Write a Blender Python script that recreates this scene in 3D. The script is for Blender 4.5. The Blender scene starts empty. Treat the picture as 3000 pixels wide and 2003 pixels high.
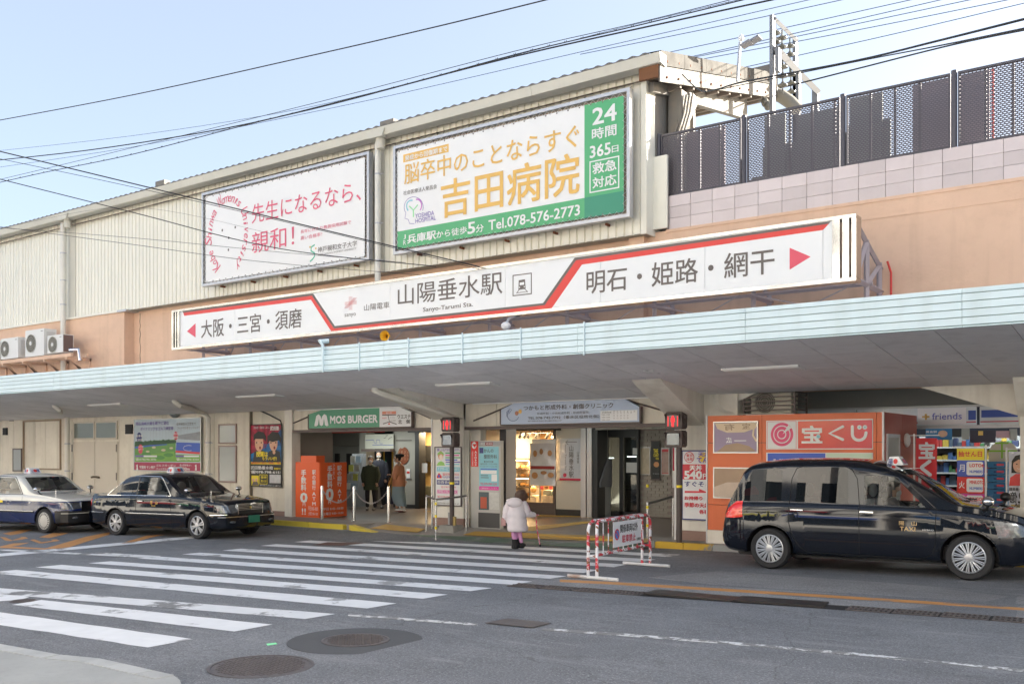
import bpy, bmesh, math, random
from mathutils import Vector, Matrix
from mathutils.bvhtree import BVHTree
random.seed(4)
sc = bpy.context.scene
COL = sc.collection
rad = math.radians

# ------------------------------------------------------------------ camera, sky, sun, exposure
YAW = rad(36); CA = math.cos(YAW); SA = math.sin(YAW); FPX = 2834.0; EYE = 1.78
cd = bpy.data.cameras.new('camera'); cam = bpy.data.objects.new('camera', cd); COL.objects.link(cam)
cam.location = (0, 0, EYE); cam.rotation_euler = (rad(90), 0, YAW)
cd.lens = 36.0 * FPX / 3000; cd.sensor_width = 36; cd.shift_y = 319.5 / 3000; cd.clip_end = 3000
sc.camera = cam

SUN_EL = rad(20); SUN_AZ = rad(42)          # azimuth measured from +Y towards +X
w = bpy.data.worlds.new('World'); sc.world = w; w.use_nodes = True
nt = w.node_tree; nt.nodes.clear()
sky = nt.nodes.new('ShaderNodeTexSky'); sky.sky_type = 'NISHITA'; sky.sun_disc = False
sky.sun_elevation = SUN_EL; sky.sun_rotation = SUN_AZ; sky.air_density = 0.7; sky.dust_density = 3.0; sky.ozone_density = 1.0
bg = nt.nodes.new('ShaderNodeBackground'); bg.inputs[1].default_value = 0.105
out = nt.nodes.new('ShaderNodeOutputWorld')
veil = nt.nodes.new('ShaderNodeMix'); veil.data_type = 'RGBA'; veil.blend_type = 'MIX'; veil.inputs[0].default_value = 0.42; veil.inputs[7].default_value = (2.15, 2.32, 2.45, 1)   # thin even high haze
nt.links.new(sky.outputs[0], veil.inputs[6]); nt.links.new(veil.outputs[2], bg.inputs[0]); nt.links.new(bg.outputs[0], out.inputs[0])
sl = bpy.data.lights.new('sun', 'SUN'); sl.energy = 5.0; sl.angle = rad(0.5); sl.color = (1, 0.93, 0.82)
so = bpy.data.objects.new('sun', sl); COL.objects.link(so)
sd = Vector((math.sin(SUN_AZ) * math.cos(SUN_EL), math.cos(SUN_AZ) * math.cos(SUN_EL), math.sin(SUN_EL)))
so.rotation_euler = sd.to_track_quat('Z', 'Y').to_euler(); so.location = (0, 40, 40)
sc.view_settings.view_transform = 'Standard'; sc.view_settings.look = 'None'
sc.view_settings.gamma = 1; sc.view_settings.exposure = 2.04; sc.view_settings.use_curve_mapping = False

# ------------------------------------------------------------------ helpers
def ray(u, v):
    a = (u - 1500) / FPX; b = (1321 - v) / FPX
    return Vector((-SA + a * CA, CA + a * SA, b))
def PY(u, v, Y):
    r = ray(u, v); t = Y / r.y
    return Vector((r.x * t, Y, EYE + r.z * t))
G0, GX = -0.04, 0.012
def gz(x): return G0 + GX * (x + 4)
def G(u, v, up=0.0):
    r = ray(u, v); t = (G0 + 4 * GX - EYE) / (r.z - GX * r.x)
    return Vector((r.x * t, r.y * t, EYE + r.z * t + up))
def GP(u, v, z=0.03):
    r = ray(u, v); t = (z - EYE) / r.z
    return Vector((r.x * t, r.y * t, z))
def XU(u, Y): return PY(u, 1000, Y).x
def RC(u0, vt, vb, u1, Y):
    a = PY(u0, vt, Y); b = PY(u0, vb, Y); return a.x, XU(u1, Y), b.z, a.z

MATS = {}
def M(name, col, rough=0.6, metal=0.0, var=0.0, vs=1.0, bump=0.0, bs=30.0, spec=0.5, coat=0.0, streak=0.0, dirt=None, emit=0.0, grime=0.0, rnd=0.0):
    if name in MATS: return MATS[name]
    m = bpy.data.materials.new(name); m.use_nodes = True
    n = m.node_tree.nodes; l = m.node_tree.links; b = n['Principled BSDF']
    b.inputs['Base Color'].default_value = (*col, 1); b.inputs['Roughness'].default_value = rough
    b.inputs['Metallic'].default_value = metal; b.inputs['Specular IOR Level'].default_value = spec
    b.inputs['Coat Weight'].default_value = coat; b.inputs['Coat Roughness'].default_value = 0.03
    if emit:
        b.inputs['Emission Color'].default_value = (*col, 1); b.inputs['Emission Strength'].default_value = emit
    geo = None
    if var or streak or bump or grime:
        geo = n.new('ShaderNodeNewGeometry')
    last = None
    def noise(scale, stretch=None, detail=5):
        t = n.new('ShaderNodeTexNoise'); t.inputs['Scale'].default_value = scale; t.inputs['Detail'].default_value = detail
        if stretch:
            mp = n.new('ShaderNodeMapping'); mp.inputs['Scale'].default_value = stretch
            l.new(geo.outputs['Position'], mp.inputs[0]); l.new(mp.outputs[0], t.inputs[0])
        else: l.new(geo.outputs['Position'], t.inputs[0])
        return t
    def layer(src, fac_from, lo, hi, colr, strength):
        nonlocal last
        mr = n.new('ShaderNodeMapRange'); mr.inputs[1].default_value = lo; mr.inputs[2].default_value = hi
        mr.inputs[3].default_value = 0; mr.inputs[4].default_value = strength
        l.new(fac_from, mr.inputs[0])
        mx = n.new('ShaderNodeMix'); mx.data_type = 'RGBA'
        l.new(mr.outputs[0], mx.inputs[0])
        if last: l.new(last, mx.inputs[6])
        else: mx.inputs[6].default_value = (*col, 1)
        mx.inputs[7].default_value = (*colr, 1)
        last = mx.outputs[2]
    dk = dirt or tuple(c * 0.45 for c in col)
    if var:
        t = noise(vs); layer(None, t.outputs[0], 0.35, 0.75, dk, var)
        t2 = noise(vs * 9); layer(None, t2.outputs[0], 0.5, 0.8, dk, var * 0.6)
    if streak:
        t = noise(1.0, (3.5, 3.5, 0.25)); layer(None, t.outputs[0], 0.52, 0.78, dk, streak)
    if grime:
        t = noise(2.2, None, 8); layer(None, t.outputs[0], 0.56, 0.66, dk, grime)
    if rnd:
        oi = n.new('ShaderNodeObjectInfo'); mr = n.new('ShaderNodeMapRange'); mr.inputs[3].default_value = 1 - rnd; mr.inputs[4].default_value = 1 + rnd * .4; l.new(oi.outputs['Random'], mr.inputs[0])
        hs = n.new('ShaderNodeHueSaturation'); l.new(mr.outputs[0], hs.inputs['Value'])
        if last: l.new(last, hs.inputs['Color'])
        else: hs.inputs['Color'].default_value = (*col, 1)
        last = hs.outputs[0]
    if last: l.new(last, b.inputs['Base Color'])
    if bump:
        t = noise(bs); bp = n.new('ShaderNodeBump'); bp.inputs['Strength'].default_value = bump; bp.inputs['Distance'].default_value = 0.01
        l.new(t.outputs[0], bp.inputs['Height']); l.new(bp.outputs[0], b.inputs['Normal'])
    MATS[name] = m; return m

def glass(name, tint=(0.75, 0.8, 0.8), ior=1.5, rough=0.0, refl=(1, 1, 1), extra=0.0):
    m = bpy.data.materials.new(name); m.use_nodes = True; n = m.node_tree.nodes; l = m.node_tree.links; n.clear()
    o = n.new('ShaderNodeOutputMaterial'); mx = n.new('ShaderNodeMixShader'); t = n.new('ShaderNodeBsdfTransparent'); g = n.new('ShaderNodeBsdfGlossy')
    f = n.new('ShaderNodeFresnel'); f.inputs[0].default_value = ior
    t.inputs[0].default_value = (*tint, 1); g.inputs[0].default_value = (*refl, 1); g.inputs['Roughness'].default_value = rough
    ad = n.new('ShaderNodeMath'); ad.operation = 'ADD'; ad.inputs[1].default_value = extra; ad.use_clamp = True
    l.new(f.outputs[0], ad.inputs[0]); l.new(ad.outputs[0], mx.inputs[0]); l.new(t.outputs[0], mx.inputs[1]); l.new(g.outputs[0], mx.inputs[2]); l.new(mx.outputs[0], o.inputs[0])
    return m

class MB:
    def __init__(s): s.v = []; s.f = []; s.m = []; s.mi = 0
    def add(s, vs, fs):
        o = len(s.v); s.v += [tuple(p) for p in vs]; s.f += [tuple(i + o for i in f) for f in fs]; s.m += [s.mi] * len(fs)
        return s
    def box(s, x0, x1, y0, y1, z0, z1):
        x0, x1 = sorted((x0, x1)); y0, y1 = sorted((y0, y1)); z0, z1 = sorted((z0, z1))
        return s.add([(x0, y0, z0), (x1, y0, z0), (x1, y1, z0), (x0, y1, z0), (x0, y0, z1), (x1, y0, z1), (x1, y1, z1), (x0, y1, z1)],
                     [(0, 3, 2, 1), (4, 5, 6, 7), (0, 1, 5, 4), (1, 2, 6, 5), (2, 3, 7, 6), (3, 0, 4, 7)])
    def cbox(s, x0, x1, y0, y1, z0, z1, c=0.01):       # box with its front (-y) vertical and horizontal edges bevelled
        s.prism([(x0 + c, z0), (x1 - c, z0), (x1, z0 + c), (x1, z1 - c), (x1 - c, z1), (x0 + c, z1), (x0, z1 - c), (x0, z0 + c)], y0, y1); return s
    def obox(s, c, size, rz=0, rx=0, ry=0):
        mt = Matrix.Translation(c) @ Matrix.Rotation(rz, 4, 'Z') @ Matrix.Rotation(ry, 4, 'Y') @ Matrix.Rotation(rx, 4, 'X')
        a, b, d = (k / 2 for k in size)
        vs = [mt @ Vector(p) for p in [(-a, -b, -d), (a, -b, -d), (a, b, -d), (-a, b, -d), (-a, -b, d), (a, -b, d), (a, b, d), (-a, b, d)]]
        return s.add(vs, [(0, 3, 2, 1), (4, 5, 6, 7), (0, 1, 5, 4), (1, 2, 6, 5), (2, 3, 7, 6), (3, 0, 4, 7)])
    def prism(s, pts, y0, y1):                 # polygon in XZ, counter-clockwise seen from -Y
        n = len(pts); vs = [(p[0], y0, p[1]) for p in pts] + [(p[0], y1, p[1]) for p in pts]
        return s.add(vs, [tuple(range(n)), tuple(range(2 * n - 1, n - 1, -1))] + [(i, i + n, (i + 1) % n + n, (i + 1) % n) for i in range(n)])
    def prismx(s, pts, x0, x1):                # polygon in YZ
        n = len(pts); vs = [(x0, p[0], p[1]) for p in pts] + [(x1, p[0], p[1]) for p in pts]
        return s.add(vs, [tuple(range(n))[::-1], tuple(range(n, 2 * n))] + [(i, (i + 1) % n, (i + 1) % n + n, i + n) for i in range(n)])
    def slab(s, pts, h):                       # 3d polygon on the ground thickened downwards
        n = len(pts); vs = [tuple(p) for p in pts] + [(p[0], p[1], p[2] - h) for p in pts]
        return s.add(vs, [tuple(range(n)), tuple(range(2 * n - 1, n - 1, -1))] + [(i, i + n, (i + 1) % n + n, (i + 1) % n) for i in range(n)])
    def quad(s, *p): return s.add(p, [tuple(range(len(p)))])
    def tube(s, pts, r, n=8, cap=True, closed=False):
        pts = [Vector(p) for p in pts]; N = len(pts); rs = r if isinstance(r, (list, tuple)) else [r] * N
        vs = []; up = None
        for i, p in enumerate(pts):
            if closed: d = pts[(i + 1) % N] - pts[i - 1]
            else: d = (pts[min(i + 1, N - 1)] - pts[max(i - 1, 0)])
            d.normalize()
            if up is None:
                up = Vector((0, 0, 1)) if abs(d.z) < 0.9 else Vector((1, 0, 0))
            a = d.cross(up)
            if a.length < 1e-5: a = d.orthogonal()
            a.normalize(); b = a.cross(d).normalized(); up = b
            for k in range(n):
                t = 2 * math.pi * k / n; vs.append(p + (a * math.cos(t) + b * math.sin(t)) * rs[i])
        fs = []
        for i in range(N - (0 if closed else 1)):
            j = (i + 1) % N
            for k in range(n):
                fs.append((i * n + k, i * n + (k + 1) % n, j * n + (k + 1) % n, j * n + k))
        if cap and not closed: fs += [tuple(range(n))[::-1], tuple(range((N - 1) * n, N * n))]
        return s.add(vs, fs)
    def lathe(s, prof, c=(0, 0, 0), axis='z', n=16, cap=True):
        vs = []; c = Vector(c)
        for r, h in prof:
            for k in range(n):
                t = 2 * math.pi * k / n; a, b = r * math.cos(t), r * math.sin(t)
                vs.append(c + (Vector((a, b, h)) if axis == 'z' else Vector((a, h, b)) if axis == 'y' else Vector((h, a, b))))
        N = len(prof); fs = []
        fl = axis == 'y'
        for i in range(N - 1):
            for k in range(n):
                q = (i * n + k, i * n + (k + 1) % n, (i + 1) * n + (k + 1) % n, (i + 1) * n + k); fs.append(q[::-1] if fl else q)
        if cap: fs += [tuple(range(n)) if fl else tuple(range(n))[::-1], tuple(range((N - 1) * n, N * n))[::-1] if fl else tuple(range((N - 1) * n, N * n))]
        return s.add(vs, fs)
    def loft(s, rings, cap=True, closed_ring=True):
        n = len(rings[0]); vs = [p for r in rings for p in r]; fs = []
        for i in range(len(rings) - 1):
            for k in range(n if closed_ring else n - 1):
                fs.append((i * n + k, i * n + (k + 1) % n, (i + 1) * n + (k + 1) % n, (i + 1) * n + k))
        if cap: fs += [tuple(range(n))[::-1], tuple(range((len(rings) - 1) * n, len(rings) * n))]
        return s.add(vs, fs)
    def ell(s, c, r, n=12, m=8, rot=None):
        c = Vector(c); rings = []
        for i in range(1, m):
            ph = math.pi * i / m; rings.append([(math.sin(ph) * math.cos(2 * math.pi * k / n) * r[0], math.sin(ph) * math.sin(2 * math.pi * k / n) * r[1], -math.cos(ph) * r[2]) for k in range(n)])
        R = rot or Matrix.Identity(3)
        rings = [[c + R @ Vector(p) for p in q] for q in rings]
        b = c + R @ Vector((0, 0, -r[2])); t = c + R @ Vector((0, 0, r[2]))
        o = len(rings) * n; vs = [p for q in rings for p in q] + [b, t]; fs = []
        for i in range(len(rings) - 1):
            for k in range(n): fs.append((i * n + k, i * n + (k + 1) % n, (i + 1) * n + (k + 1) % n, (i + 1) * n + k))
        for k in range(n): fs.append((o, (k + 1) % n, k)); fs.append((o + 1, (len(rings) - 1) * n + k, (len(rings) - 1) * n + (k + 1) % n))
        return s.add(vs, fs)

def rootloc(p):
    v = Vector((0, 0, 0))
    while p is not None: v += p.location; p = p.parent
    return v
def tag(o, label=None, cat=None, group=None, kind=None):
    if label: o['label'] = label
    if cat: o['category'] = cat
    if group: o['group'] = group
    if kind: o['kind'] = kind
    return o
def obj(name, mb, mat, parent=None, smooth=None, **kw):
    me = mb if isinstance(mb, bpy.types.Mesh) else None
    if me is None:
        off = rootloc(parent) if parent else Vector((0, 0, 0))
        me = bpy.data.meshes.new(name); me.from_pydata([Vector(p) - off for p in mb.v], [], mb.f)
        mats = mat if isinstance(mat, (list, tuple)) else [mat]
        for q in mats: me.materials.append(q)
        if len(mats) > 1: me.polygons.foreach_set('material_index', mb.m)
        if smooth:
            me.polygons.foreach_set('use_smooth', [True] * len(me.polygons)); me.set_sharp_from_angle(angle=rad(smooth))
        me.update()
    o = bpy.data.objects.new(name, me); COL.objects.link(o)
    if parent: o.parent = parent
    if kw: tag(o, **kw)
    return o
def thing(name, label, cat, loc=(0, 0, 0), rz=0, group=None):
    o = bpy.data.objects.new(name, None); o.empty_display_size = 0.2; COL.objects.link(o); o.location = loc; o.rotation_euler = (0, 0, rz)
    return tag(o, label, cat, group)
def copy_tree(o, parent=None):
    c = o.copy(); COL.objects.link(c); c.parent = parent
    for ch in list(o.children): copy_tree(ch, c)
    return c

# --- text as thin flat mesh, fitted to a box
_tc = {}
def glyphs(s, bold=0.0, vertical=False, spc=1.0, line=1.0):
    key = (s, bold, vertical, spc, line)
    if key in _tc: return _tc[key]
    cu = bpy.data.curves.new('t', 'FONT'); cu.body = '\n'.join(s) if vertical else s
    cu.align_x = 'CENTER' if vertical else 'LEFT'; cu.resolution_u = 2;  cu.space_character = spc; cu.space_line = line
    cu.fill_mode = 'FRONT' if hasattr(cu, 'fill_mode') else cu.fill_mode
    o = bpy.data.objects.new('t', cu)
    me = bpy.data.meshes.new_from_object(o)
    vs = [(v.co.x, v.co.y) for v in me.vertices]; fs = [tuple(p.vertices) for p in me.polygons]
    bpy.data.objects.remove(o); bpy.data.curves.remove(cu); bpy.data.meshes.remove(me)
    if not vs: vs = [(0, 0), (1, 1), (1, 0)]; fs = [(0, 1, 2)]
    x0 = min(v[0] for v in vs); x1 = max(v[0] for v in vs); y0 = min(v[1] for v in vs); y1 = max(v[1] for v in vs)
    if s in ('一', '-', '―'): y0 = y0 - 0.4; y1 = y1 + 0.4
    r = ([((a - x0) / (x1 - x0 or 1), (b - y0) / (y1 - y0 or 1)) for a, b in vs], fs, bold / (x1 - x0 or 1), bold / (y1 - y0 or 1))
    _tc[key] = r; return r
def text3(s, org, ex, ez, mat, parent, bold=0.0, vertical=False, name='lettering', spc=1.0, line=1.0, mirror=False, **kw):
    vs, fs, bx, bz = glyphs(s, bold, vertical, spc, line); org = Vector(org); ex = Vector(ex); ez = Vector(ez)
    nrm = ex.cross(ez).normalized() * -1 if False else ex.cross(ez).normalized()
    mb = MB()
    for k, (da, db) in enumerate(((0, 0),) if not bold else ((-.8, -.8), (.8, -.8), (.8, .8), (-.8, .8), (0, 0))):
        q = nrm * (.0004 * k); mb.add([org + q + ex * (((1 - a) if mirror else a) + da * bx * .7) + ez * (b + db * bz * .7) for a, b in vs], fs)
    return obj(name, mb, mat, parent, **kw)
def T(s, box, Y, mat, parent, bold=0.0, vertical=False, off=0.005, **kw):
    x0, x1, z0, z1 = RC(*box, Y)
    return text3(s, (x0, Y - off, z0), (x1 - x0, 0, 0), (0, 0, z1 - z0), mat, parent, bold, vertical, **kw)
def RP(box, Y, mat, parent, name='panel', th=0.004, off=0.0, **kw):     # thin plate on a facade-parallel plane
    x0, x1, z0, z1 = RC(*box, Y)
    return obj(name, MB().box(x0, x1, Y - off - th, Y - off, z0, z1), mat, parent, **kw)
def POLY(pts, Y, mat, parent, name='band', th=0.003, off=0.0, **kw):
    q = [PY(u, v, Y) for u, v in pts]; q = [(p.x, p.z) for p in q]
    ar = sum(q[i][0] * q[(i + 1) % len(q)][1] - q[(i + 1) % len(q)][0] * q[i][1] for i in range(len(q)))
    if ar < 0: q = q[::-1]
    return obj(name, MB().prism(q, Y - off - th, Y - off), mat, parent, **kw)
def DISC(u, v, rpx, Y, mat, parent, name='disc', off=0.0, asp=1.0, th=0.003, n=24, **kw):  # rpx = vertical radius in picture units
    c = PY(u, v, Y); r = c.z - PY(u, v + rpx, Y).z
    return obj(name, MB().prism([(c.x + asp * r * math.cos(2 * math.pi * k / n), c.z + r * math.sin(2 * math.pi * k / n)) for k in range(n)], Y - off - th, Y - off), mat, parent, **kw)
def FRAME(box, Y, mat, parent, wd=0.04, dep=0.04, name='frame', off=0.0, **kw):
    x0, x1, z0, z1 = RC(*box, Y); mb = MB()
    mb.box(x0, x1, Y - off - dep, Y - off, z1 - wd, z1).box(x0, x1, Y - off - dep, Y - off, z0, z0 + wd)
    mb.box(x0, x0 + wd, Y - off - dep, Y - off, z0 + wd, z1 - wd).box(x1 - wd, x1, Y - off - dep, Y - off, z0 + wd, z1 - wd)
    return obj(name, mb, mat, parent, **kw)

# ------------------------------------------------------------------ materials
white = M('white_print', (0.8, 0.8, 0.79), 0.45)
signwhite = M('sign_face_white', (0.8, 0.82, 0.83), 0.3, var=0.05, vs=0.6)
cream = M('cream_wall_paint', (0.83, 0.78, 0.67), 0.65, var=0.22, vs=0.9, streak=0.4, bump=0.15, bs=60, rnd=.08, dirt=(0.3, 0.24, 0.16))
cream2 = M('cream_column_paint', (0.82, 0.79, 0.71), 0.65, var=0.2, vs=0.8, streak=0.35, dirt=(0.3, 0.25, 0.19))
peach = M('peach_render', (0.78, 0.54, 0.39), 0.8, var=0.28, vs=0.6, streak=0.4, grime=.10, bump=0.5, bs=18, dirt=(0.50, 0.33, 0.22))
clad = M('cream_metal_cladding', (0.83, 0.81, 0.71), 0.45, var=0.08, vs=0.7, streak=0.16, dirt=(0.45, 0.38, 0.25))
gutterm = M('gutter_beige', (0.60, 0.58, 0.50), 0.5, var=0.12, vs=1.2, streak=0.1)
roofm = M('dark_roof_sheet', (0.16, 0.15, 0.14), 0.7, var=0.3, vs=3)
aqua = M('pale_aqua_paint', (0.66, 0.80, 0.85), 0.5, var=0.08, vs=0.5, streak=0.3, rnd=.04, dirt=(0.42, 0.50, 0.48))
ceilm = M('grey_soffit_board', (0.88, 0.87, 0.88), 0.75, var=0.25, vs=0.45, grime=.16, rnd=.08)
ceil2 = M('dark_joint', (0.05, 0.05, 0.05), 0.9)
tilem = M('pinkish_tile', (0.68, 0.60, 0.60), 0.35, var=0.15, vs=1.5, streak=0.22, rnd=.13, dirt=(0.4, 0.32, 0.3))
mortar = M('tile_mortar', (0.3, 0.24, 0.22), 0.9)
fencem = M('dark_brown_metal', (0.09, 0.085, 0.10), 0.45, metal=0.3)
steel = M('stainless', (0.5, 0.5, 0.49), 0.12, metal=1.0, var=0.05, bump=0.25, bs=1.6)
steelb = M('brushed_steel', (0.5, 0.5, 0.5), 0.38, metal=1.0)
galv = M('galvanised', (0.52, 0.53, 0.55), 0.45, metal=0.7, var=0.2, vs=4)
brown = M('brown_metal', (0.13, 0.10, 0.09), 0.5)
darkg = M('dark_grey', (0.045, 0.045, 0.045), 0.6)
black = M('black_rubber', (0.02, 0.02, 0.022), 0.6)
blackp = M('black_print', (0.03, 0.03, 0.03), 0.5)
greyp = M('grey_brown_print', (0.14, 0.12, 0.11), 0.5)
red = M('red_print', (0.72, 0.05, 0.04), 0.4)
pink = M('pink_print', (0.72, 0.09, 0.14), 0.5)
green = M('green_print', (0.09, 0.42, 0.18), 0.4)
dgreen = M('deep_green_print', (0.04, 0.28, 0.17), 0.4)
mosg = M('sign_green', (0.07, 0.33, 0.19), 0.35)
gold = M('ochre_print', (0.78, 0.48, 0.12), 0.5)
orange = M('orange_panel', (0.82, 0.13, 0.03), 0.4, var=0.05)
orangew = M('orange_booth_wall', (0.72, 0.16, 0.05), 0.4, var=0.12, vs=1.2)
yellow = M('yellow_print', (0.85, 0.68, 0.03), 0.5)
blue = M('blue_print', (0.05, 0.12, 0.55), 0.45)
navy = M('navy_print', (0.05, 0.06, 0.22), 0.45)
sky_b = M('pale_blue_print', (0.45, 0.62, 0.78), 0.45)
cyanp = M('cyan_print', (0.24, 0.58, 0.68), 0.45)
magenta = M('magenta_print', (0.7, 0.06, 0.35), 0.45)
tblue = M('teal_print', (0.05, 0.32, 0.6), 0.4)
pipe = M('pipe_beige', (0.76, 0.74, 0.67), 0.5, var=0.15, vs=3, streak=0.1)
acw = M('ac_white', (0.74, 0.74, 0.72), 0.45, var=0.06, vs=2)
woodp = M('bare_wood', (0.2, 0.085, 0.035), 0.8, var=0.3, vs=6)
rustw = M('rusty_white_paint', (0.66, 0.66, 0.65), 0.6, grime=0.7, dirt=(0.3, 0.13, 0.05))
conc = M('weathered_concrete', (0.34, 0.33, 0.3), 0.9, var=0.35, vs=1.5, bump=0.5, bs=40)
winglass = glass('window_glass', (0.55, 0.6, 0.58), extra=0.03)

# ================================================================== GROUND
def asphalt_mat():
    m = bpy.data.materials.new('asphalt'); m.use_nodes = True; n = m.node_tree.nodes; l = m.node_tree.links; b = n['Principled BSDF']
    g = n.new('ShaderNodeNewGeometry')
    def nz(s, d=4, r=0.5):
        t = n.new('ShaderNodeTexNoise'); t.inputs['Scale'].default_value = s; t.inputs['Detail'].default_value = d; t.inputs['Roughness'].default_value = r; l.new(g.outputs['Position'], t.inputs[0]); return t
    r = n.new('ShaderNodeValToRGB'); e = r.color_ramp.elements; e[0].position = 0.33; e[0].color = (0.082, 0.086, 0.094, 1); e[1].position = 0.72; e[1].color = (0.28, 0.29, 0.31, 1)
    l.new(nz(42, 5, 0.85).outputs[0], r.inputs[0])
    r2 = n.new('ShaderNodeValToRGB'); e = r2.color_ramp.elements; e[0].position = 0.3; e[0].color = (0.72, 0.72, 0.73, 1); e[1].position = 0.72; e[1].color = (1.2, 1.2, 1.19, 1)
    l.new(nz(0.55, 7, 0.62).outputs[0], r2.inputs[0])
    mx = n.new('ShaderNodeMix'); mx.data_type = 'RGBA'; mx.blend_type = 'MULTIPLY'; mx.inputs[0].default_value = 1
    l.new(r.outputs[0], mx.inputs[6]); l.new(r2.outputs[0], mx.inputs[7])
    # worn pale streaks along the lane
    mp = n.new('ShaderNodeMapping'); mp.inputs['Scale'].default_value = (0.7, 5.0, 1); l.new(g.outputs['Position'], mp.inputs[0])
    t = n.new('ShaderNodeTexNoise'); t.inputs['Scale'].default_value = 1.2; t.inputs['Detail'].default_value = 8; l.new(mp.outputs[0], t.inputs[0])
    mr = n.new('ShaderNodeMapRange'); mr.inputs[1].default_value = 0.56; mr.inputs[2].default_value = 0.72; mr.inputs[4].default_value = 0.35; l.new(t.outputs[0], mr.inputs[0])
    m2 = n.new('ShaderNodeMix'); m2.data_type = 'RGBA'; l.new(mr.outputs[0], m2.inputs[0]); l.new(mx.outputs[2], m2.inputs[6]); m2.inputs[7].default_value = (0.32, 0.32, 0.32, 1)
    # cracks
    vo = n.new('ShaderNodeTexVoronoi'); vo.feature = 'DISTANCE_TO_EDGE'; vo.inputs['Scale'].default_value = 0.22
    dn = nz(1.3, 5); va = n.new('ShaderNodeVectorMath'); va.operation = 'MULTIPLY_ADD'; va.inputs[1].default_value = (0.9, 0.9, 0); l.new(dn.outputs['Color'], va.inputs[0]); l.new(g.outputs['Position'], va.inputs[2]); l.new(va.outputs[0], vo.inputs[0])
    cr = n.new('ShaderNodeMapRange'); cr.inputs[1].default_value = 0.0; cr.inputs[2].default_value = 0.0025; cr.inputs[3].default_value = 0.45; cr.inputs[4].default_value = 0.0; l.new(vo.outputs[0], cr.inputs[0])
    m3 = n.new('ShaderNodeMix'); m3.data_type = 'RGBA'; l.new(cr.outputs[0], m3.inputs[0]); l.new(m2.outputs[2], m3.inputs[6]); m3.inputs[7].default_value = (0.03, 0.03, 0.03, 1)
    sp = n.new('ShaderNodeMapRange'); sp.inputs[1].default_value = .58; sp.inputs[2].default_value = .66; sp.inputs[4].default_value = .6; l.new(nz(62, 3, .6).outputs[0], sp.inputs[0])
    m4 = n.new('ShaderNodeMix'); m4.data_type = 'RGBA'; l.new(sp.outputs[0], m4.inputs[0]); l.new(m3.outputs[2], m4.inputs[6]); m4.inputs[7].default_value = (.46, .46, .45, 1)
    sd2 = n.new('ShaderNodeMapRange'); sd2.inputs[1].default_value = .60; sd2.inputs[2].default_value = .72; sd2.inputs[4].default_value = .35; l.new(nz(2.7, 6, .6).outputs[0], sd2.inputs[0])
    m5 = n.new('ShaderNodeMix'); m5.data_type = 'RGBA'; l.new(sd2.outputs[0], m5.inputs[0]); l.new(m4.outputs[2], m5.inputs[6]); m5.inputs[7].default_value = (.07, .07, .072, 1)
    l.new(m5.outputs[2], b.inputs['Base Color']); b.inputs['Roughness'].default_value = 0.8
    bp = n.new('ShaderNodeBump'); bp.inputs['Strength'].default_value = 0.5; bp.inputs['Distance'].default_value = 0.012; l.new(nz(70, 3, 0.7).outputs[0], bp.inputs['Height']); l.new(bp.outputs[0], b.inputs['Normal'])
    return m
asphalt = asphalt_mat()
def paint_mat(name, col, wear=0.5, lo=0.5, ns=1.1):
    m = bpy.data.materials.new(name); m.use_nodes = True; n = m.node_tree.nodes; l = m.node_tree.links; b = n['Principled BSDF']
    g = n.new('ShaderNodeNewGeometry'); t = n.new('ShaderNodeTexNoise'); t.inputs['Scale'].default_value = ns; t.inputs['Detail'].default_value = 10; t.inputs['Roughness'].default_value = 0.68; l.new(g.outputs['Position'], t.inputs[0])
    mr = n.new('ShaderNodeMapRange'); mr.inputs[1].default_value = lo; mr.inputs[2].default_value = lo + 0.05; l.new(t.outputs[0], mr.inputs[0])
    mu = n.new('ShaderNodeMath'); mu.operation = 'MULTIPLY'; mu.inputs[1].default_value = wear; l.new(mr.outputs[0], mu.inputs[0])
    t2 = n.new('ShaderNodeTexNoise'); t2.inputs['Scale'].default_value = 5; t2.inputs['Detail'].default_value = 8; l.new(g.outputs['Position'], t2.inputs[0])
    r = n.new('ShaderNodeMix'); r.data_type = 'RGBA'; l.new(t2.outputs[0], r.inputs[0]); r.inputs[6].default_value = (*[c * 0.8 for c in col], 1); r.inputs[7].default_value = (*col, 1)
    mx = n.new('ShaderNodeMix'); mx.data_type = 'RGBA'; l.new(mu.outputs[0], mx.inputs[0]); l.new(r.outputs[2], mx.inputs[6]); mx.inputs[7].default_value = (0.2, 0.2, 0.2, 1)
    l.new(mx.outputs[2], b.inputs['Base Color']); b.inputs['Roughness'].default_value = 0.6
    return m
paintw = paint_mat('road_paint_white', (0.84, 0.85, 0.86), 0.8, 0.575)
paintworn = paint_mat('road_paint_worn', (0.78, 0.79, 0.80), 1.0, 0.53)
paintfine = paint_mat('road_paint_chipped', (0.74, 0.75, 0.76), 1.0, 0.44, 7)
painto = paint_mat('road_paint_orange', (0.62, 0.29, 0.09), 0.7, 0.60)
painty = paint_mat('tactile_yellow', (0.52, 0.31, 0.05), 0.5, 0.6)

def gzc(x): return gz(min(x, -2.0))
mb = MB(); xs = [-400, -60, -40, -20, -2, 60, 400]; ys = [-400, 60]
for i in range(len(xs) - 1):
    mb.quad((xs[i], ys[0], gzc(xs[i])), (xs[i + 1], ys[0], gzc(xs[i + 1])), (xs[i + 1], ys[1], gzc(xs[i + 1])), (xs[i], ys[1], gzc(xs[i])))
road = obj('road', mb, asphalt, kind='structure')
def lay(name, px, mat, up=0.004, parent=road, **kw):
    pts = [G(u, v) for u, v in px]; mb = MB(); mb.slab([(p.x, p.y, gzc(p.x) + up) for p in pts], 0.003)
    return obj(name, mb, mat, parent, **kw)
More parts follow.
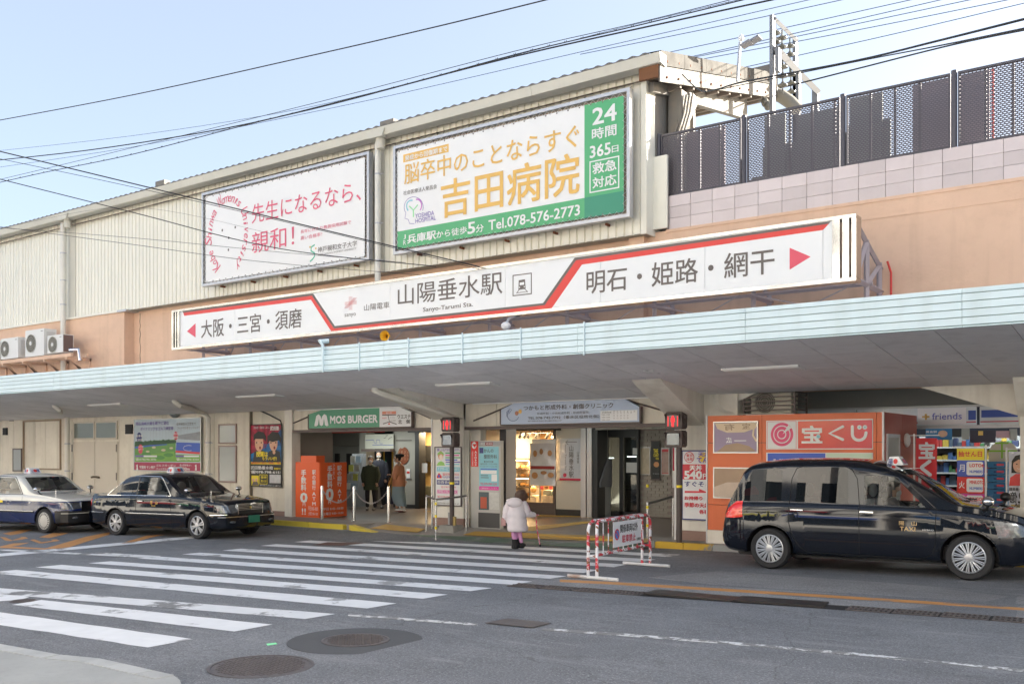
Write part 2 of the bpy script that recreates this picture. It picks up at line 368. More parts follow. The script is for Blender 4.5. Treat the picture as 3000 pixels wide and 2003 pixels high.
# pedestrian crossing: twelve stripes
R = [(565, 1872), (798, 1829), (983, 1798), (1162, 1767), (1312, 1741), (1442, 1722), (1560, 1703), (1661, 1687), (1757, 1669), (1837, 1653), (1921, 1638), (1993, 1624)]
L = [(-190, 1801), (35, 1771), (-330, 1713), (-40, 1677), (104, 1661), (259, 1649), (402, 1635), (533, 1623), (651, 1612), (763, 1598), (862, 1587), (961, 1578)]
for i in range(12):
    a = G(*R[i]); rb = (a + (G(*R[i - 1]) if i else 2 * G(*R[0]) - G(*R[1]))) / 2
    b = G(*L[i])
    d = (G(798, 1829) - G(690, 1849))
    tl = b + (a - rb) * (0.96 if i not in (0,) else 1.0)
    if i == 1: tl = G(121, 1757)
    mb = MB(); e = 0.004
    N = 14; A = [tl.lerp(a, k / N) for k in range(N + 1)]; B = [b.lerp(rb, k / N) for k in range(N + 1)]
    for k in range(N + 1):
        if 0 < k < N: A[k].y += random.uniform(-.012, .012); B[k].y += random.uniform(-.012, .012)
    for k in range(N):
        mb.quad((B[k].x, B[k].y, gzc(B[k].x) + e), (B[k + 1].x, B[k + 1].y, gzc(B[k + 1].x) + e), (A[k + 1].x, A[k + 1].y, gzc(A[k + 1].x) + e), (A[k].x, A[k].y, gzc(A[k].x) + e))
    obj('crosswalk_stripe', mb, paintworn if i == 2 else paintw, road)
lay('crosswalk_stripe', [(-200, 1722), (25, 1738), (85, 1748), (60, 1756), (-60, 1764), (-200, 1766)], paintw)
lay('road_line', [(-300, 1660), (0, 1621), (571, 1569), (571, 1576), (0, 1629), (-300, 1672)], paintw)
lay('road_line', [(0, 1608), (460, 1630), (452, 1634), (0, 1612)], paintworn)
lay('road_line', [(280, 1617), (470, 1628), (466, 1631), (278, 1620)], paintworn)
for q in ([(322, 1558), (320, 1565), (180, 1609.5), (134, 1605.5), (250, 1572)], [(483, 1565), (437, 1575), (387, 1590), (352, 1592), (430, 1568)], [(8, 1562), (65, 1551), (95, 1551), (57, 1563), (30, 1567)],
          [(115, 1573), (153, 1561), (199, 1561), (180, 1567), (146, 1575)], [(0, 1572), (15, 1573), (38, 1583), (30, 1584), (16, 1583)], [(40, 1580), (62, 1574), (60, 1572), (75, 1572), (82, 1576), (62, 1580), (36, 1583)],
          [(88, 1581), (100, 1579), (128, 1589), (115, 1591)], [(115, 1588), (155, 1583), (150, 1580), (165, 1579), (175, 1583), (155, 1586), (122, 1591)], [(0, 1600), (40, 1591), (85, 1589), (55, 1597), (30, 1600), (140, 1606), (135, 1608.5), (0, 1604)]):
    lay('hatching', q, painto)
pts = [(1640, 1697), (1790, 1704), (2090, 1722), (2400, 1741), (2700, 1760), (3060, 1783)]
lay('road_line', pts + [(u, v + 7) for u, v in pts[::-1]], painto)
rg = bpy.data.materials['asphalt'].copy(); rg.name = 'rough_old_asphalt'
for n_ in rg.node_tree.nodes:
    if n_.type == 'VALTORGB' and n_.color_ramp.elements[0].color[0] < .5: n_.color_ramp.elements[0].color = (.11, .11, .115, 1); n_.color_ramp.elements[1].color = (.42, .42, .42, 1)
lay('old_surface', [(1500, 1700), (1640, 1694), (2100, 1716), (3060, 1776), (3060, 1815), (2400, 1768), (1900, 1735), (1560, 1712)], rg, .0025)
lay('old_surface', [(1900, 1690), (2110, 1672), (2600, 1706), (3060, 1745), (3060, 1772), (2700, 1750), (2100, 1712)], rg, .0025)
pts = [(1589, 1839), (1800, 1853), (2100, 1876), (2500, 1911), (2800, 1940), (3060, 1962)]
lay('road_line', pts + [(u, v + 7) for u, v in pts[::-1]], paintfine)
pts = [(1020, 1797), (1130, 1806), (1260, 1815), (1400, 1826)]
lay('road_line', pts + [(u, v + 6) for u, v in pts[::-1]], paint_mat('road_paint_faint', (0.7, 0.7, 0.7), 1.0, 0.48, 5))
iron = M('cast_iron', (0.14, 0.125, 0.125), 0.55, metal=0.4, var=0.4, vs=6, bump=0.3, bs=30)
plate = M('rubber_plate', (0.03, 0.026, 0.025), 0.4, var=0.3, vs=3)
newasph = M('new_asphalt', (0.085, 0.087, 0.092), 0.85, var=0.2, vs=2, bump=0.6, bs=90)
# long slot drain with steel plate covers
pA, pB = G(1500, 1713), G(3060, 1821)
d = (pB - pA).normalized(); nrm = Vector((-d.y, d.x, 0)).normalized()
Ltot = (pB - pA).length; nseg = int(Ltot / 0.5)
for k in range(nseg):
    c = pA.lerp(pB, (k + .5) / nseg); hw = 0.235
    inplate = 1900 < 1500 + FPX * ((CA * c.x + SA * c.y) / (-SA * c.x + CA * c.y)) < 2420
    mb = MB()
    if inplate: continue
    bars = 9
    for j in range(bars):
        o = (j - (bars - 1) / 2) * (0.5 / bars); cc = c + d * o
        mb.obox((cc.x, cc.y, gzc(cc.x) + 0.004), (0.022, 0.30, 0.012), math.atan2(d.y, d.x))
    for sgn in (-1, 0, 1):
        cc = c + nrm * sgn * 0.14; mb.obox((cc.x, cc.y, gzc(cc.x) + 0.006), (0.47, 0.025, 0.014), math.atan2(d.y, d.x))
    obj('drain_grate', mb, iron, road)
mb = MB()
for k in range(20):
    a = pA.lerp(pB, k / 20); b = pA.lerp(pB, (k + 1) / 20)
    mb.quad(*[(p.x, p.y, gzc(p.x) + 0.002) for p in (a - nrm * .17, b - nrm * .17, b + nrm * .17, a + nrm * .17)])
obj('drain_channel', mb, M('channel_black', (0.015, 0.014, 0.014), 0.8), road)
for (a, b, w_) in (((1905, 1737), (2160, 1757), .26), ((2160, 1757), (2420, 1773), .27)):
    a = G(*a); b = G(*b); mb = MB()
    mb.obox(((a.x + b.x) / 2, (a.y + b.y) / 2, gzc((a.x + b.x) / 2) + .015), ((b - a).length * .995, w_ * 1.5, .02), math.atan2((b - a).y, (b - a).x))
    obj('cover_plate', mb, plate, road)
def manhole(u, v, r, label, ring=0):
    c = G(u, v); z = gzc(c.x); t = thing('manhole_cover', label, 'manhole cover', (c.x, c.y, z))
    if ring: obj('patch', MB().lathe([(ring, 0.001), (ring * 0.99, 0.006)], (c.x, c.y, z), n=40), newasph, t)
    b = 0.007 if ring else 0.002
    obj('rim', MB().lathe([(r, b), (r, b + .006), (r * .93, b + .006), (r * .93, b)], (c.x, c.y, z), n=40, cap=False), iron, t)
    mb = MB(); mb.lathe([(r * .92, b), (r * .92, b + .003)], (c.x, c.y, z), n=36)
    k = 0; s = r * 0.1
    for i in range(-9, 10):
        for j in range(-9, 10):
            x, y = i * s, j * s
            if x * x + y * y < (r * .84) ** 2:
                if (i + j) % 2: mb.obox((c.x + x, c.y + y, z + b + .005), (s * .85, s * .3, .006))
                else: mb.obox((c.x + x, c.y + y, z + b + .005), (s * .3, s * .85, .006))
    obj('lid', mb, iron, t); return t
manhole(1042, 1876, 0.33, 'iron manhole cover set in a dark round asphalt patch beside the crossing', 0.66)
manhole(765, 1951, 0.45, 'larger iron manhole cover nearest the foreground kerb, without a patch')
manhole(68, 1760, 0.16, 'small round cover at the end of a crossing stripe on the left')
g = tag(lay('gutter_grate', [(1485, 1813), (1615, 1826), (1560, 1840), (1420, 1826)], iron, 0.012, None), 'flat rectangular iron cover in the road right of the round manholes', 'manhole cover')
g2 = tag(lay('steel_plate', [(960, 1588), (1080, 1590), (1000, 1598), (915, 1596)], M('rust_plate', (0.13, 0.06, 0.045), 0.6, var=.3, vs=5), 0.008, None), 'rusty brown square plate between the farthest crossing stripes', 'manhole cover')
tag(lay('marker_tape', [(780, 1885), (808, 1882), (812, 1886), (784, 1890)], M('tape_green', (0.25, 0.8, 0.4), .5), 0.004, None), 'short pale green tape stuck on the asphalt', 'tape')
# foreground pavement bottom left with concrete kerb
kerbm = M('kerb_concrete', (0.38, 0.39, 0.38), 0.9, var=0.3, vs=1.5, bump=0.5, bs=60)
curve = [(-500, 1876), (0, 1897), (175, 1929), (290, 1940), (357, 1955), (447, 1976), (510, 1990), (527, 2003), (545, 2060)]
inner = [(-500, 1920), (0, 1952), (60, 1960), (175, 1974), (250, 1990), (300, 2010), (340, 2060)]
pv = [G(u, v) for u, v in curve]; iv = [G(u, v) for u, v in inner]
KZ = 0.035
near = Vector((-9, -3, 0)); far_l = Vector((-60, pv[0].y - 6, 0))
mb = MB(); mb.slab([(p.x, p.y, gzc(p.x) + KZ) for p in pv] + [(pv[-1].x + .3, -20, gzc(-7) + KZ), (-60, -20, gzc(-60) + KZ), (-60, pv[0].y + 6, gzc(-60) + KZ)], 0.3)
npv = obj('near_pavement', mb, kerbm, kind='structure')
kst = M('kerb_stone_pale', (.46, .47, .46), .85, var=.3, vs=3, bump=.3, bs=50, rnd=.1)
tot = []; 
for i in range(1, len(pv) - 2):
    a, b = pv[i], pv[i + 1]; m = max(1, round((b - a).length / .6)); tot += [a.lerp(b, k / m) for k in range(m)]
for i in range(len(tot) - 1):
    a, b = tot[i], tot[i + 1]; d = (b - a).normalized(); nn_ = Vector((-d.y, d.x, 0)); nn_ = nn_ if nn_.y < 0 else -nn_; a2, b2 = a + d * .006, b - d * .006
    z_ = lambda p: (p.x, p.y, gzc(p.x) + KZ + .006); obj('kerb_stone', MB().slab([z_(a2 + nn_ * .17), z_(b2 + nn_ * .17), z_(b2), z_(a2)], .12), kst, npv)
# ---- station-side pavement and floor
pavm = M('pavement_grey', (0.3, 0.28, 0.26), 0.75, var=0.3, vs=1.3, bump=0.3, bs=50)
floorm = M('concourse_floor', (0.13, 0.10, 0.085), 0.35, var=0.25, vs=1.5)
mb = MB(); X1, X2 = -16.6, -9.4
mb.box(-60, X1, 16.4, 17.6, -1, .03).box(X2, 12, 16.95, 17.6, -1, .03)
mb.add([(X1, 16.1, gzc(X1) - .01), (X2, 16.1, gzc(X2) - .01), (X2, 17.2, .03), (X1, 17.2, .03), (X1, 17.6, .03), (X2, 17.6, .03)], [(0, 1, 2, 3), (3, 2, 5, 4)])
pave = obj('pavement', mb, pavm, kind='structure')
obj('concourse_floor', MB().box(-60, 12, 17.6, 34, -1, .026), floorm, kind='structure')
yk = paint_mat('kerb_yellow', (0.68, 0.54, 0.06), 0.4, 0.62)
ykw = paint_mat('kerb_yellow_worn', (0.6, 0.38, 0.03), 0.95, 0.52)
x = -36.0
while x < X1 - .3:
    mb = MB(); mb.cbox(x + .005, min(x + 1.2, X1) - .005, 16.28, 16.41, -.6, .035 if x < -18 else .03, .02); obj('kerb_stone', mb, yk if x > -22 else kerbm, pave); x += 1.2
obj('kerb_stone', MB().add([(X1, 16.28, .03), (X1 + 1.5, 16.1, gzc(X1) + .03), (X1 + 1.5, 16.25, gzc(X1) + .035), (X1, 16.45, .034), (X1, 16.28, -.5), (X1 + 1.5, 16.1, -.5)], [(0, 1, 2, 3), (0, 4, 5, 1)]), yk, pave)
x = X2; k = 0
while x < 4:
    mb = MB(); mb.cbox(x + .006, x + .594, 16.83, 16.96, -.6, .032, .02); obj('kerb_stone', mb, ykw if k % 3 else kerbm, pave); x += .6; k += 1
def zsurf(x, y):
    if not (X1 < x < X2): return .03 if y > 16.4 else gzc(x)
    return gzc(x) if y < 16.1 else min(.03, gzc(x) + (.03 - gzc(x)) * (y - 16.1) / 1.1)
def GS(u, v, up=.006):
    r = ray(u, v); z = 0.0
    for _ in range(12): t = (z - EYE) / r.z; z = .5 * z + .5 * zsurf(r.x * t, r.y * t)
    return Vector((r.x * t, r.y * t, z + up))
def tac(px):
    N = len(px); mb = MB(); pts = []
    for i in range(N):
        a, b = px[i], px[(i + 1) % N]
        pts += [GS(a[0] + (b[0] - a[0]) * k / 4, a[1] + (b[1] - a[1]) * k / 4) for k in range(4)]
    mb.slab(pts, .004); return obj('tactile_strip', mb, painty, pave)
tac([(1084, 1547), (1131, 1535), (1247, 1549), (1223, 1559)]); tac([(1356, 1566), (1391, 1556), (1496, 1559), (1700, 1567), (1900, 1577), (1896, 1588), (1640, 1580), (1500, 1573)])
tac([(1500, 1559), (1545, 1543), (1703, 1528), (1731, 1526), (1735, 1530), (1570, 1553), (1525, 1566)]); tac([(1240, 1498), (1255, 1497), (1350, 1500), (1349, 1503)]); tac([(1555, 1508), (1700, 1511), (1735, 1513), (1735, 1516), (1700, 1514), (1555, 1511)])
greenp = paint_mat('green_road_paint', (0.10, 0.16, 0.11), 0.7, 0.52)
pts = [(1040, 1562), (1100, 1562), (1400, 1573), (1700, 1590), (1890, 1600)]
mb = MB(); q = [GS(u, v, .008) for u, v in pts] + [GS(u, v, .008) for u, v in [(1880, 1612), (1700, 1603), (1400, 1587), (1080, 1574)]]
mb.slab(q, .003); obj('green_band', mb, greenp, road)
mb = MB(); mb.quad((-60, 14.9, gzc(-60) + .003), (X1 + 1, 14.9, gzc(X1 + 1) + .003), (X1 + 1, 16.29, -.085), (-60, 16.29, -.085)); mb.add([(X1 + 1, 14.9, gzc(X1 + 1) + .003), (X1 + 4.5, 16.0, gzc(X1 + 4.5) + .002), (X1 + 1, 16.29, -.085)], [(0, 1, 2)]); obj('gutter_apron', mb, asphalt, road)
def apz(x, y): return gzc(x) + .006 + max(0, (y - 14.9) / 1.39) * (-.085 - gzc(x))

# ================================================================== STATION BUILDING
YW = 17.5; CEILY = lambda y: 2.87 + .111 * (17.5 - y)
bld = thing('station_building', 'long two-storey station building with peach wall and cream metal cladding above the canopy', 'building', (-16, 17.7, 0))
XR = 6.0
# upper peach walls
mb = MB(); xs_ = XU(363, 17.35); xs2 = XU(387, 17.7)
mb.box(xs_, XR, 17.7, 18.2, 2.9, 6.24)
obj('upper_wall', mb, peach, bld)
obj('upper_wall', MB().box(-60, xs_, 17.36, 18.2, 2.9, 6.15), peach, bld)
obj('wall_ledge', MB().box(-9.0, XR, 17.69, 17.72, 5.90, 5.93).box(-9.0, XR, 17.685, 17.75, 6.2, 6.26), peach, bld)
obj('coping', MB().box(xs_ - .25, xs_ + .25, 17.26, 17.8, 6.13, 6.19), galv, bld)
obj('pilaster', MB().box(XU(1890, 17.7) - .3, XU(1890, 17.7) + .05, 17.55, 17.7, 3, 6.2), peach, bld)
# metal cladding with ribs (real corrugation)
xc1 = -9.27
def cladding(x0, x1, z0, z1, y=17.35, pitch=0.19, parent=bld):
    mb = MB(); pts = []; x = x0
    while x < x1 - .001:
        pts += [(x, y), (min(x + pitch * .72, x1), y), (min(x + pitch * .8, x1), y + .035), (min(x + pitch * .95, x1), y + .035)]; x += pitch
    pts.append((x1, y)); n = len(pts)
    vs = [(a, b, z0) for a, b in pts] + [(a, b, z1) for a, b in pts]
    mb.add(vs, [(i, i + 1, i + 1 + n, i + n) for i in range(n - 1)]); return obj('cladding_sheet', mb, clad, parent)
seams = [-50, XU(60, 17.35), XU(203, 17.35), XU(223, 17.35), XU(430, 17.35), XU(620, 17.35), XU(860, 17.35), XU(1098, 17.35), XU(1128, 17.35), XU(1400, 17.35), XU(1650, 17.35), xc1]
for i in range(len(seams) - 1):
    a, b = seams[i], seams[i + 1]
    if i in (2, 7): obj('cladding_joint', MB().box(a, b, 17.32, 17.4, 6.17, 9.45), gutterm, bld)
    else: cladding(a, b, 6.17, 9.45)
obj('cladding_backing', MB().box(-50, xc1 - .02, 17.4, 18.0, 6.16, 9.44), M('backing', (.4, .37, .3), .8), bld)
obj('corner_trim', MB().box(xc1 - .1, xc1 + .03, 17.31, 17.34, 6.15, 9.46).box(xc1, xc1 + .03, 17.34, 18.0, 6.15, 9.46), clad, bld)
obj('side_panel', MB().box(xc1 + .03, xc1 + .34, 17.6, 17.66, 6.28, 7.75), clad, bld)
obj('base_flashing', MB().box(-50, xs_, 17.3, 17.36, 6.14, 6.2), clad, bld)
# gutter segments and joints
gx = [-50, -38, XU(190, 17.0), XU(600, 17.0), XU(1107, 17.0), XU(1560, 17.0), -8.74]
for i in range(len(gx) - 1):
    obj('gutter', MB().prismx([(16.97, 9.37), (17.2, 9.34), (17.2, 9.56), (16.93, 9.56)], gx[i] + .004, gx[i + 1] - .004), gutterm, bld)
for u in (190, 1107):
    x = XU(u, 17.0); obj('rain_head', MB().prism([(x - .22, 9.33), (x + .22, 9.33), (x + .3, 9.5), (x - .3, 9.5)][:4], 16.9, 17.05).lathe([(.1, 9.1), (.13, 9.33)], (x, 17.1, 0), n=12), gutterm, bld, 40)
def downpipe(x, y, z0, z1, r=.075, brk=(), nm='downpipe'):
    p = obj(nm, MB().lathe([(r, z0), (r, z1)], (x, y, 0), n=14), pipe, bld, 40)
    for z in brk: obj('pipe_clip', MB().lathe([(r + .01, z), (r + .01, z + .04)], (x, y, 0), n=12).box(x, x + .16, y - .01, y + .02, z + .01, z + .025), galv, p)
    return p
downpipe(XU(185, 17.15), 17.15, 3.6, 9.3, .085, (8.3, 7.4, 6.6)); downpipe(XU(1107, 17.15), 17.15, 5.9, 9.3, .075, (8.5, 7.3, 6.4))
# roof above with corrugated edge, and its end towards the tracks
mb = MB(); pts = []; x = -50.0
while x < -9.0: pts.append(x); x += .045
ring = lambda y, z: [(a, y, z + .018 * math.sin(a / .27 * 2 * math.pi)) for a in pts]
mb.loft([ring(16.98, 9.61), ring(23.2, 11.12)], cap=False, closed_ring=False); n_ = len(pts)
obj('roof_sheet', mb, roofm, bld, 60)
mb = MB(); edge = [(a, 16.98, 9.618 + .018 * math.sin(a / .27 * 2 * math.pi)) for a in pts]; low = [(a, 16.99, 9.56) for a in pts]
mb.loft([low, edge], cap=False, closed_ring=False); obj('roof_edge', mb, roofm, bld, 60)
XE = -8.76
def sl_(y, off): return 9.58 + (y - 17) * .243 + off
concr = M('weathered_roof_sheet', (0.105, 0.10, 0.09), .9, var=.6, vs=4, streak=.5, grime=.5, dirt=(.035, .03, .025))
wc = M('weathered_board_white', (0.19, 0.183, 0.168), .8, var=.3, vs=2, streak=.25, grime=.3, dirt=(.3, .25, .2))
n_ = 6; y = 17.0
for k in range(n_):
    a = 17.02 + k * 1.04; b = a + 1.03
    obj('roof_end_cap', MB().add([(XE, a, sl_(a, -.26)), (XE, b, sl_(b, -.26)), (XE, b, sl_(b, .03)), (XE, a, sl_(a, .03)), (XE - .3, a, sl_(a, .05)), (XE - .3, b, sl_(b, .05))], [(0, 1, 2, 3), (3, 2, 5, 4)]), concr, bld)
    obj('barge_board', MB().prismx([(a, sl_(a, -.58)), (b, sl_(b, -.58)), (b, sl_(b, -.27)), (a, sl_(a, -.27))], XE - .05, XE - .02), wc, bld)
    for q in (.25, .75):
        yy = a + q * 1.03
        for dz in (-.5, -.19): obj('bolt', MB().box(XE - .02, XE + .008, yy, yy + .02, sl_(yy, dz), sl_(yy, dz + .04)), M('rust', (.2, .07, .03), .9), bld)
soff = M('soffit_brown', (.26, .22, .19), .85, var=.3, vs=1.5)
obj('platform_soffit', MB().add([(-50, 17.2, 9.2), (XE - .06, 17.2, 9.2), (XE - .06, 23.2, sl_(23.2, -.52)), (-50, 23.2, sl_(23.2, -.52))], [(0, 1, 2, 3)]), soff, bld)
for k in range(9):
    y = 18 + k * .62; obj('purlin', MB().box(-50, XE - .08, y, y + .07, sl_(y, -.62), sl_(y, -.52)), soff, bld)
obj('eave_board', MB().box(-50, XE, 23.2, 23.26, sl_(23.2, -.42), sl_(23.2, .3)), wc, bld)
obj('end_beam', MB().prismx([(17.4, 9.0), (22.2, 9.78), (22.2, 10.25), (17.4, 9.2)], XE - .5, XE - .36), wc, bld)
obj('fascia_wood', MB().box(xc1 + .02, XE - .06, 17.02, 17.1, 9.12, 9.36), woodp, bld)
obj('side_sheet', MB().box(-9.25, -9.23, 17.68, 19.4, 6.3, 9.35), wc, bld)
obj('platform_column', MB().box(-9.6, -9.22, 18.0, 18.9, 6.2, 9.3).box(-9.15, -8.85, 18.1, 18.35, 6.2, 9.2).prismx([(18.36, 8.3), (18.36, 9.2), (19.2, 9.35)], -9.08, -8.95), wc, bld)
for k in range(4):
    obj('conduit', MB().tube([(-8.98 + k * .07, 18.0, 6.9), (-8.98 + k * .07, 18.0, 8.2), (-8.9 + k * .07, 18.15, 8.7), (-8.86 + k * .07, 18.2, 9.1)], .025, 6), wc, bld, 40)
obj('vent_box', MB().box(XU(475, 17.5) - .2, XU(475, 17.5) + .25, 17.4, 17.6, 9.6, 9.95), wc, bld)
obj('vent_box', MB().box(XU(1130, 17.5) - .1, XU(1130, 17.5) + .35, 17.4, 17.6, 9.6, 9.9), wc, bld)
# tiled parapet (pieces proud of the mortar)
obj('parapet', MB().box(-9.0, XR, 17.72, 17.95, 6.25, 6.93), mortar, bld)
tm = MB().cbox(0, .462, -.0, .02, 0, .222, .006); tme = bpy.data.meshes.new('tile'); tme.from_pydata(tm.v, [], tm.f); tme.materials.append(tilem)
for r_ in range(3):
    for c_ in range(24):
        x = -9.05 + .12 + c_ * .47
        if x > 2: continue
        t_ = bpy.data.objects.new('tile', tme); COL.objects.link(t_); t_.parent = bld
        t_.location = Vector((x, 17.70 + random.uniform(-.002, .002), 6.255 + r_ * .228)) - bld.location
z_ = 6.1; cp = []
while z_ > 3.9: cp.append((xs_ + .34 + random.uniform(-.02, .02), 17.695, z_)); z_ -= .13
obj('crack', MB().tube(cp, .009, 3), darkg, bld)
# ---- perforated screen fence on the parapet
def perf_mat():
    m = bpy.data.materials.new('perforated_metal'); m.use_nodes = True; n = m.node_tree.nodes; l = m.node_tree.links; b = n['Principled BSDF']
    b.inputs['Base Color'].default_value = (.10, .092, .11, 1); b.inputs['Roughness'].default_value = .5
    tc = n.new('ShaderNodeNewGeometry'); sx = n.new('ShaderNodeSeparateXYZ'); l.new(tc.outputs['Position'], sx.inputs[0]); cb = n.new('ShaderNodeCombineXYZ'); l.new(sx.outputs[0], cb.inputs[0]); l.new(sx.outputs[2], cb.inputs[1])
    br = n.new('ShaderNodeTexBrick'); l.new(cb.outputs[0], br.inputs[0]); br.offset = .5; br.inputs['Scale'].default_value = 1; br.inputs['Brick Width'].default_value = .062; br.inputs['Row Height'].default_value = .034; br.inputs['Mortar Size'].default_value = .0105; br.inputs['Mortar Smooth'].default_value = 0
    tr = n.new('ShaderNodeBsdfTransparent'); mx = n.new('ShaderNodeMixShader'); o = n['Material Output']
    l.new(br.outputs['Fac'], mx.inputs[0]); l.new(tr.outputs[0], mx.inputs[1]); l.new(b.outputs[0], mx.inputs[2]); l.new(mx.outputs[0], o.inputs[0]); return m
perf = perf_mat()
fn = thing('screen_fence', 'dark brown perforated metal screen fence standing on the pink tiled parapet', 'fence', (-9.2, 17.8, 6.93))
px_ = [-9.45, -9.22, -7.38, -5.48, -3.6, -1.73, .14]
for i in range(1, len(px_)): obj('fence_post', MB().lathe([(.05, 6.93), (.05, 8.27)], (px_[i], 17.8, 0), n=10), fencem, fn, 40)
for i in range(len(px_) - 1):
    a, b = px_[i] + .06, px_[i + 1] - .06
    if i: obj('fence_rail', MB().box(a, b, 17.79, 17.83, 6.96, 7.0).box(a, b, 17.79, 17.83, 8.2, 8.24).box(a, a + .03, 17.79, 17.83, 7, 8.2).box(b - .03, b, 17.79, 17.83, 7, 8.2), fencem, fn)
    obj('perforated_panel', MB().quad((a, 17.81, 6.98), (b, 17.81, 6.98), (b, 17.81, 8.22), (a, 17.81, 8.22)), perf, fn)
    k = 1
    while a + k * .42 < b - .1 and i:
        x = a + k * .42; obj('stiffener', MB().box(x - .02, x + .02, 17.82, 17.86, 7, 8.2), fencem, fn); k += 1
# things on the platform behind the screen
plat = thing('platform_wall', 'dim purplish platform shelter seen through the perforated fence', 'shelter', (-4, 20.5, 6.3))
pm = M('shelter_purple', (.24, .2, .235), .7, var=.3, vs=1); pm2 = M('shelter_grey', (.24, .26, .25), .7, var=.3, vs=1)
for a, b, zt, mm in ((1966, 2122, 8.46, pm), (2200, 2232, 7.3, pm2), (2232, 2478, 7.85, pm2), (2240, 2300, 8.46, pm2), (2340, 2455, 8.35, pm2), (2479, 2606, 7.95, pm2), (2490, 2585, 8.46, pm2), (2674, 2792, 8.46, pm), (2806, 2898, 8.46, pm), (2905, 2912, 8.46, red)):
    obj('wall_panel', MB().box(XU(a, 18.6), XU(b, 18.6), 18.6 + .05 * (zt < 8.2), 18.66 + .05 * (zt < 8.2), 6.3, zt), mm, plat)
obj('track_deck', MB().box(-60, 30, 17.95, 40, 5.9, 6.3), conc, bld)

# ================================================================== CANOPY
can = thing('canopy', 'long cantilevered canopy with pale aqua slatted fascia and grey soffit over the taxi lane', 'canopy', (-16, 13.2, 3.3))
jx = [-42, -35, XU(-160, 13.2), XU(156, 13.2), XU(424, 13.2), XU(760, 13.2), XU(1124, 13.2), XU(1692, 13.2), XU(2183, 13.2), XU(2818, 13.2), 1.5, 6]
zb = [3.335, 3.365, 3.465, 3.565, 3.665, 3.765, 3.835]
for i in range(len(jx) - 1):
    for k in range(6):
        y = 13.2 + (0 if k % 2 else .0) + (0.012 if k == 0 else 0)
        obj('fascia_board', MB().prismx([(y + .0, zb[k] + .005), (y + .03, zb[k] + .005), (y + .03, zb[k + 1] - .005), (y + .010, zb[k + 1] - .005)][::1], jx[i] + .003, jx[i + 1] - .003), aqua, can)
obj('fascia_core', MB().box(-42, 6, 13.226, 13.35, 3.34, 3.82), M('aqua_shadow', (.25, .36, .38), .8), can)
for u in (1051, 1195, 1353, 1524, 1710):
    x = XU(u, 13.18); obj('fascia_clamp', MB().box(x - .009, x + .009, 13.18, 13.2, 3.31, 3.85), aqua, can)
x = XU(950, 13.18); obj('drain_elbow', MB().tube([(x, 13.3, 3.95), (x - .1, 13.16, 3.93), (x, 13.14, 3.85), (x, 13.14, 3.32)], [.045, .05, .03, .016], 8), aqua, can, 40)
# roof deck
obj('canopy_deck', MB().add([(-42, 13.3, 3.80), (6, 13.3, 3.80), (6, 17.7, 3.55), (-42, 17.7, 3.55), (-42, 13.3, 3.42), (6, 13.3, 3.42), (6, 17.7, 2.93), (-42, 17.7, 2.93)], [(0, 1, 2, 3), (4, 7, 6, 5), (0, 4, 5, 1)]), galv, can)
# soffit panels, joints recessed
sl = .111; rows = [13.24, 14.32, 15.39, 16.47, 17.46]
mesh_cache = {}
for r_ in range(4):
    y0, y1 = rows[r_] + .004, rows[r_ + 1] - .004
    pm_ = MB(); pm_.add([(0.004, 0, 0), (.892, 0, 0), (.892, y1 - y0, -sl * (y1 - y0)), (.004, y1 - y0, -sl * (y1 - y0)), (0.004, 0, .03), (.892, 0, .03), (.892, y1 - y0, .03 - sl * (y1 - y0)), (.004, y1 - y0, .03 - sl * (y1 - y0))], [(0, 3, 2, 1), (0, 1, 5, 4), (1, 2, 6, 5), (2, 3, 7, 6), (3, 0, 4, 7)])
    me = bpy.data.meshes.new('soffit_panel'); me.from_pydata(pm_.v, [], pm_.f); me.materials.append(ceilm)
    for k in range(-38, 4):
        o = bpy.data.objects.new('soffit_panel', me); COL.objects.link(o); o.parent = can
        o.location = Vector((-2.93 + k * .9, y0, 2.87 + sl * (17.5 - y0) + random.uniform(0, .003))) - can.location
obj('soffit_backing', MB().add([(-42, 13.25, 2.9 + sl * 4.25 + .02), (6, 13.25, 2.9 + sl * 4.25 + .02), (6, 17.5, 2.92), (-42, 17.5, 2.92)], [(0, 3, 2, 1)]), ceil2, can)
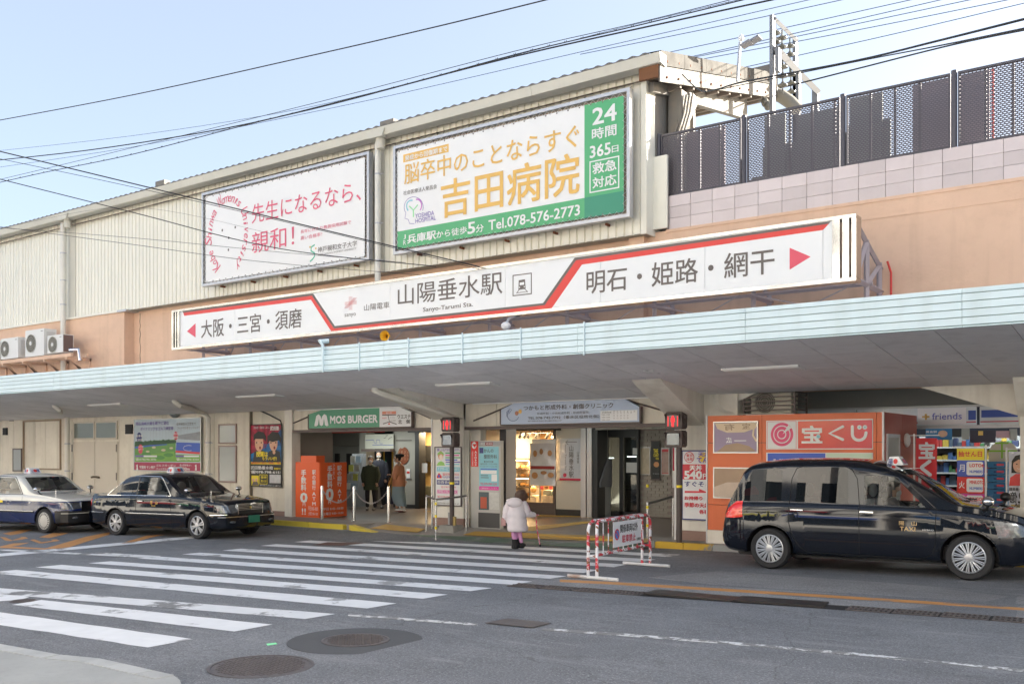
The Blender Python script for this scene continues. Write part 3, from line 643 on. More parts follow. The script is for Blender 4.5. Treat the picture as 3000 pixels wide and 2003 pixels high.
# recessed ceiling lights
lampm = M('lamp_diffuser', (0.8, 0.8, 0.78), .4)
for (ua, ub, v, w_, lb) in ((2125, 2350, 1080, .36, 'slim white recessed ceiling lamp above the black minivan taxi'), (1290, 1450, 1126, .34, 'slim ceiling lamp above the crossing, between the two entrances'), (705, 820, 1160, .3, 'slim ceiling lamp above the black sedan'), (270, 365, 1185, .3, 'slim ceiling lamp near the golf poster')):
    # find point on soffit
    def on(u, v):
        r = ray(u, v); t = (2.87 + sl * 17.5 - EYE) / (r.z + sl * r.y); return Vector((r.x * t, r.y * t, EYE + r.z * t))
    a, b = on(ua, v), on(ub, v); y = (a.y + b.y) / 2; z = 2.87 + sl * (17.5 - y); x0, x1 = sorted((XU(ua, y), XU(ub, y)))
    t_ = thing('ceiling_lamp', lb, 'ceiling lamp', ((x0 + x1) / 2, y, z))
    def plate_(x0, x1, ya, yb, d0, d1): 
        f = lambda yy: 2.87 + sl * (17.5 - yy)
        return [(x0, ya, f(ya) - d0), (x1, ya, f(ya) - d0), (x1, yb, f(yb) - d0), (x0, yb, f(yb) - d0), (x0, ya, f(ya) - d1), (x1, ya, f(ya) - d1), (x1, yb, f(yb) - d1), (x0, yb, f(yb) - d1)]
    F8 = [(0, 1, 2, 3), (4, 7, 6, 5), (0, 4, 5, 1), (1, 5, 6, 2), (2, 6, 7, 3), (3, 7, 4, 0)]
    obj('lamp_frame', MB().add(plate_(x0, x1, y - w_ / 2, y + w_ / 2, -.01, .025), F8), white, t_)
    obj('diffuser', MB().add(plate_(x0 + .03, x1 - .03, y - w_ / 2 + .04, y + w_ / 2 - .04, .02, .035), F8), lampm, t_)
for u, v, s_ in ((1862, 1092, .05), (1893, 1085, .10), (1905, 1091, .13), (1928, 1093, .09), (1951, 1094, .08), (1912, 1084, .06), (1818, 1116, .03)):
    p = on(u, v); obj('flaked_paint', MB().lathe([(s_ * .5, .0), (s_ * .45, .012)], (p.x, p.y, p.z - .012), n=5), white, can)
# haunched beams under the canopy
def haunch(x0, x1, L_=2.0, zl=2.35):
    obj('haunch_beam', MB().prismx([(17.52, 2.9), (17.5 - L_, 2.88 + sl * L_), (17.5 - L_ * .93, 2.80 + sl * L_), (17.52, zl)], x0, x1), cream2, can)
haunch(XU(1278, 17.5), XU(1362, 17.5), 2.3, 2.5); haunch(XU(1985, 17.5), XU(2066, 17.5), 1.9, 2.25); haunch(XU(2985, 17.5), XU(3040, 17.5), .6, 2.2)
x0 = XU(2985, 17.45); obj('haunch_beam', MB().prism([(x0 - 1.6, 2.90), (x0, 2.90), (x0, 2.35)][::-1], 17.5, 17.75), cream2, can)
x0 = XU(2060, 17.45); obj('haunch_beam', MB().prism([(x0, 2.90), (x0 + 1.1, 2.90), (x0, 2.45)][::-1], 17.5, 17.75), cream2, can)

# ================================================================== LOWER WALLS
cwall = cream
XA = XU(730, YW); XB = XU(845, YW); XP1 = XU(1272, YW); XP2 = XU(1362, YW); XP3 = XU(1985, YW); XP4 = XU(2078, YW)
obj('lower_wall_core', MB().box(-60, XA, 17.53, 17.9, -.6, 2.95), M('joint_shadow', (.2, .17, .13), .9), bld)
# cream wall panels with real gaps
edges = [XU(u, YW) for u in (-420, -350, -280, -210, -140, -70, -20, 8, 40, 72, 103, 134, 167, 212)] + [XU(212 + k * 46.2, YW) for k in range(1, 12)]
edges = [e for e in edges if e < XA - .3] + [XA]
for i in range(len(edges) - 1):
    a, b = edges[i], edges[i + 1]
    obj('wall_panel', MB().box(a + .006, b - .006, YW, YW + .05, -.6, 2.93), cwall, bld)
YJ = YW + .12
for i, (a, b) in enumerate(((730, 768), (768, 800), (800, 836))):
    obj('wall_panel', MB().box(XU(a, YJ) + .004, XU(b, YJ) - .004, YJ, YJ + .2, -.6, 2.93), cwall, bld)
obj('corner_post', MB().box(XU(834, 17.45), XU(855, 17.45), 17.45, 17.75, 0, 2.93), cream2, bld)
skirtm = M('pink_skirting', (.34, .22, .18), .8, var=.3, vs=2)
obj('skirting', MB().box(-50, XB, 17.46, 17.49, 0, .16), skirtm, bld)
# pillars
for a, b, nm in ((XP1, XP2, 'pillar'), (XP3, XP4 + .6, 'pillar')):
    p = obj(nm, MB().box(a, b, 17.45, 18.1, .0, 2.93), cream2, bld)
    obj('skirting', MB().box(a - .002, b + .002, 17.44, 18.11, .02, .22), skirtm, p)
    obj('corner_strip', MB().box(a - .03, a, 17.42, 17.5, .02, 2.9), white, p)
obj('wall_panel', MB().box(XP2, XU(1400, 17.6), 17.7, 17.9, 0, 2.93), cream2, bld)
for u in (1366, 1372): obj('conduit', MB().lathe([(.02, 0), (.02, 2.85)], (XU(u, 17.55), 17.55, 0), n=8), pipe, bld, 40)
# headers above the two entrances, cream panels with sloping brown edge strips
def header(xa, xb, name='header'):
    obj(name, MB().box(xa, xb, 17.56, 17.8, 2.30, 2.93), cream2, bld)
    n = 6
    for k in range(n):
        a = xa + (xb - xa) * k / n; b = xa + (xb - xa) * (k + 1) / n
        obj('header_panel', MB().box(a + .006, b - .006, 17.53, 17.56, 2.345, 2.86), cream, bld)
    obj('header_rail', MB().box(xa, xb, 17.48, 17.6, 2.27, 2.34), brown, bld)
    obj('cove_lamp_strip', MB().box(xa + .3, xb - .3, 17.40, 17.46, 2.845, 2.87), white, bld)
header(XU(855, 17.5), XP1); header(XP2, XP3)
def strip(pts, Y): 
    a, b = (PY(*p, Y) for p in pts); return obj('edge_strip', MB().tube([a, b], .018, 4), brown, bld)
strip([(846, 1245), (940, 1204)], 17.5); strip([(1200, 1197), (1268, 1228)], 17.5); strip([(1387, 1232), (1500, 1185)], 17.5); strip([(1830, 1170), (1985, 1215)], 17.5)
# openings in left wall: doors, windows, vents
def window(box, Y=YW, fm=brown, parent=bld, wd=.045, name='window', g=None, mull=None):
    x0, x1, z0, z1 = RC(*box, Y); w_ = obj(name, MB().box(x0, x1, Y - .03, Y - .01, z0, z1).box(x0, x1, Y - .045, Y - .03, z0, z0 + wd).box(x0, x1, Y - .045, Y - .03, z1 - wd, z1).box(x0, x0 + wd, Y - .045, Y - .03, z0 + wd, z1 - wd).box(x1 - wd, x1, Y - .045, Y - .03, z0 + wd, z1 - wd), fm, parent)
    obj('pane', MB().box(x0 + wd, x1 - wd, Y - .036, Y - .032, z0 + wd, z1 - wd), g or paneg, w_); return w_
paneg = M('frosted_pane', (.20, .23, .21), .12, var=.2, vs=.8, spec=.8)
panel2 = M('frosted_pane_light', (.36, .38, .37), .15, var=.1, vs=.8, spec=.8)
creamf = M('cream_frame', (.66, .60, .50), .5, var=.1)
window((218, 1236, 1288, 280), fm=creamf, wd=.055); window((282, 1234, 1287, 346), fm=creamf, wd=.055)
for a, b in ((217, 279.5), (281, 347)):
    x0, x1, z0, z1 = RC(a, 1294, 1480, b, YW); obj('door', MB().cbox(x0, x1, YW - .03, YW - .002, .05, z1, .008), creamf, bld)
x = XU(280, YW - .05); dh = obj('door_latch', MB().tube([(x - .22, YW - .06, .93), (x - .08, YW - .07, .95), (x + .08, YW - .07, .95), (x + .22, YW - .06, .93)], .035, 6), M('old_brass', (.12, .09, .06), .5), bld, 40)
for u in (214, 344):
    for v in (1312, 1395):
        p = PY(u, v, YW); obj('hinge', MB().box(p.x - .02, p.x + .02, YW - .045, YW - .03, p.z - .12, p.z + .12), brown, bld)
FRAME((70, 1232, 1374, 180), YW, M('panel_frame_tan', (.34, .26, .18), .6), bld, .05, .05, 'panel_frame')
window((40, 1313, 1380, 66), fm=brown, g=panel2); window((643, 1242, 1300, 695), g=panel2, fm=M('pinkbrown_frame', (.3, .22, .2), .5)); window((643, 1304, 1412, 695), g=panel2, fm=MATS['pinkbrown_frame'])
for bx in ((30, 1210, 1233, 41), (11, 1253, 1274, 23), (370, 1243, 1271, 390)):
    x0, x1, z0, z1 = RC(*bx, YW); m_ = MB().box(x0, x1, YW - .04, YW - .003, z0, z1)
    for k in range(4): m_.box(x0 + .01, x1 - .01, YW - .055, YW - .04, z0 + (z1 - z0) * (k + .2) / 4, z0 + (z1 - z0) * (k + .6) / 4)
    obj('vent', m_, black, bld)
p = PY(512, 1208, YW - .1); obj('vent_hood', MB().ell(p, (.18, .16, .16), 14, 10), steelb, bld, 60)
# elbowed drain pipes from the soffit
def elbow(u0, v0, u1, v1, vb, Y0=16.3, Y1=17.32, r=.075):
    a = on(u0, v0 - 3); a.z -= .12; b = PY(u1, v1 + 10, Y1)
    o = obj('drain_pipe', MB().tube([(a.x, a.y, a.z + .3), a + Vector((0, 0, .1)), a + Vector((.06, .08, 0)), b + Vector((-.1, -.12, .05)), b + Vector((0, 0, -.1)), (b.x, b.y, vb)], r, 12), pipe, bld, 50)
    for z in (2.0, 1.1): obj('pipe_clip', MB().lathe([(r + .012, z), (r + .012, z + .05)], (b.x, b.y, 0), n=12).box(b.x, b.x + .16, b.y, b.y + .03, z + .01, z + .03), galv, o)
elbow(160, 1190, 197, 1205, .1); elbow(512, 1176, 610, 1202, .1)
a = on(1103, 1136); a.z -= .12; b = PY(1318, 1214, 17.2); obj('drain_pipe', MB().tube([a + Vector((-.05, -.03, .25)), a + Vector((-.03, 0, .05)), a + Vector((.08, .1, 0)), b, b + Vector((.02, .02, -.3))], .07, 12), pipe, bld, 50)
obj('wall_cable', MB().tube([PY(735, 1190, 17.45), PY(790, 1215, 17.45), PY(822, 1232, 17.45), PY(825, 1245, 17.45)], .02, 6), black, bld)

# ================================================================== buildings across the street (behind the camera, seen in reflections)
def block(x0, x1, y1, h, colr, label, rows_, cols):
    t_ = thing('street_building', label, 'building', ((x0 + x1) / 2, y1, -.1))
    m_ = M('render_%d' % int(x1), colr, .8, var=.15, vs=.2)
    obj('wall', MB().box(x0, x1, y1 - 9, y1, -1, h), m_, t_)
    cw = (x1 - x0) / cols; rh = (h - 3.5) / rows_
    wm = M('far_window', (.03, .04, .05), .1, spec=.8); bal = M('balcony_%d' % int(x1), tuple(k * .7 for k in colr), .7)
    sc_ = [(.55, .04, .04), (.08, .3, .14), (.75, .7, .2), (.1, .16, .45), (.75, .75, .72)]
    for r_ in range(rows_):
        for c_ in range(cols):
            xx = x0 + cw * (c_ + .12); zz = 3.5 + rh * (r_ + .2); obj('window', MB().box(xx, xx + cw * .76, y1 - .02, y1 + .03, zz, zz + rh * .6), wm, t_)
        if int(x1) % 3 == 1: obj('balcony', MB().box(x0, x1, y1, y1 + .9, 3.3 + rh * r_, 3.3 + rh * r_ + .9), bal, t_)
    for k in range(3):
        a_ = x0 + (x1 - x0) * k / 3; b_ = a_ + (x1 - x0) / 3 - .15
        obj('shopfront', MB().box(a_ + .3, b_, y1, y1 + .05, .3, 2.5), wm, t_); obj('shop_sign', MB().box(a_ + .1, b_, y1, y1 + .35, 2.65, 3.45), M('shop_sign_%d' % ((int(x1) + k) % 5), sc_[(int(x1) + k) % 5], .5), t_)
    return t_
for args in ((-62, -48, -9, 13, (.8, .77, .7), 'cream office block across the street, far left behind the camera', 4, 5), (-47, -36, -9, 17, (.85, .83, .79), 'tall white block across the street with four window rows', 4, 4), (-35, -22, -9, 12, (.78, .72, .62), 'low sandy block across the street with three window rows', 3, 5),
             (-21, -9, -9, 18, (.85, .83, .8), 'tall pale block across the street directly behind the camera', 5, 4), (-8, 4, -9, 14, (.83, .8, .75), 'warm white block across the street, right behind the camera', 4, 4), (5, 20, -9, 16, (.8, .78, .74), 'grey-white block across the street, far right', 4, 5)):
    block(*args)
t_ = [o for o in COL.objects if o.name.startswith('street_building')]
for i_, (x0, x1, z0, z1, cc) in enumerate(((-20.5, -16, 4.2, 6.6, (.75, .72, .6)), (-15.6, -13.2, 4.4, 5.6, (.8, .78, .7)), (-12.8, -11.2, 5.2, 7.6, (.45, .04, .05)), (-10.9, -9.8, 4.2, 10.5, (.7, .7, .68)), (-15.4, -14.2, 6.4, 11, (.3, .32, .34)), (-7.6, -6.4, 4.5, 7.5, (.05, .16, .4)), (-4.6, -2, 5, 6.4, (.8, .8, .78)), (-33, -31, 4, 7, (.5, .04, .04)), (-45, -43, 5, 6.5, (.1, .2, .13)))):
    own = [o for o in t_ if abs(o.location.x - (x0 + x1) / 2) < 8][0]; obj('signboard', MB().box(x0, x1, -8.9, -8.5, z0, z1), M('signboard_%d' % i_, cc, .5), own)

# ================================================================== BILLBOARDS
def outline(c, mat_, parent, Y, r=2.2, name='logo_line', off=.012):
    pts = [PY(u, v, Y - off) for u, v in c]; mb = MB()
    rr = (PY(c[0][0], c[0][1], Y) - PY(c[0][0], c[0][1] + r, Y)).length / 2
    mb.tube(pts, rr, 4); mb.v = [(a, Y - off + (b - (Y - off)) * .1, c_) for a, b, c_ in mb.v]
    return obj(name, mb, mat_, parent)
def frame4(outer, wpx, Y, parent, mat_):
    x0, x1, z0, z1 = RC(*outer, Y)
    for nm, bx in (('top', (x0, x1, z1 - .07, z1)), ('b', (x0, x1, z0, z0 + .07)), ('l', (x0, x0 + .07, z0 + .07, z1 - .07)), ('r', (x1 - .07, x1, z0 + .07, z1 - .07))):
        obj('frame_bar', MB().box(bx[0], bx[1], Y - .03, Y + .12, bx[2], bx[3]), mat_, parent)
    obj('frame_backing', MB().box(x0 + .07, x1 - .07, Y + .08, Y + .1, z0 + .07, z1 - .07), M('backing_rusty', (.42, .36, .28), .8, var=.3, vs=3, grime=.4, dirt=(.2, .1, .05)), parent)
    for k in range(5):
        x = x0 + (x1 - x0) * (k + .5) / 5; obj('bracket', MB().box(x - .015, x + .015, Y + .12, Y + .28, z0 - .06, z0 - .01), M('rust', (.2, .07, .03), .9), parent)
    return x0, x1, z0, z1
def lacing(sheet, fr, Y, parent):
    sx0, sx1, sz0, sz1 = sheet; fx0, fx1, fz0, fz1 = fr; mb = MB(); r = .008; st = .16
    def zig(a0, a1, fixed_s, fixed_f, hor):
        n = int((a1 - a0) / st); pts = []
        for k in range(n * 2 + 1):
            a = a0 + (a1 - a0) * k / (2 * n); f = fixed_s if k % 2 == 0 else fixed_f; pts.append((a, Y - .01, f) if hor else (f, Y - .01, a))
        mb.tube(pts, r, 3)
    zig(sx0, sx1, sz1 - .02, fz1 - .07, True); zig(sx0, sx1, sz0 + .02, fz0 + .07, True); zig(sz0, sz1, sx0 + .02, fx0 + .07, False); zig(sz0, sz1, sx1 - .02, fx1 - .07, False)
    obj('lacing_rope', mb, white, parent)
    mb = MB()
    for k in range(int((sx1 - sx0) / .28)):
        for z in (sz1 - .025, sz0 + .025): mb.box(sx0 + .05 + k * .28, sx0 + .075 + k * .28, Y - .015, Y - .006, z - .012, z + .012)
    obj('eyelet', mb, greyp, parent, kind='stuff')
YB = 17.05
vinyl = M('vinyl_banner', (0.82, 0.82, 0.81), .42, var=.06, vs=.8, bump=.12, bs=1.2)
# right: hospital banner
t = thing('hospital_billboard', 'large white and green hospital billboard with ochre Japanese writing and phone number', 'billboard', (-13, YB, 6.5))
fr = frame4((1154, 430, 747, 1847), 6, YB, t, galv)
sh = RC(1165, 441.5, 733, 1828, YB); sh = (sh[0], sh[1], sh[2] + .02, sh[3] - .02)
obj('banner', MB().box(sh[0], sh[1], YB - .006, YB, sh[2], sh[3]), vinyl, t); lacing(sh, fr, YB, t)
zg = PY(1165, 679, YB).z; xg = XU(1713, YB)
obj('green_band', MB().box(sh[0], xg, YB - .010, YB - .006, sh[2], zg), green, t)
zd = PY(1713, 580, YB).z
obj('green_block', MB().box(xg, sh[1], YB - .010, YB - .006, zd, sh[3]), green, t); obj('dark_green_block', MB().box(xg, sh[1], YB - .010, YB - .006, sh[2], zd), dgreen, t)
RP((1182, 454, 477, 1315), YB, gold, t, 'ochre_tag', off=.006)
Yt = YB - .012
T('発症から回復期まで', (1187, 457.5, 472.5, 1311), Yt, vinyl, t, .03)
T('脳卒中のことならすぐ', (1185, 482, 541, 1697), Yt, gold, t, .01)
T('吉田病院', (1293, 531, 640, 1697), Yt, gold, t, .02)
T('社会医療法人榮昌会', (1182, 560, 573, 1280), Yt, greyp, t)
purple = M('purple_print', (.2, .13, .45), .5)
T('YOSHIDA', (1217, 627, 640, 1272), Yt, purple, t); T('HOSPITAL', (1217, 642, 655, 1277), Yt, purple, t)
def arc(cu, cv, ru, rv, a0, a1, n=14): return [(cu + ru * math.cos(rad(a0 + (a1 - a0) * k / n)), cv - rv * math.sin(rad(a0 + (a1 - a0) * k / n))) for k in range(n + 1)]
outline(arc(1212, 607, 28, 30, -20, 215) + [(1186, 640), (1196, 643), (1200, 655), (1214, 655)], purple, t, YB, 1.5)
outline(arc(1205, 604, 14, 17, 75, 230), cyanp, t, YB, 4); outline(arc(1222, 602, 13, 18, -50, 105), M('violet_print', (.6, .2, .6), .5), t, YB, 4); outline([(1199, 604), (1211, 616), (1224, 600)], M('lime_print', (.3, .75, .35), .5), t, YB, 4); outline([(1211, 616), (1211, 636)], MATS['lime_print'], t, YB, 4)
T('J', (1182, 688, 702, 1189), Yt, vinyl, t); T('R', (1182, 705, 718, 1190), Yt, vinyl, t)
T('兵庫駅', (1194, 689, 714, 1277), Yt, vinyl, t, .035); T('から徒歩', (1279, 678, 699, 1368), Yt, vinyl, t, .02); T('5', (1371, 653, 686, 1392), Yt, vinyl, t, .03); T('分', (1395, 660, 682, 1417), Yt, vinyl, t, .02)
T('Tel.078-576-2773', (1432, 646, 675, 1699), Yt, vinyl, t, .025)
T('24', (1737, 320, 367, 1806), Yt, vinyl, t, .03); T('時間', (1735, 379, 411, 1806), Yt, vinyl, t, .03); T('365', (1729, 430, 464, 1789), Yt, vinyl, t, .03); T('日', (1793, 429, 448, 1812), Yt, vinyl, t, .02)
FRAME((1728, 474, 567, 1815), YB, vinyl, t, .025, .004, 'box_line', off=.010)
T('救急', (1737, 480, 511, 1806), Yt, vinyl, t, .03); T('対応', (1737, 522, 553, 1806), Yt, vinyl, t, .03)
# left: university banner
t = thing('university_billboard', 'white university billboard with pink handwriting circle and pink Japanese slogan', 'billboard', (-21, YB, 6.5))
fr = frame4((593, 567, 840, 1083), 6, YB, t, galv)
sh = RC(603, 577, 828, 1069, YB); obj('banner', MB().box(sh[0], sh[1], YB - .006, YB, sh[2], sh[3]), vinyl, t); lacing(sh, fr, YB, t)
pk = M('rose_print', (.72, .12, .2), .5)
T('先生になるなら、', (738, 600, 656, 1058), Yt, pk, t, .0); T('親和！', (738, 683, 744, 862), Yt, pk, t, .0)
T('長年にわたり教員採用試験で', (881, 674, 685, 1029), Yt, pk, t); T('高い合格率！', (881, 692, 704, 944), Yt, pk, t)
T('神戸親和女子大学', (931, 724, 741, 1046), Yt, greyp, t); T("KOBE SHINWA WOMEN'S UNIVERSITY", (933, 744, 749.5, 1044), Yt, greyp, t)
gl = M('logo_green', (.1, .5, .33), .5)
outline([(922, 717), (912, 724), (911, 735), (921, 741), (922, 750), (915, 760), (908, 766)], gl, t, YB, 4.5); DISC(909, 724, 3, YB, gold, t, 'logo_dot', .008); DISC(926, 728, 3, YB, gold, t, 'logo_dot', .008)
for u, v in ((690, 666), (652, 675), (671, 697), (670, 732)): DISC(u, v, 4, YB, greyp, t, 'face_dot', .008, .8)
word = "Kobe Shinwa Women's University"; c0 = PY(668, 682, YB)
ax = (XU(736, YB) - XU(622, YB)) / 2 * .84; az = (PY(673, 584, YB).z - PY(673, 790, YB).z) / 2 * .92
for k, ch in enumerate(word):
    if ch == ' ': continue
    an = rad(238 - 296 * k / (len(word) - 1)); x = c0.x + ax * math.cos(an); z = c0.z + az * math.sin(an)
    tx, tz = math.sin(an) * ax, -math.cos(an) * az; ll = math.hypot(tx, tz); tx, tz = tx / ll, tz / ll
    h = .30 if ch in 'KSWU' else .24 if ch in 'bhy' else .17; wd = .2 if ch in 'KSWUmw' else .06 if ch in "i'" else .13
    text3(ch, (x - tx * wd / 2 + tz * .0, Yt - .004, z - tz * wd / 2 - .05), (tx * wd, 0, tz * wd), (-tz * h + .25 * tx * h, 0, tx * h + .25 * tz * h), pk, t, 0)

# ================================================================== LONG STATION NAME SIGN
YS = 15.93
t = thing('station_sign', 'long white station name sign with red arrows, stripe and chrome frame above the canopy', 'sign', (-13.8, YS, 4.5))
fx0, fx1 = XU(505, YS), XU(2510, YS); z0, z1 = 4.535, 5.615
pins = [XU(528, YS), XU(688, YS), XU(1143, YS), XU(1480, YS), XU(1760, YS), XU(2065, YS), XU(2411, YS), XU(2440, YS)]
for a, b in zip(pins[:-1], pins[1:]): obj('sign_panel', MB().box(a + .003, b - .003, YS, YS + .2, z0 + .06, z1 - .05), signwhite, t)
def fb(x0, x1, za, zb_, y0=YS - .03, y1=YS + .25): obj('frame_bar', MB().cbox(x0, x1, y0, y1, za, zb_, .012), steel, t)
fb(fx0, fx1, z1 - .055, z1); fb(fx0, fx1, z0, z0 + .06)
for ua, ub in ((505, 511), (515, 519), (522, 528), (2440, 2462), (2469, 2489), (2496, 2510)): fb(XU(ua, YS), XU(ub, YS), z0 + .06, z1 - .055)
obj('sign_back', MB().box(XU(528, YS), XU(2440, YS), YS + .2, YS + .23, z0 + .05, z1 - .05), galv, t)
O = [(534, 911.5), (917, 859.5), (981, 955), (1591, 888), (1684, 755), (2434, 648.5)]; I = [(540, 925), (911, 878), (973, 974), (1612, 909), (1705, 775), (2411, 674)]
BL_ = [(537, 916), (914, 866), (978.5, 962), (1596, 894), (1688, 762.5), (2428, 656)]
for i in range(5):
    POLY([O[i], O[i + 1], BL_[i + 1], BL_[i]], YS, greyp, t, 'black_stripe'); POLY([BL_[i], BL_[i + 1], I[i + 1], I[i]], YS, red, t, 'red_stripe')
POLY([(548, 970.5), (573, 947), (573, 988)], YS, pink, t, 'arrow'); POLY([(2313.5, 726), (2313.5, 790), (2375, 752)], YS, pink, t, 'arrow')
T('大阪・三宮・須磨', (590, 939, 991, 884), YS, greyp, t, .012); T('明石・姫路・網干', (1719, 795, 862, 2269), YS, greyp, t, .012); T('山陽垂水駅', (1166, 836, 896, 1472), YS, greyp, t, .005)
T('山陽電車', (1067, 892, 911, 1141), YS, greyp, t); T('sanyo', (1010, 920, 932, 1043), YS, greyp, t); T('Sanyo-Tarumi Sta.', (1240, 901, 917, 1386), YS, greyp, t, .015)
for k in range(7):
    d = (k - 3) * 1.6; outline([(1027 + d, 868), (1027 + d, 908)], M('pale_pink_print', (.75, .35, .35), .5), t, YS, .6, off=.004); outline([(1010, 890 + d), (1045, 885 + d)], MATS['pale_pink_print'], t, YS, .6, off=.004); outline([(1013 + d, 903), (1041 + d, 872)], MATS['pale_pink_print'], t, YS, .6, off=.004)
FRAME((1502, 806, 868, 1558), YS, greyp, t, .02, .004, 'icon_frame')
POLY([(1520, 821), (1538, 818), (1540, 846), (1519, 849)], YS, greyp, t, 'train_icon'); POLY([(1523, 828), (1536, 826), (1536, 834), (1523, 836)], YS, signwhite, t, 'train_icon', off=.004); outline([(1521, 848), (1513, 859)], greyp, t, YS, 2); outline([(1537, 846), (1546, 855)], greyp, t, YS, 2); outline([(1514, 858), (1546, 854)], greyp, t, YS, 1.5)
for u in (1522.5, 1536.5): DISC(u, 842 if u < 1530 else 840, 2, YS, signwhite, t, 'train_icon', .004)
# trusses holding the sign off the wall
lil = M('lilac_grey_steel', (.48, .41, .42), .6, var=.15, vs=2)
nt_ = 10
for k in range(nt_):
    x = fx0 + .15 + (fx1 - fx0 - .25) * k / (nt_ - 1); mb = MB()
    def bar(a, b, w_=.05): mb.tube([(x, *a), (x, *b)], w_ * .95, 4)
    bar((YS + .25, 4.6), (17.7, 4.6), .06); bar((YS + .25, 5.55), (17.7, 5.0), .05); bar((17.6, 5.1), (17.6, 4.4)); bar((YS + .9, 5.3), (YS + .9, 4.6)); bar((YS + .25, 4.6), (YS + .9, 5.35)); bar((YS + .9, 4.6), (17.6, 5.05)); bar((YS + .9, 4.6), (YS + .9, 3.7), .05); bar((YS + .9, 3.75), (17.6, 4.5), .05)
    obj('truss', mb, lil, t)
mb = MB(); mb.tube([(fx0, YS + .9, 4.62), (fx1, YS + .9, 4.62)], .04, 4).tube([(fx0, 17.5, 4.45), (fx1, 17.5, 4.45)], .05, 4)
obj('truss_rail', mb, lil, t)
for k in range(nt_ - 1):
    a = fx0 + .15 + (fx1 - fx0 - .25) * k / (nt_ - 1); b = fx0 + .15 + (fx1 - fx0 - .25) * (k + 1) / (nt_ - 1)
    obj('tie_rod', MB().tube([(a, YS + .4, 4.58), (b, 17.5, 4.1)], .014, 4).tube([(b, YS + .4, 4.58), (a, 17.5, 4.1)], .014, 4), lil, t)
obj('red_cable', MB().tube([(fx1 + .05, 17.55, 5.1), (fx1 + .1, 17.6, 4.9), (fx1 + .1, 17.6, 4.0)], .02, 5), red, t)
# yellow horn loudspeaker and white pendant under the sign
p = PY(1132, 985, 15.2); t = thing('horn_speaker', 'small yellow horn loudspeaker on the canopy under the station sign', 'loudspeaker', p)
dr = Matrix.Rotation(rad(25), 3, 'Z')
mb = MB(); mb.lathe([(.11, -.12), (.1, -.11), (.05, -.03), (.035, .05), (.05, .06), (.05, .14), (.0, .14)], (0, 0, 0), 'y', 16, cap=False); mb.v = [tuple(p + dr @ Vector(v)) for v in mb.v]
obj('horn', mb, M('horn_yellow', (.8, .45, .03), .5), t, 50); obj('bracket', MB().box(p.x - .02, p.x + .02, p.y + .05, p.y + .1, p.z - .3, p.z), galv, t)
p = PY(1482, 950, 15.6); t = thing('dome_camera', 'small white dome camera on an arm under the station sign', 'camera', p)
obj('arm', MB().tube([p + Vector((0, .9, .35)), p + Vector((0, .1, .12)), p], .03, 6), galv, t, 40); obj('dome', MB().ell(p - Vector((0, 0, .03)), (.1, .1, .08)), white, t, 60)

# ================================================================== AIR CONDITIONERS on the left
def ac_unit(label, u0, vt, vb, u1, Y, depth, fan_u, fan_v, fan_r, side=None, group='outdoor units on the left wall bracket'):
    x0, x1, z0, z1 = RC(u0, vt, vb, u1, Y); t = thing('air_conditioner', label, 'air conditioner', ((x0 + x1) / 2, Y, z0), group=group)
    obj('case', MB().cbox(x0, x1, Y, Y + depth, z0, z1, .02), acw, t)
    if side: obj('side_cover', MB().box(x1 - .004, x1 + .004, Y + .02, Y + depth - .02, z0 + .02, z1 - .02), side, t)
    else: obj('side_louvre', MB().box(x1 - .004, x1 + .006, Y + .08, Y + depth - .05, z0 + .1, z1 - .1), M('ac_side', (.6, .6, .58), .5), t)
    c = PY(fan_u, fan_v, Y); r = min(c.z - PY(fan_u, fan_v + fan_r, Y).z, (x1 - x0) * .44, (z1 - z0) * .46)
    obj('fan_recess', MB().lathe([(r, -.004), (r * .98, -.002)], (c.x, Y, c.z), 'y', 28), M('fan_dark', (.14, .13, .11), .7), t)
    f = obj('fan', MB().lathe([(r * .24, -.03), (r * .24, -.006)], (c.x, Y, c.z), 'y', 16), acw, t)
    mb = MB()
    for k in range(16):
        an = 2 * math.pi * k / 16; mb.tube([(c.x + r * .2 * math.cos(an), Y - .02, c.z + r * .2 * math.sin(an)), (c.x + r * math.cos(an + .15), Y - .012, c.z + r * math.sin(an + .15))], .005, 3)
    for q in (.45, .7, 1.0):
        mb.tube([(c.x + r * q * math.cos(2 * math.pi * k / 24), Y - .018, c.z + r * q * math.sin(2 * math.pi * k / 24)) for k in range(24)], .006 if q < 1 else .012, 3, closed=True)
    obj('fan_guard', mb, M('guard', (.45, .44, .38), .5), t); obj('badge', MB().box(x1 - .2, x1 - .08, Y - .003, Y, z1 - .09, z1 - .07), greyp, t)
    return t
YAC = 16.55
ac_unit('big tall white outdoor unit in the middle of the wall bracket', 74, 969, 1046, 129, YAC, .42, 91.5, 1006, 26)
ac_unit('low white outdoor unit with a white fan hub, left on the wall bracket', 3, 993, 1053, 53, YAC, .4, 15, 1022, 23)
ac_unit('small outdoor unit with brown side, rightmost on the wall bracket', 139, 984, 1036, 184, YAC, .36, 155, 1009, 23, M('ac_brown', (.16, .11, .1), .5))
ac_unit('outdoor unit cut by the left edge on the wall bracket', -60, 1004, 1058, -1, YAC, .4, -30, 1030, 22)
t = thing('wall_bracket', 'peach painted steel bracket shelf carrying the outdoor units', 'bracket', (XU(100, 17), 17.0, 3.9))
zs = PY(74, 1046, YAC).z; xe = XU(210, YAC)
obj('shelf_beam', MB().box(-46, xe, YAC - .02, YAC + .06, zs - .14, zs - .03), peach, t); obj('shelf_beam', MB().box(-46, xe + .1, 17.0, 17.08, zs - .14, zs - .03), peach, t)
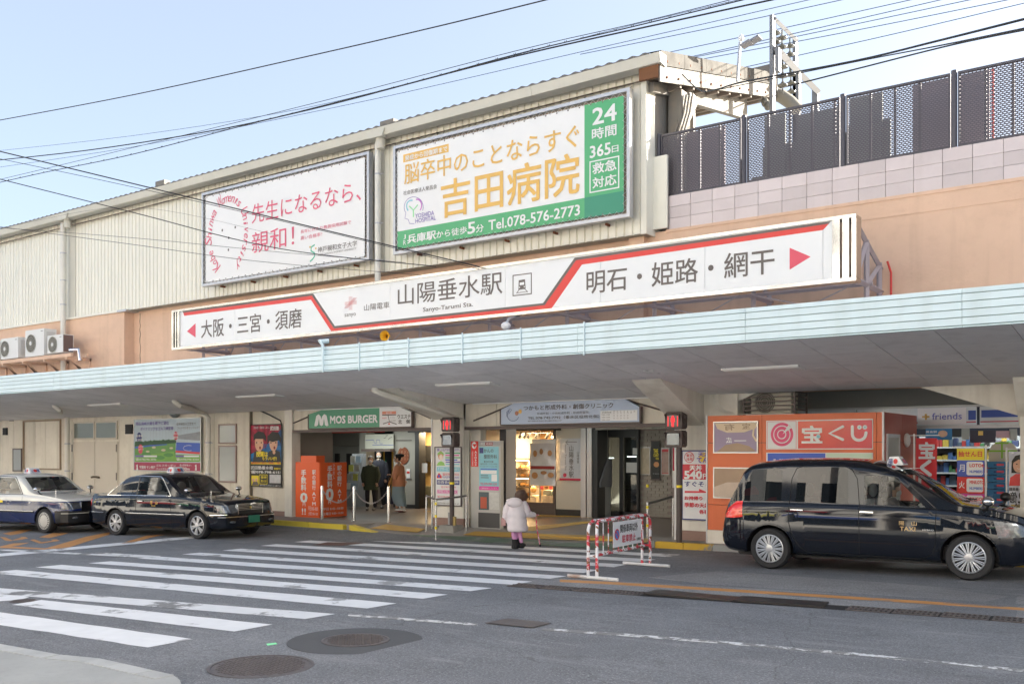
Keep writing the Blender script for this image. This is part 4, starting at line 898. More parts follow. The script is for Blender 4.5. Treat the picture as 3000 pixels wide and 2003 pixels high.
for k in range(7):
    x = xe - .3 - k * 1.35; obj('bracket_arm', MB().box(x - .04, x + .04, YAC - .02, 17.4, zs - .22, zs - .14).prismx([(YAC + .1, zs - .22), (YAC + .25, zs - .22), (17.38, zs - .95), (17.38, zs - .75)][::-1], x - .03, x + .03).box(x - .04, x + .04, 17.3, 17.38, zs - 1.0, zs - .14), peach, t)
t = thing('lagged_pipe', 'shiny lagged pipe running along the canopy roof at the far left', 'pipe', (XU(60, 14.5), 14.5, 3.9))
obj('lagging', MB().tube([(-44, 14.2, 3.9), (XU(118, 14.2), 14.2, 3.93)], .07, 12), M('lagging_foil', (.7, .7, .75), .2, metal=1), t, 50); obj('tail', MB().tube([(XU(118, 14.2), 14.2, 3.93), (XU(160, 14.6), 14.6, 3.9)], .03, 8), black, t, 50)
p = PY(205, 1025, YAC); obj('lagging', MB().tube([p, p + Vector((.35, .1, 0)), p + Vector((.42, .1, -.35))], .06, 10), MATS['lagging_foil'], t, 50)

# ================================================================== PLATFORM MAST, LAMP, WIRES
mst = M('mast_grey', (.2, .205, .215), .5, metal=.3, var=.1, vs=3)
t = thing('catenary_mast', 'pale steel gantry with rows of insulators behind the perforated fence', 'gantry', (-5.5, 22, 6.3))
YM = 22.0
def vbar(ua, ub, vt, vb, Y, nm='post'):
    a = PY(ua, vt, Y); b = PY(ub, vb, Y); obj(nm, MB().box(a.x, b.x, Y - .08, Y + .08, 6.3 if vb > 300 else b.z, a.z), mst, t)
vbar(2258, 2268, 48, 330, YM); vbar(2274, 2285, 145, 210, YM, 'post_sleeve')
vbar(2325, 2334, 112, 330, YM + 3.0); vbar(2326, 2344, 208, 330, YM + 3.0, 'post_sleeve'); vbar(2381, 2398, 265, 330, YM + 5.5)
def beam(a, Ya, b, Yb, r=.06): obj('cross_beam', MB().tube([PY(*a, Ya), PY(*b, Yb)], r, 4), mst, t)
beam((2268, 55), YM, (2333, 118), YM + 3); beam((2276, 145), YM, (2335, 208), YM + 3, .1); beam((2335, 208), YM + 3, (2395, 268), YM + 5.5, .1)
porc = M('porcelain', (.17, .165, .14), .25, var=.1)
def insul(u, v, Y, n=3, tilt=0):
    p = PY(u, v, Y); mb = MB(); mb.lathe([(.02, .1), (.02, -.1 - n * .22)], p, n=6)
    for k in range(n):
        z = -.08 - k * .22; mb.lathe([(.03, z + .06), (.06, z + .02), (.13, z - .02), (.13, z - .035), (.05, z - .06)], p, n=12)
    obj('insulator', mb, porc, t, 40)
for u, v, Y in ((2272, 85, YM + .3), (2291, 100, YM + 1.1), (2314, 124, YM + 2.3), (2293, 185, YM + 1), (2317, 208, YM + 2.3)): insul(u, v, Y)
mb = MB(); pts = [PY(2235, 268, 23.4), PY(2262, 272, 23.4), PY(2290, 283, 23.4), PY(2315, 300, 23.4), PY(2336, 322, 23.4)]; mb.tube(pts, .16, 8)
obj('curved_brace', mb, M('cream_steel', (.24, .225, .19), .5), t, 50)
for u, v in ((2231, 285), (2241, 300), (2249, 310)): p = PY(u, v, 22.5); obj('insulator', MB().ell(p, (.09, .09, .12)), porc, t, 50)
t = thing('platform_lamp', 'twin-head platform floodlight with small camera on a thin pole above the roof end', 'lamp', PY(2163, 230, 19.5))
Yl = 19.5; a = PY(2160, 240, Yl); b = PY(2168, 125, Yl)
obj('pole', MB().tube([a, b], .035, 8), galv, t, 40); p = PY(2171, 112, Yl); obj('camera', MB().ell(p, (.06, .06, .08)), white, t, 50)
a = PY(2165, 138, Yl); obj('arm', MB().tube([a, a + Vector((.28, -.05, .05))], .02, 6), MATS['mast_grey'], t, 40)
for du, s in ((.36, 1), (.22, .8)): obj('lamp_head', MB().obox(a + Vector((du, -.03 - .1 * (s < 1), .04 - .08 * (s < 1))), (.26 * s, .2, .05), 0, 0, rad(-18)), M('lamp_grey', (.22, .22, .24), .4), t)
t = thing('platform_sign_stand', 'small white speaker box hanging between two posts under the platform roof end', 'speaker', PY(2000, 290, 19))
for u in (1980, 2029): obj('post', MB().box(XU(u, 19) - .04, XU(u, 19) + .04, 18.96, 19.04, 6.3, 9.25), M('cream_steel', (.24, .225, .19), .5), t)
p = PY(2000, 295, 18.9); obj('speaker_box', MB().cbox(p.x - .18, p.x + .22, p.y - .1, p.y + .15, p.z - .12, p.z + .12, .02), acw, t)
obj('sign_face', MB().add([PY(1985, 345, 19.3), PY(2022, 372, 19.3), PY(2022, 420, 19.3), PY(1985, 420, 19.3)], [(0, 1, 2, 3)]), signwhite, t)

wirem = M('cable_black', (.02, .022, .025), .6); wireb = M('cable_bluegrey', (.10, .14, .22), .6)
def wire(label, pts, Ys, r, mat_=wirem, clips=0, n=24):
    P3 = []; K = len(pts) - 1
    for i in range(len(pts)): 
        f = i / K if K else 0; Y = Ys[0] + (Ys[1] - Ys[0]) * f; P3.append(PY(*pts[i], Y))
    out = []
    for i in range(len(P3) - 1):            # Catmull-Rom through the points
        p0 = P3[max(i - 1, 0)]; p1 = P3[i]; p2 = P3[i + 1]; p3 = P3[min(i + 2, len(P3) - 1)]
        for k in range(n // K + 1):
            s = k / (n // K + 1); out.append(.5 * ((2 * p1) + (p2 - p0) * s + (2 * p0 - 5 * p1 + 4 * p2 - p3) * s * s + (3 * p1 - p0 - 3 * p2 + p3) * s ** 3))
    out.append(P3[-1]); o = obj('overhead_wire', MB().tube(out, r, 5), mat_, None, 60, label=label, cat='wire', group='overhead wires across the sky')
    if clips:
        for k in range(2, len(out) - 1, 1):
            a = out[k]; obj('wire_clip', MB().tube([a + Vector((-.02, 0, r * 3)), a, a + Vector((.02, 0, r * 3))], .005, 3), mat_, o)
    return o
S_ = 1.2777
def sp(*a): return [(u * S_, v * S_) for u, v in a]
wire('thick single cable crossing the upper left sky from mid left edge to the top', sp((-60, 287), (300, 219), (700, 131), (1000, 62), (1270, -4)), (10, 10), .009)
wire('thick twin cable rising from the left edge to the top right of centre', sp((-60, 373), (200, 345), (520, 294), (800, 228), (1180, 130), (1600, 37), (1810, -8)), (12, 12), .012)
wire('lashed cable with clips climbing from the left edge over the roof', sp((-60, 432), (100, 396), (300, 355), (560, 288), (740, 245), (900, 203), (1180, 126), (1450, 62), (1730, -6)), (11, 11), .008, clips=1, n=48)
wire('thin messenger wire just above the lashed cable with clips', sp((-60, 426), (300, 340), (740, 232), (1180, 118), (1450, 56), (1700, -6)), (11, 11), .005)
wire('thin wire touching the sky at the left edge above the twin cable', sp((-60, 352), (300, 312), (700, 248), (1100, 148), (1450, 58), (1720, -6)), (13, 13), .005, wireb)
wire('faint wire just under the twin cable', sp((-60, 392), (300, 338), (800, 240), (1400, 104), (1900, -10)), (14, 14), .006, wireb)
for nm, a, b in (('first thin blue wire passing above the gantry', (1700, 160), (2560, -20)), ('second thin blue wire passing above the gantry', (1700, 208), (2760, -20)), ('third thin blue wire running across the top of the gantry', (1700, 235), (2900, -12)),
              ('fourth thin blue wire crossing the insulators', (1400, 306), (3060, -70)), ('fifth thin blue wire crossing below the insulators', (2052, 175), (2980, -5)), ('lowest thin blue wire meeting the right edge', (2185, 197), (3060, -4))):
    wire(nm, [a, ((a[0] + b[0]) / 2, (a[1] + b[1]) / 2 + 3), b], (24, 24), .011, wireb)
wire('thick greenish cable from the roof end to the right edge, upper', [(1998, 218), (2050, 265), (2100, 262), (2180, 240), (2500, 180), (2750, 120), (3060, 42)], (17, 9), .012)
wire('lashed black cable from the roof end to the right edge, lower', [(2100, 264), (2500, 183), (2750, 135), (3060, 72)], (17.5, 9), .009)
wire('single black cable passing behind the roof end down to the gantry', [(1900, 345), (2270, 262), (2500, 205), (2800, 130), (3060, 78)], (24, 24), .02)
wire('thickest service cable dropping from the left edge to the sign top', sp((-60, 333), (300, 420), (700, 517), (1100, 612)), (10, 15.8), .013)
wire('thin wire running beside the thickest service cable', sp((-60, 352), (300, 428), (700, 520), (1100, 617)), (10, 15.8), .006)
wire('service cable dropping below the thickest one over the left banner', sp((-60, 508), (0, 522), (300, 455 + 20), (640, 540)), (12, 16.5), .003)
wire('double service wire from the left edge crossing the pink slogan', sp((-60, 396), (300, 486), (640, 570), (1000, 611)), (10, 16.2), .010)
wire('long thin wire low over the cladding towards the left banner', sp((-60, 512), (300, 560), (600, 600), (1010, 634)), (12, 16.5), .006)
wire('straight faint wire low over the cladding with a small joint', sp((-60, 518), (300, 545), (640, 578), (930, 602)), (12, 16.5), .005)

# ================================================================== ENTRANCES
# --- interior shell
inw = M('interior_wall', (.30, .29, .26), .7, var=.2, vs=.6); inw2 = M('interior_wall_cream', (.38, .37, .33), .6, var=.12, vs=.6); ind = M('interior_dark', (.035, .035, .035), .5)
t = thing('concourse', 'dim station concourse seen through the two entrances under the canopy', 'concourse', (-15, 20, .03))
XL = XU(845, 17.9)
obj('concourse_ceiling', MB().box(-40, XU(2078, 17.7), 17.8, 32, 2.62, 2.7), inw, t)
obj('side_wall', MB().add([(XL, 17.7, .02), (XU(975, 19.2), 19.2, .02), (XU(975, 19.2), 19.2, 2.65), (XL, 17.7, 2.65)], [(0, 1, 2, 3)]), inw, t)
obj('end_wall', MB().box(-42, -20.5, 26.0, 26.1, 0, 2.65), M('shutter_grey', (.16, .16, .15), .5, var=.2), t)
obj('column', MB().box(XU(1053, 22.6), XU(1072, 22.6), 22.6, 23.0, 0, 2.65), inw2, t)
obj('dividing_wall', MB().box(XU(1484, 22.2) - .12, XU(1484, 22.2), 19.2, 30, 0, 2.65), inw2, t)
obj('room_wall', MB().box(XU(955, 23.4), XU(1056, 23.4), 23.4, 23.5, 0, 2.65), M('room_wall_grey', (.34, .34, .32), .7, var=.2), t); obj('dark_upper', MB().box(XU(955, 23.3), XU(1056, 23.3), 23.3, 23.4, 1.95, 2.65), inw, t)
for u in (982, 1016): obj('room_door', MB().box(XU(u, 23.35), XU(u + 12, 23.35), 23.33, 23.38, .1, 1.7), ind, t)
# white wall with round brown rice-cracker poster, yellow room
obj('white_wall', MB().box(XU(1153, 22.4), XU(1226, 22.4), 22.4, 22.6, .12, 2.65), inw2, t)
obj('baseboard', MB().box(XU(1153, 22.38), XU(1240, 22.38), 22.37, 22.4, 0.02, .13), ind, t)
obj('door_frame', MB().box(XU(1222, 22.3), XU(1234, 22.3), 22.2, 22.5, 0, 2.65).box(XU(1204, 22.3), XU(1290, 22.3), 22.15, 22.3, 2.35, 2.5), ind, t)
warm = M('warm_wall', (.62, .42, .17), .7, var=.25, vs=.8)
obj('warm_room_wall', MB().box(XU(1234, 23.0), XU(1290, 23.0), 23.0, 23.1, 0, 2.5), warm, t)
obj('counter', MB().box(XU(1238, 22.7), XU(1290, 22.7), 22.7, 22.9, 0, .7), M('counter_khaki', (.3, .3, .2), .6), t)
tv = obj('window_hatch', MB().box(XU(1241, 22.9), XU(1266, 22.9), 22.85, 22.95, 1.45, 1.95), ind, t)
lp = M('warm_lamp_glow', (1, .72, .35), emit=6)
def spot(x, y, z, e, col=(1, .75, .45), sz=.25, nm='interior_lamp'):
    d = bpy.data.lights.new(nm, 'AREA'); d.energy = e; d.color = col; d.size = sz; o = bpy.data.objects.new(nm, d); COL.objects.link(o); o.location = (x, y, z); return o
spot(XU(1268, 22.6), 22.6, 2.4, 18)
# entrance 1: hanging sign, route map, brochure rack, gates
t2 = thing('hanging_sign', 'white hanging sign with a red lower edge inside the left entrance', 'sign', (XU(1050, 19), 19, 2.2))
RP((973, 1240, 1264, 1127), 19.0, white, t2, 'sign_face'); RP((973, 1264.5, 1268, 1127), 19.0, red, t2, 'red_edge'); T('大阪（梅田）', (1060, 1252, 1263, 1107), 18.99, greyp, t2); DISC(1117, 1262, 5, 19.0, red, t2, 'badge', .005)
t2 = thing('route_map', 'cream route map board with blue stepped lines inside the left entrance', 'map', (XU(1110, 22.3), 22.3, 2))
RP((1070, 1272, 1314, 1153), 22.3, M('map_cream', (.55, .55, .47), .5), t2, 'board')
for pts in ([(1071, 1289), (1095, 1288), (1096, 1296), (1103, 1299), (1103, 1288), (1112, 1288), (1113, 1299), (1121, 1299)], [(1091, 1303), (1153, 1303)], [(1124, 1283), (1130, 1282), (1132, 1275), (1137, 1275)], [(1137, 1287), (1144, 1281), (1149, 1280)]):
    outline(pts, M('map_blue', (.06, .1, .4), .5) if pts[0][0] < 1100 else brown, t2, 22.3, 1.5)
obj('route_map_ledge', MB().box(XU(1068, 22.25), XU(1153, 22.25), 22.1, 22.3, PY(1070, 1322, 22.3).z, PY(1070, 1315, 22.3).z), brown, t2)
t2 = thing('brochure_rack', 'grey brochure rack with leaflets beside the orange cash machine panels', 'rack', (XU(1035, 21), 21, .03))
a, b = XU(1018, 21), XU(1052, 21); obj('rack_frame', MB().prismx([(20.8, .1), (21.3, .1), (21.3, 1.7), (21.2, 1.7)][::-1], a, b), M('rack_grey', (.2, .21, .22), .5), t2)
for r_ in range(5):
    for c_ in range(2):
        xx = a + (b - a) * (c_ + .1) / 2; z = .35 + r_ * .27; yy = 20.8 + .08 + r_ * .065
        obj('leaflet', MB().box(xx, xx + (b - a) * .4, yy - .05, yy - .04, z, z + .2), random.choice([white, M('leaf_yellow', (.5, .5, .1), .6), M('leaf_blue', (.3, .4, .5), .6), inw2]), t2)
t2 = thing('ticket_gate', 'dark ticket gate opening with a small green light behind the two masked people', 'gate', (XU(1130, 23.6), 23.6, 0))
obj('doorway', MB().box(XU(1072, 23.6), XU(1153, 23.6), 23.6, 23.7, 0, 1.9), M('gate_navy', (.02, .025, .05), .4), t2)
for u in (1122, 1147): obj('yellow_post', MB().box(XU(u, 23.5), XU(u + 2.5, 23.5), 23.5, 23.55, .3, 1.9), M('gate_yellow', (.3, .2, .04), .6), t2)
obj('green_light', MB().box(XU(1114, 23.5), XU(1118, 23.5), 23.5, 23.52, 1.42, 1.45), M('green_glow', (.1, 1, .3), emit=2), t2)
obj('machine', MB().cbox(XU(1076, 23.3), XU(1112, 23.3), 23.2, 23.5, 0, 1.35, .03), M('gate_grey', (.1, .1, .1), .5), t2)
t2 = thing('cracker_poster', 'round brown rice cracker shaped poster on the white wall behind the woman in orange', 'poster', (XU(1182, 22.39), 22.39, 1.7))
p = PY(1182, 1334, 22.39); mb = MB(); pts = []
for k in range(40):
    an = 2 * math.pi * k / 40; r = 1.0
    if abs(((math.degrees(an) - 100 + 180) % 360) - 180) < 14: r = .86
    pts.append((p.x + .245 * r * math.cos(an), p.z + .27 * r * math.sin(an)))
obj('poster_sheet', mb.prism(pts, 22.375, 22.388), M('senbei_brown', (.24, .07, .03), .5, var=.3, vs=8), t2)
for i, s in enumerate(('パリッ', 'ジャリ', '甘みが', 'ジュワ')): T(s, (1193 - i * 9, 1320, 1348, 1198 - i * 9), 22.37, M('poster_tan', (.6, .4, .25), .5), t2, vertical=True)
t2 = thing('notice_frame', 'framed white notice with a red square on the white wall', 'notice', (XU(1198, 22.39), 22.39, 1.1))
RP((1191, 1372, 1400, 1202), 22.38, white, t2, 'sheet'); RP((1192, 1380, 1386, 1200), 22.37, red, t2, 'red_square'); RP((1160, 1288, 1291, 1206), 22.38, greyp, t2, 'rail'); RP((1191, 1401, 1405, 1206), 22.38, greyp, t2, 'ledge')
t2 = tag(RP((1236, 1356, 1384, 1252), 22.3, white, None, 'paper_notice'), 'sheet of paper taped beside the warm lit ticket window', 'notice')

# ---- signs above the entrances
YH = 17.44
t2 = thing('burger_sign', 'green burger restaurant sign with white letters and a white map panel above the left entrance', 'sign', (XU(1060, YH), YH, 2.4))
x0, x1 = XU(908, YH), XU(1208, YH); xm = XU(1115, YH); zb_, zt_ = 2.375, 2.845
obj('green_panel', MB().prism([(x0, zb_), (xm, zb_), (xm, zt_), (XU(945, YH), zt_), (x0, zt_ - .1)], YH - .04, YH + .05), mosg, t2)
obj('map_panel', MB().prism([(xm, zb_), (x1, zb_), (x1, zt_ - .12), (XU(1175, YH), zt_), (xm, zt_)], YH - .04, YH + .05), signwhite, t2)
obj('sign_frame', MB().box(x0 - .02, x1 + .02, YH - .05, YH + .05, zb_ - .03, zb_).box(x0 - .03, x0, YH - .05, YH + .05, zb_, zt_ - .1).box(x1, x1 + .03, YH - .05, YH + .05, zb_, zt_ - .12), brown, t2)
Ys_ = YH - .045
T('MOS BURGER', (968, 1219, 1240, 1106), Ys_, signwhite, t2, .06); 
wl = signwhite
def mlogo():
    c = PY(942, 1230, Ys_); s = .17
    pts = [(-1.25, -.9), (-.9, .7), (-.5, .95), (-.15, .6), (0, .1), (.15, .6), (.5, .95), (.9, .7), (1.25, -.9), (.95, -1), (.62, -.8), (.45, .3), (.28, -.8), (0, -.95), (-.28, -.8), (-.45, .3), (-.62, -.8), (-.95, -1)]
    return MB().prism([(c.x + a * s * 1.25, c.z + b * s * .95) for a, b in pts], Ys_ - .006, Ys_ - .001)
obj('emblem', mlogo(), wl, t2)
RP((1120, 1205, 1213, 1160), Ys_, M('salmon_print', (.8, .3, .2), .5), t2, 'map_block'); RP((1120, 1214, 1217, 1160), Ys_, greyp, t2, 'map_road')
outline([(1137, 1216), (1141, 1235), (1122, 1241)], greyp, t2, Ys_, 2.5, off=.003); outline([(1141, 1235), (1162, 1242)], greyp, t2, Ys_, 2.5, off=.003); T('垂水駅', (1131, 1206, 1212, 1149), Ys_ - .004, signwhite, t2)
T('ウエステ', (1165, 1214, 1226, 1203), Ys_, greyp, t2, .03); T('北　側', (1167, 1229, 1241, 1201), Ys_, greyp, t2, .03); T('商店街', (1120, 1222, 1226, 1133), Ys_, red, t2); T('ターミナル', (1143, 1221, 1225, 1157), Ys_, greyp, t2); T('ウエステ垂水', (1139, 1230, 1234, 1160), Ys_, greyp, t2); POLY([(1137, 1243), (1140, 1237), (1143, 1243)], Ys_, red, t2, 'map_marker')
t2 = thing('clinic_sign', 'pale blue clinic sign with crescent logo and timetable above the right entrance', 'sign', (XU(1670, YH), YH, 2.4))
x0, x1 = XU(1471, YH), XU(1876, YH); zt_ = 2.85
def gradmat():
    m = M('clinic_blue', (.42, .52, .68), .35, var=.3, vs=.5, dirt=(.62, .66, .72)); return m
obj('blue_panel', MB().prism([(x0, zb_), (x1, zb_), (x1, zt_ - .17), (XU(1832, YH), zt_), (XU(1510, YH), zt_), (x0, zt_ - .14)], YH - .04, YH + .05), gradmat(), t2)
obj('sign_frame', MB().box(x0 - .02, x1 + .02, YH - .05, YH + .05, zb_ - .03, zb_).box(x0 - .03, x0, YH - .05, YH + .05, zb_, zt_ - .14).box(x1, x1 + .03, YH - .05, YH + .05, zb_, zt_ - .17), brown, t2)
T('つかもと形成外科・創傷クリニック', (1534, 1188, 1202, 1797), Ys_, greyp, t2, .015); T('形成外科・小児形成外科・形成皮膚科', (1574, 1208, 1215, 1724), Ys_, greyp, t2); T('TEL.078-742-7792（垂水区役所北側）', (1547, 1219.5, 1229, 1756), Ys_, greyp, t2, .01); T('神戸市垂水区日向2丁目2-4垂水日向ビル2F', (1547, 1231, 1235.5, 1646), Ys_, greyp, t2)
RP((1759, 1203, 1233, 1867), Ys_, signwhite, t2, 'timetable', th=.002); T('診療時間', (1764, 1206, 1210.5, 1791), Ys_ - .002, greyp, t2)
for i, ch in enumerate('月火水木金土日'): T(ch, (1797 + i * 10, 1202.5, 1206.5, 1801 + i * 10), Ys_ - .002, greyp, t2)
for j in range(3):
    T('9:00~12:00', (1763, 1213 + j * 7.5, 1216.5 + j * 7.5, 1787), Ys_ - .002, greyp, t2)
    for i in range(6 if j == 0 else 5): outline(arc(1799 + i * 10, 1209.5 + j * 7.5 + i * -.2, 1.8, 1.8, 0, 360, 10), greyp, t2, Ys_, .5, off=.004)
outline(arc(1503, 1216, 17, 17, 130, 345), M('slate_print', (.2, .25, .4), .5), t2, Ys_, 2.2, off=.003); outline([(1485, 1221), (1484, 1207), (1494, 1198), (1500, 1199), (1490, 1212)], MATS['slate_print'], t2, Ys_, 2, off=.003)
DISC(1514, 1210, 6.5, Ys_, M('terracotta', (.45, .2, .12), .5), t2, 'logo_dot', .002); DISC(1524, 1205, 6, Ys_, gold, t2, 'logo_dot', .003)
# fluorescent strip at header
# --- entrance 2 interior
t3 = thing('bakery_shop', 'lit bakery shop window with bread shelves inside the right entrance', 'shop', (XU(1560, 22.2), 22.2, .03))
Yk = 22.2; ba, bb = XU(1488, Yk), XU(1629, Yk)
obj('shop_back_wall', MB().box(ba - .1, bb, 23.9, 24.0, 0, 2.6), M('shop_wood', (.42, .24, .10), .6, var=.2), t3); obj('shop_side', MB().box(bb - .05, bb, Yk, 24, 0, 2.6), brown, t3)
obj('window_frame', MB().box(ba, bb, Yk - .06, Yk, .03, .27).box(ba, bb, Yk - .06, Yk, 2.38, 2.65).box(bb - .06, bb, Yk - .06, Yk, .27, 2.38).box(ba, bb, Yk - .04, Yk, .27, .36), brown, t3)
obj('shop_glass', MB().box(ba, bb - .06, Yk - .02, Yk - .015, .36, 2.38), glass('shop_glass', (.95, .95, .95), 1.3), t3)
obj('black_blind', MB().box(ba, XU(1637, 22.0), 22.0, 22.12, PY(1490, 1262, 22).z, 2.6), ind, t3)
shm = M('shelf_dark', (.06, .045, .035), .5); brd = M('bread', (.60, .30, .09), .6, var=.4, vs=12); brd2 = M('bread_pale', (.72, .45, .18), .6, var=.3, vs=10)
Yv = 22.7
for v in (1345, 1373, 1399, 1426, 1454):
    z = PY(1495, v, Yv).z; obj('shelf', MB().box(ba - .1, XU(1556, Yv), Yv - .1, Yv + .5, z, z + .03), shm, t3)
    if v > 1345:
        x = ba
        while x < XU(1553, Yv) - .15:
            s = random.uniform(.06, .1); obj('bread', MB().ell((x + .1, Yv + random.uniform(0, .2), z + .03 + s * .6), (s * 1.3, s, s * .7), 8, 6), random.choice([brd, brd2]), t3, 60); x += random.uniform(.14, .2)
obj('shelf_post', MB().box(XU(1497, Yv), XU(1500, Yv), Yv - .1, Yv - .06, .4, PY(1495, 1345, Yv).z).box(XU(1555, Yv), XU(1558, Yv), Yv - .1, Yv - .06, .4, PY(1495, 1345, Yv).z), shm, t3)
obj('shelf_light_strip', MB().box(ba, XU(1552, Yv), Yv - .1, Yv - .06, PY(1495, 1345, Yv).z - .035, PY(1495, 1345, Yv).z - .01), lp, t3)
obj('shelf_light_strip', MB().box(ba, XU(1552, Yv), Yv - .1, Yv - .06, PY(1495, 1399, Yv).z - .02, PY(1495, 1399, Yv).z - .005), lp, t3)
for k, u in enumerate((1509, 1527, 1541, 1552, 1574, 1606, 1621)):
    p = PY(u, 1273, 22.6); obj('spotlight', MB().tube([p + Vector((0, 0, .08)), p, p + Vector((-.05, -.03, -.1))], .04, 8), black, t3, 40)
for u, v in ((1531, 1273), (1619, 1280)): p = PY(u, v, 22.55); obj('spotlight_bulb', MB().ell(p, (.04, .04, .025)), lp, t3, 60)
obj('light_rail', MB().tube([PY(1489, 1268, 22.6), PY(1627, 1266, 22.6)], .02, 6), galv, t3)
for u, v, c_ in ((1583, 1450, white), (1583, 1424, M('tub_sage', (.3, .36, .3), .6))):
    pass
lcm = M('cabinet_cream', (.55, .52, .42), .6)
for a, b in ((1553, 1570), (1588, 1627)): x0, x1, z0, z1 = RC(a, 1451, 1476, b, 22.5); obj('cabinet_door', MB().box(x0, x1, 22.5, 22.8, z0, z1), lcm, t3)
x0, x1, z0, z1 = RC(1590, 1435, 1450, 1614, 22.5); obj('sage_tub', MB().cbox(x0, x1, 22.5, 22.8, z0, z1, .02), M('tub_sage', (.3, .36, .3), .6), t3)
x0, x1, z0, z1 = RC(1617, 1435, 1450, 1628, 22.5); obj('sage_tub', MB().cbox(x0, x1, 22.5, 22.8, z0, z1, .02), MATS['tub_sage'], t3)
for k, u in enumerate((1583, 1596, 1609, 1622)): RP((u, 1423, 1433, u + 10), 22.4, pink if k % 2 == 0 else M('choc', (.3, .12, .05), .5), t3, 'price_card')
obj('cabinet_post', MB().box(XU(1580, 22.4), XU(1583, 22.4), 22.4, 22.45, .36, 1.2), galv, t3)
p = PY(1563, 1433, 22.5); obj('bread', MB().ell(p, (.1, .06, .1)), brd2, t3, 50)
spot((ba + bb) / 2, 22.9, 2.3, 70, (1, .68, .34), .8); spot(ba + .5, 22.55, 1.5, 22, (1, .62, .28), .3)
for lb, x_, y_ in (('left', XU(1000, 21.0), 21.0), ('middle', XU(1110, 21.2), 21.2), ('right', XU(1640, 20.5), 20.5), ('far right', XU(1850, 20.8), 20.8)):  # left tube is real; the other tubes are added to brighten the dim concourse
    lt = thing('tube_light', lb + ' ceiling tube light inside the station concourse', 'lamp', (x_, y_, 2.6), group='tube lights of the concourse'); obj('tube', MB().box(x_ - .6, x_ + .6, y_ - .03, y_ + .03, 2.56, 2.6), M('tube_glow', (.9, 1, .95), emit=3), lt); spot(x_, y_, 2.5, 6 if x_ < -19 else 3.5, (.95, 1, .96), .5)
t4 = thing('bread_poster', 'crumpled bread poster in a plastic sleeve hanging over the bakery window', 'poster', (XU(1590, 21.95), 21.95, 1.2))
foil = M('plastic_sheet', (.72, .71, .72), .12, var=.25, vs=5, bump=1.0, bs=6, spec=.9, dirt=(.45, .38, .33))
RP((1559, 1286, 1300, 1628), 21.97, white, t4, 'card_top')
x0, x1, z0, z1 = RC(1553, 1298, 1421, 1628, 21.95); mb = MB(); N = 10
for side in (0,):
    vs = []
    for j in range(N + 1):
        for i in range(N + 1): vs.append((x0 + (x1 - x0) * i / N, 21.95 - random.uniform(0, .02) - .01 * math.sin(j * 1.3 + i), z0 + (z1 - z0) * j / N))
    mb.add(vs, [(j * (N + 1) + i, j * (N + 1) + i + 1, (j + 1) * (N + 1) + i + 1, (j + 1) * (N + 1) + i) for j in range(N) for i in range(N)])
obj('sheet', mb, foil, t4, 80)
for u, v, ru, rv, m_ in ((1567, 1328, .045, .09, 0), (1585, 1322, .04, .08, 1), (1610, 1327, .05, .08, 0), (1566, 1392, .07, .09, 0), (1592, 1384, .07, .05, 1), (1613, 1391, .07, .07, 0)):
    p = PY(u, v, 21.90); obj('bread_picture', MB().prism([(p.x + ru * 1.4 * math.cos(k * math.pi / 9), p.z + rv * math.sin(k * math.pi / 9)) for k in range(18)], 21.905, 21.915), M('bread_print', (.6, .3, .12), .3, var=.4, vs=8) if m_ == 0 else M('bread_print2', (.45, .22, .1), .3, var=.4, vs=8), t4)
RP((1554, 1364, 1373, 1625), 21.92, M('dark_red_print', (.35, .04, .04), .4), t4, 'red_band')
t4 = thing('station_wall_sign', 'grey vertical station name sign with left arrow on the cream wall beside the bakery', 'sign', (XU(1672, 22.1), 22.1, 1.4))
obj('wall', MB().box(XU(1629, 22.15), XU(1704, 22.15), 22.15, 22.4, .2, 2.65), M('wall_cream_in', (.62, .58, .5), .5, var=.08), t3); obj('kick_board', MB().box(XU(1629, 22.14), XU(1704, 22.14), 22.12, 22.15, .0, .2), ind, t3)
YN = 22.13
RP((1640, 1284, 1401, 1703), YN, M('silver_sign', (.52, .54, .58), .35, var=.3, vs=1.5, dirt=(.75, .76, .78)), t4, 'sign_face'); RP((1640, 1400, 1406, 1703), YN, M('crimson_print', (.6, .03, .08), .4), t4, 'red_band', off=.002)
T('山陽垂水駅', (1667, 1304, 1397, 1681), YN - .005, greyp, t4, .01, vertical=True); T('山陽電車', (1690, 1320, 1357, 1697), YN - .005, greyp, t4, vertical=True)
q0 = PY(1661, 1300, YN - .006); q1 = PY(1661, 1379, YN - .006)
text3('Sanyo-Tarumi Sta.', (XU(1654, YN), YN - .006, q0.z), (0, 0, q1.z - q0.z), (XU(1660, YN) - XU(1654, YN), 0, 0), greyp, t4)
DISC(1655, 1391, 6, YN, MATS['crimson_print'], t4, 'badge', .004); outline([(1690, 1294), (1658, 1294)], greyp, t4, YN, 1.6, off=.006); outline([(1664, 1289), (1657, 1294.5), (1665, 1302)], greyp, t4, YN, 1.6, off=.006)
obj('steel_column', MB().cbox(XU(1704, 21.9), XU(1719, 21.9), 21.85, 22.4, 0, 2.65, .01), steelb, t3); obj('steel_column', MB().cbox(XU(1722, 21.9), XU(1736, 21.9), 21.85, 22.4, 0, 2.65, .01), steelb, t3); obj('column_core', MB().box(XU(1719, 21.9), XU(1722, 21.9), 21.9, 22.4, 0, 2.65).box(XU(1736, 21.9), XU(1750, 21.9), 21.9, 22.4, 0, 2.65), ind, t3)
obj('steel_column', MB().cbox(XU(1471, 18.1), XU(1490, 18.1), 18.0, 18.4, 0, 2.6, .01), M('dark_steel', (.09, .09, .1), .3, metal=.8), t)
